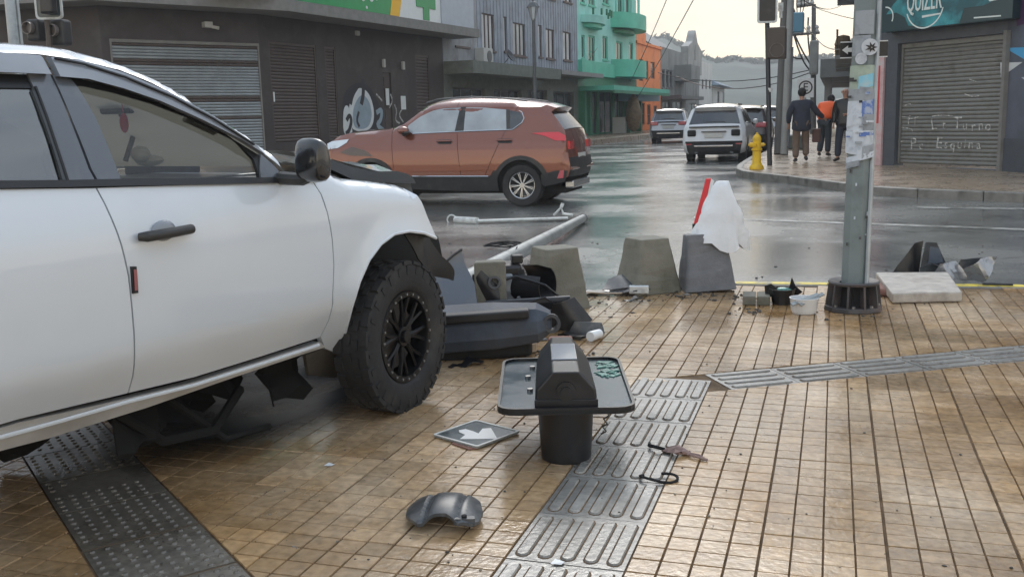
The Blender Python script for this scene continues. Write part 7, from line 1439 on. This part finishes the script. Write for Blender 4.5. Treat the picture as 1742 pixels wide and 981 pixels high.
for y0, x0, x1 in ((58, 1342, 1394), (10, 1356, 1384)):
    a, b = P3(x0, y0+2), P3(x1, y0-2); mb = MB(); mb.tube([a, b], .07, 6); ca_ = obj('crossarm', mb, 'pole_wood', t3)
    for k in range(4): p = a.lerp(b, .1+.27*k); mb = MB(); mb.lathe([(.05, 0), (.12, .1), (.08, .2), (.12, .3), (.05, .4)], 8, T(p)); obj('insulator', mb, 'ac_white', ca_)
mb = MB(); a = P3(1380, 128); b = P3(1394, 70); mb.b2((a.x-.1, a.y-.4, a.z), (a.x+.35, a.y, b.z)); obj('transformer_can', mb, 'pole_pale', t3, bevel=.1)
for l in ([(1350, 58), (1358, 85), (1370, 112), (1384, 125)], [(1352, 60), (1366, 90), (1376, 105), (1382, 118)], [(1344, 60), (1340, 90), (1352, 100), (1366, 100)], [(1375, 30), (1374, 60), (1377, 90), (1380, 110)]): mb = MB(); mb.tube(smoothpoly([P3(*p) for p in l], 2), .045, 5); obj('hanging_cable', mb, 'signal_black', t3)
c_ = CAMP+ray(1358, 39)*31; s_ = 31/F; t = thing('blue_box', 'blue transformer box hung high beside the poles', 'transformer', tuple(c_)); mb = MB(); mb.b2((-9.5*s_, -.2, -16.5*s_), (9.5*s_, .2, 16.5*s_)); obj('casing', mb, 'blue_sign', t, bevel=.04)
for x in (-.12, -.04, .05, .12): mb = MB(); mb.tube([(x, 0, 16.5*s_), (x*1.5, 0, .55), (x*1.2, .0, .9)], .015, 5); obj('lead', mb, 'signal_black', t)
mb = MB(); mb.b2((-.3, .2, -.05), (.1, .3, .1)); mb.b2((-.35, .1, -.05), (-.25, .3, .1)); obj('mounting_bracket', mb, 'iron_grey', t)
q = FPp(1371, 258); dE = (q-CAMP).dot(FW)+3; tE = CAMP+ray(1370.5, 150)*dE; s_ = dE/F; t = thing('parking_sign', 'white parking sign with a black letter E in a ring, above the walking man', 'sign', (tE.x, tE.y, zfp(tE.y)), 0); hz_ = tE.z-zfp(tE.y)
mb = MB(); mb.tube([(0, .03, 0), (0, .03, hz_)], .03, 8); obj('post', mb, 'pole_pale', t); mb = MB(); mb.b2((-13.5*s_, -.01, hz_-16*s_), (13.5*s_, .01, hz_+16*s_)); pl_ = obj('sign_plate', mb, 'plastic_white', t, bevel=.005)
mb = MB(); n = 24; vs = []
for k in range(n): a = 2*pi*k/n; vs += [(9.2*s_*cos(a), -.014, hz_+1*s_+9.2*s_*sin(a)), (11.5*s_*cos(a), -.014, hz_+1*s_+11.5*s_*sin(a))]
mb.add(vs, [(2*k, 2*k+1, (2*k+3) % (2*n), (2*k+2) % (2*n)) for k in range(n)]); obj('ring', mb, 'signal_black', pl_); te = text_mb('E', 19*s_, .02); obj('letter', placed(te, T((0, -.014, hz_+1*s_)) @ RX(90)), 'signal_black', pl_)
q = FPp(1336, 256); t = thing('green_planter', 'low dark green planter box behind the pair of poles', 'planter', (q.x+.25, q.y+1.2, zfp(q.y+1.2))); mb = MB(); mb.b2((-.3, -.2, 0), (.3, .2, .42)); obj('box', mb, 'canopy_olive', t, bevel=.03); mb = MB(); mb.b2((-.32, -.22, .42), (.32, .22, .47)); obj('lid', mb, 'wall_white', t, bevel=.02)
# ================= lamp post and signal gear on the left
b_ = HP(911, 34); t = thing('street_lamp', 'slender dark lamp post with a glass lantern before the grey blue building', 'street lamp', (b_.x, b_.y, LZ)); dL = 34; topL = D_z(909, 38, dL)-LZ; s_ = dL/F
mb = MB(); mb.tube([(0, 0, 0), (0, 0, .8), (0, 0, topL)], [.12, .07, .05], 10); obj('post', mb, 'iron_grey', t, smooth=True); mb = MB(); mb.lathe([(.05, 0), (.09, .06), (.19, .42), (.2, .44)], 8, T((0, 0, topL))); obj('lantern_glass', mb, 'lamp_clear', t); mb = MB(); mb.lathe([(.23, .43), (.12, .58), (.04, .62), (.03, .72), (0, .74)], 8, T((0, 0, topL))); obj('lantern_cap', mb, 'iron_grey', t)
for k in range(4): a = pi/4+k*pi/2; mb = MB(); mb.tube([(.06*cos(a), .06*sin(a), topL), (.2*cos(a), .2*sin(a), topL+.44)], .012, 4); obj('lantern_rib', mb, 'iron_grey', t)
dl = 17.0; bb = HP(22, dl); t = thing('leaning_pole', 'plain grey pole at the left edge behind the pickup roof', 'pole', (bb.x, bb.y, 0)); q = V((bb.x, bb.y, 0)); a = CAMP+ray(17, -20)*dl-q; b = CAMP+ray(26, 68)*dl-q; dv = (b-a)/(b.z-a.z)
mb = MB(); mb.tube([a+dv*(-a.z-.1), a+dv*1.5], [.12, .10], 12); obj('shaft', mb, 'galvanised', t, smooth=True); mb = MB(); mb.tube([a+dv*(-a.z)+V((.14, 0, 0)), a+dv*1.4+V((.12, 0, 0))], .025, 6); obj('conduit', mb, 'galvanised', t)
dl = 16.0; bb = HP(80, dl); q = V((bb.x, bb.y, 0)); t = thing('traffic_signal', 'traffic signal with white edged backplate above the pickup roof', 'traffic signal', (bb.x, bb.y, 0)); s_ = dl/F
def PL(px, py, dd=0): return CAMP+ray(px, py)*(dl+dd)-q
a = PL(79, 70); mb = MB(); mb.tube([(a.x, a.y, -.1), PL(78, 10)], .045, 10); obj('post', mb, 'signal_brown', t, smooth=True)
c_ = PL(80.5, -12, -.1); M_ = T(c_) @ RZ(18) @ RX(90); mb = MB(); mb.prism(rrect(42*s_, 84*s_, .06), -.01, .01, M_); bp_ = obj('backplate', mb, 'plate_wet', t); mb2 = MB(); ring(mb2, rrect(46*s_, 88*s_, .07), rrect(39*s_, 81*s_, .05), -.02, .02); obj('plate_border', placed(mb2, M_), 'pale_border', bp_)
c_ = PL(78, -10, -.25); mb = MB(); mb.b2((c_.x-.12, c_.y-.05, c_.z-.3), (c_.x+.12, c_.y+.1, c_.z+.3)); obj('signal_head', mb, 'signal_black', t, bevel=.03)
for px, py, w_, h_ in ((62, 52, .13, .17), (103, 56, .14, .2)): c_ = PL(px, py, .2); mb = MB(); mb.b2((c_.x-w_, c_.y-.1, c_.z-h_), (c_.x+w_, c_.y+.12, c_.z+h_)); h3 = obj('signal_head', mb, 'plastic_black', t, bevel=.04); mb = MB(); mb.lathe([(0, 0), (.07, 0), (.085, -.02), (.09, .07), (.1, .07), (.095, -.03)], 14, T((c_.x-.03, c_.y-.11, c_.z+.03)) @ RX(90)); obj('lens', mb, 'lens_dull', h3, smooth=True)
# ================= overhead wires
def wire(a, b, sag, r, lab, bits=10):
    pts = [V(a).lerp(V(b), k/bits)-V((0, 0, sag*4*(k/bits)*(1-k/bits))) for k in range(bits+1)]; mb = MB(); mb.tube(pts, r, 4); return mb
def WP(px, py, d): return CAMP+ray(px, py)*d
W_ = [((1138, -10, 40), (1072, 140, 60), .1, .018), ((1185, -10, 40), (1082, 170, 62), .1, .02), ((1120, 124, 70), (1384, 118, 52), .6, .03), ((1150, 130, 75), (1384, 122, 52), .9, .03), ((1384, 12, 52), (1600, 40, 34), .3, .02), ((1341, -6, 31), (1384, 58, 52), .3, .02), ((1352, -10, 31), (1430, 10, 50), .3, .02), ((1384, 58, 52), (1440, 82, 30), .3, .02), ((984, 128, 56), (1047, 30, 64), .1, .02)]
LB = ['steep cable crossing the pale sky right of the green building, upper one', 'steep cable crossing the pale sky right of the green building, lower one', 'nearly level cable across the hills, upper of the pair', 'nearly level cable across the hills, lower of the pair', 'cable from the distant pole to the shop with the teal sign', 'cable from the near pair of poles to the distant pole', 'cable at the top edge right of the blue box', 'drooping cable between the distant pole and the balconied block', 'thin cable across the front of the green building']
for (a, b, sg_, r), lb in zip(W_, LB): tag(obj('overhead_cable', wire(WP(*a), WP(*b), sg_, r, '')if True else None, 'signal_black'), lb, 'cable', 'overhead cables')
# ================= people on the far right pavement
def skin_mesh(name, nodes, edges, m, parent, sub=2, root=0):
    me = bpy.data.meshes.new(name); me.from_pydata([n[0] for n in nodes], edges, []); o = bpy.data.objects.new(name, me); COL.objects.link(o); o.parent = parent
    s = o.modifiers.new('skin', 'SKIN'); s.use_smooth_shade = True; s.branch_smoothing = .4
    for i, n in enumerate(nodes): r = n[1]; v = me.skin_vertices[0].data[i]; v.radius = (r, r) if not isinstance(r, tuple) else r; v.use_root = (i == root)
    if sub: q = o.modifiers.new('sub', 'SUBSURF'); q.levels = sub; q.render_levels = sub
    me.materials.append(MATS[m]); dg = bpy.context.evaluated_depsgraph_get(); dg.update(); ev = bpy.data.meshes.new_from_object(o.evaluated_get(dg)); o.modifiers.clear(); o.data = ev; ev.name = name
    if not ev.materials: ev.materials.append(MATS[m])
    return o
def person(label, loc, rz, H, J, top, trousers, hair='hair_black', vest=None, bald=False, coat=0.0, face=True):
    """J: joints for a 1.75 m figure facing +y; x to its right"""
    t = thing('person', label, 'person', loc, rz); k = H/1.75
    S = lambda p: (p[0]*k, p[1]*k, p[2]*k)
    nd = []; ed = []
    def add(p, r, par=None): nd.append((S(p), r*k if not isinstance(r, tuple) else (r[0]*k, r[1]*k))); i = len(nd)-1; (ed.append((par, i)) if par is not None else None); return i
    pel = add(J['pelvis'], (.13, .10)); ch = add(J['chest'], (.13, .085), add(J['waist'], (.11, .08), pel)); nk = add(J['neck'], .05, ch); hb = add(J['head0'], .068, nk)
    h1 = add(tuple(V(J['head0']).lerp(V(J['head1']), .5)), (.088, .10), hb); add(J['head1'], (.07, .075), h1)
    for s in ('L', 'R'):
        sh = add(J['sh'+s], .062, ch); el = add(J['el'+s], .043, sh); wr = add(J['wr'+s], .028, el); d = (V(J['wr'+s])-V(J['el'+s])).normalized(); pm = add(tuple(V(J['wr'+s])+d*.07), (.036, .018), wr)
        side = d.cross(V((0, 1, 0))); side = side.normalized() if side.length > .1 else V((1, 0, 0)); pc = V(J['wr'+s])+d*.08
        for f in range(4): a = add(tuple(pc+side*(f-1.5)*.019+d*.03), .009, pm); b = add(tuple(pc+side*(f-1.5)*.018+d*(.062-.006*abs(f-1.3))+V((0, .012, 0))), .0075, a)
        th = add(tuple(V(J['wr'+s])+d*.035+V((0, .035, 0))), .011, pm); add(tuple(V(J['wr'+s])+d*.075+V((0, .05, 0))), .008, th)
        hp_ = add(J['hip'+s], .085, pel); kn = add(J['kn'+s], .058, hp_); an = add(J['an'+s], .038, kn); add(tuple(V(J['an'+s])+V(J['ft'+s])), .034, an)
    skin_mesh('body', nd, ed, 'skin', t, 1)
    # coat
    n2 = []; e2 = []
    def a2(p, r, par=None): n2.append((S(p), (r[0]*k, r[1]*k) if isinstance(r, tuple) else r*k)); i = len(n2)-1; (e2.append((par, i)) if par is not None else None); return i
    lowz = J['pelvis'][2]-coat; pb = a2((J['pelvis'][0], J['pelvis'][1], lowz-.03), (.25, .185)); p0 = a2((J['pelvis'][0], J['pelvis'][1], lowz+.10), (.25, .185), pb); w0 = a2(J['waist'], (.245, .175), p0); c0 = a2(J['chest'], (.235, .155), w0); a2((J['neck'][0], J['neck'][1], J['neck'][2]-.01), (.095, .085), c0)
    for s in ('L', 'R'): sh = a2(J['sh'+s], .10, c0); el = a2(J['el'+s], .078, sh); a2(J['wr'+s], .058, el)
    skin_mesh('jacket', n2, e2, top, t, 2)
    n2 = []; e2 = []; p0 = a2(J['pelvis'], (.15, .12))
    for s in ('L', 'R'): h_ = a2(J['hip'+s], .12, p0); kn = a2(J['kn'+s], .092, h_); a2(tuple(V(J['an'+s])+V((0, 0, .02))), .08, kn)
    skin_mesh('trousers', n2, e2, trousers, t, 2)
    for s in ('L', 'R'):
        a = V(S(J['an'+s])); f = V(J['ft'+s])*k; mb = MB(); mb.tube([a-f*.35+V((0, 0, -.03)), a+V((0, 0, -.02)), a+f*.7+V((0, 0, -.01)), a+f*1.25], [.04*k, .048*k, .042*k, .03*k], 8); obj('shoe', mb, 'shoe', t, smooth=True)
    hc = V(S(J['head0'])).lerp(V(S(J['head1'])), .55)
    if not bald: mb = MB(); mb.sph(hc+V((0, -.022, .02)), (.10*k, .115*k, .115*k), 14, 10); obj('hair', mb, hair, t, smooth=True)
    if face:
        fy = hc.y+.095*k
        for sx in (-1, 1): mb = MB(); mb.sph((sx*.03*k, fy-.012, hc.z+.0), (.012, .008, .009), 8, 6); obj('eye', mb, 'hair_black', t); mb = MB(); mb.sph((sx*.085*k, hc.y, hc.z-.01), (.014, .02, .032), 8, 6); obj('ear', mb, 'skin', t, smooth=True)
        mb = MB(); mb.tube([(0, fy-.008, hc.z+.01), (0, fy+.018, hc.z-.03), (0, fy-.006, hc.z-.04)], [.008, .014, .01], 6); obj('nose', mb, 'skin', t, smooth=True); mb = MB(); mb.sph((0, fy-.014, hc.z-.065), (.026, .008, .006), 8, 6); obj('mouth', mb, 'rag_pink', t)
    if vest:
        n2 = []; e2 = []; w0 = a2((J['waist'][0], J['waist'][1], J['waist'][2]-.02), (.25, .18)); c0 = a2(J['chest'], (.25, .17), w0); a2(tuple(V(J['neck'])-V((0, 0, .07))), (.12, .10), c0); o = skin_mesh('high_visibility_vest', n2, e2, vest, t, 2)
    return t
base_J = dict(pelvis=(0, 0, .95), waist=(0, -.01, 1.12), chest=(0, 0, 1.35), neck=(0, .01, 1.50), head0=(0, .02, 1.57), head1=(0, .035, 1.72), shL=(-.19, 0, 1.42), shR=(.19, 0, 1.42), elL=(-.24, -.03, 1.14), elR=(.24, -.03, 1.14), wrL=(-.25, .05, .9), wrR=(.25, .05, .9), hipL=(-.09, 0, .9), hipR=(.09, 0, .9), knL=(-.09, .02, .49), knR=(.09, .02, .49), anL=(-.09, 0, .08), anR=(.09, 0, .08), ftL=(-.02, .16, -.04), ftR=(.02, .16, -.04))
J1 = dict(base_J); J1.update(elR=(.36, .05, 1.18), wrR=(.52, .22, 1.05), elL=(-.29, -.06, 1.16), wrL=(-.30, .03, .92), hipL=(-.10, 0, .9), knL=(-.12, .06, .50), anL=(-.12, -.05, .08), hipR=(.10, 0, .9), knR=(.11, .14, .52), anR=(.12, .02, .13), chest=(0, .03, 1.35), head0=(.0, .06, 1.57), head1=(.0, .09, 1.71), neck=(0, .04, 1.50), ftR=(.02, .14, -.06))
def on_far(px, py): return FPp(px, py)
q = on_far(1362, 276); p1 = person('person walking away in a dark navy coat and khaki trousers, one arm held out', (q.x, q.y, q.z), radians(4), 1.80, J1, 'jacket_navy', 'trousers_khaki', coat=.2, face=False)
mb = MB(); mb.b2((.26, -.05, .48), (.46, .06, .82)); o = obj('carried_bag', mb, 'bag_brown', bevel=.03); o.location = (q.x, q.y+.12, q.z); o.rotation_euler.z = radians(4); tag(o, 'brown bag hanging at the side of the person in the navy coat', 'bag')
J2 = dict(base_J); J2.update(chest=(.03, .16, 1.32), neck=(.05, .28, 1.42), head0=(.06, .34, 1.46), head1=(.07, .44, 1.56), waist=(.01, .05, 1.12), shL=(-.16, .16, 1.38), shR=(.21, .18, 1.38), elL=(-.20, .22, 1.12), elR=(.27, .25, 1.12), wrL=(-.18, .36, .92), wrR=(.26, .38, .95), knL=(-.10, .08, .49), anL=(-.12, -.06, .09))
q = on_far(1402, 266); person('person in a bright orange safety vest walking away, half hidden by a companion in black', (q.x, q.y, q.z), radians(-12), 1.76, J2, 'cone_red' if False else 'vest_orange', 'trousers_dark', coat=-.05, face=False)
J3 = dict(base_J); J3.update(elL=(-.26, .02, 1.15), wrL=(-.12, .22, 1.12), elR=(.25, -.02, 1.14), knR=(.11, .10, .50), anR=(.12, .12, .08), knL=(-.10, .0, .49), anL=(-.11, -.14, .10))
q = on_far(1421, 274); person('bald person in black clothes facing the street beside the orange vest', (q.x+.20, q.y, q.z), radians(165), 1.80, J3, 'signal_black', 'jacket_navy', bald=True, coat=.12)
m = bpy.data.materials.new('haze_air'); m.use_nodes = True; nt = m.node_tree; nt.nodes.clear(); o_ = nt.nodes.new('ShaderNodeOutputMaterial'); v_ = nt.nodes.new('ShaderNodeVolumePrincipled')
v_.inputs['Color'].default_value = (.93, .94, .97, 1); v_.inputs['Density'].default_value = .0011; nt.links.new(v_.outputs[0], o_.inputs[1]); MATS['haze_air'] = m
mb = MB(); mb.b2((-700, -40, -4), (700, 790, 100)); hz = obj('haze', mb, 'haze_air', kind='stuff')
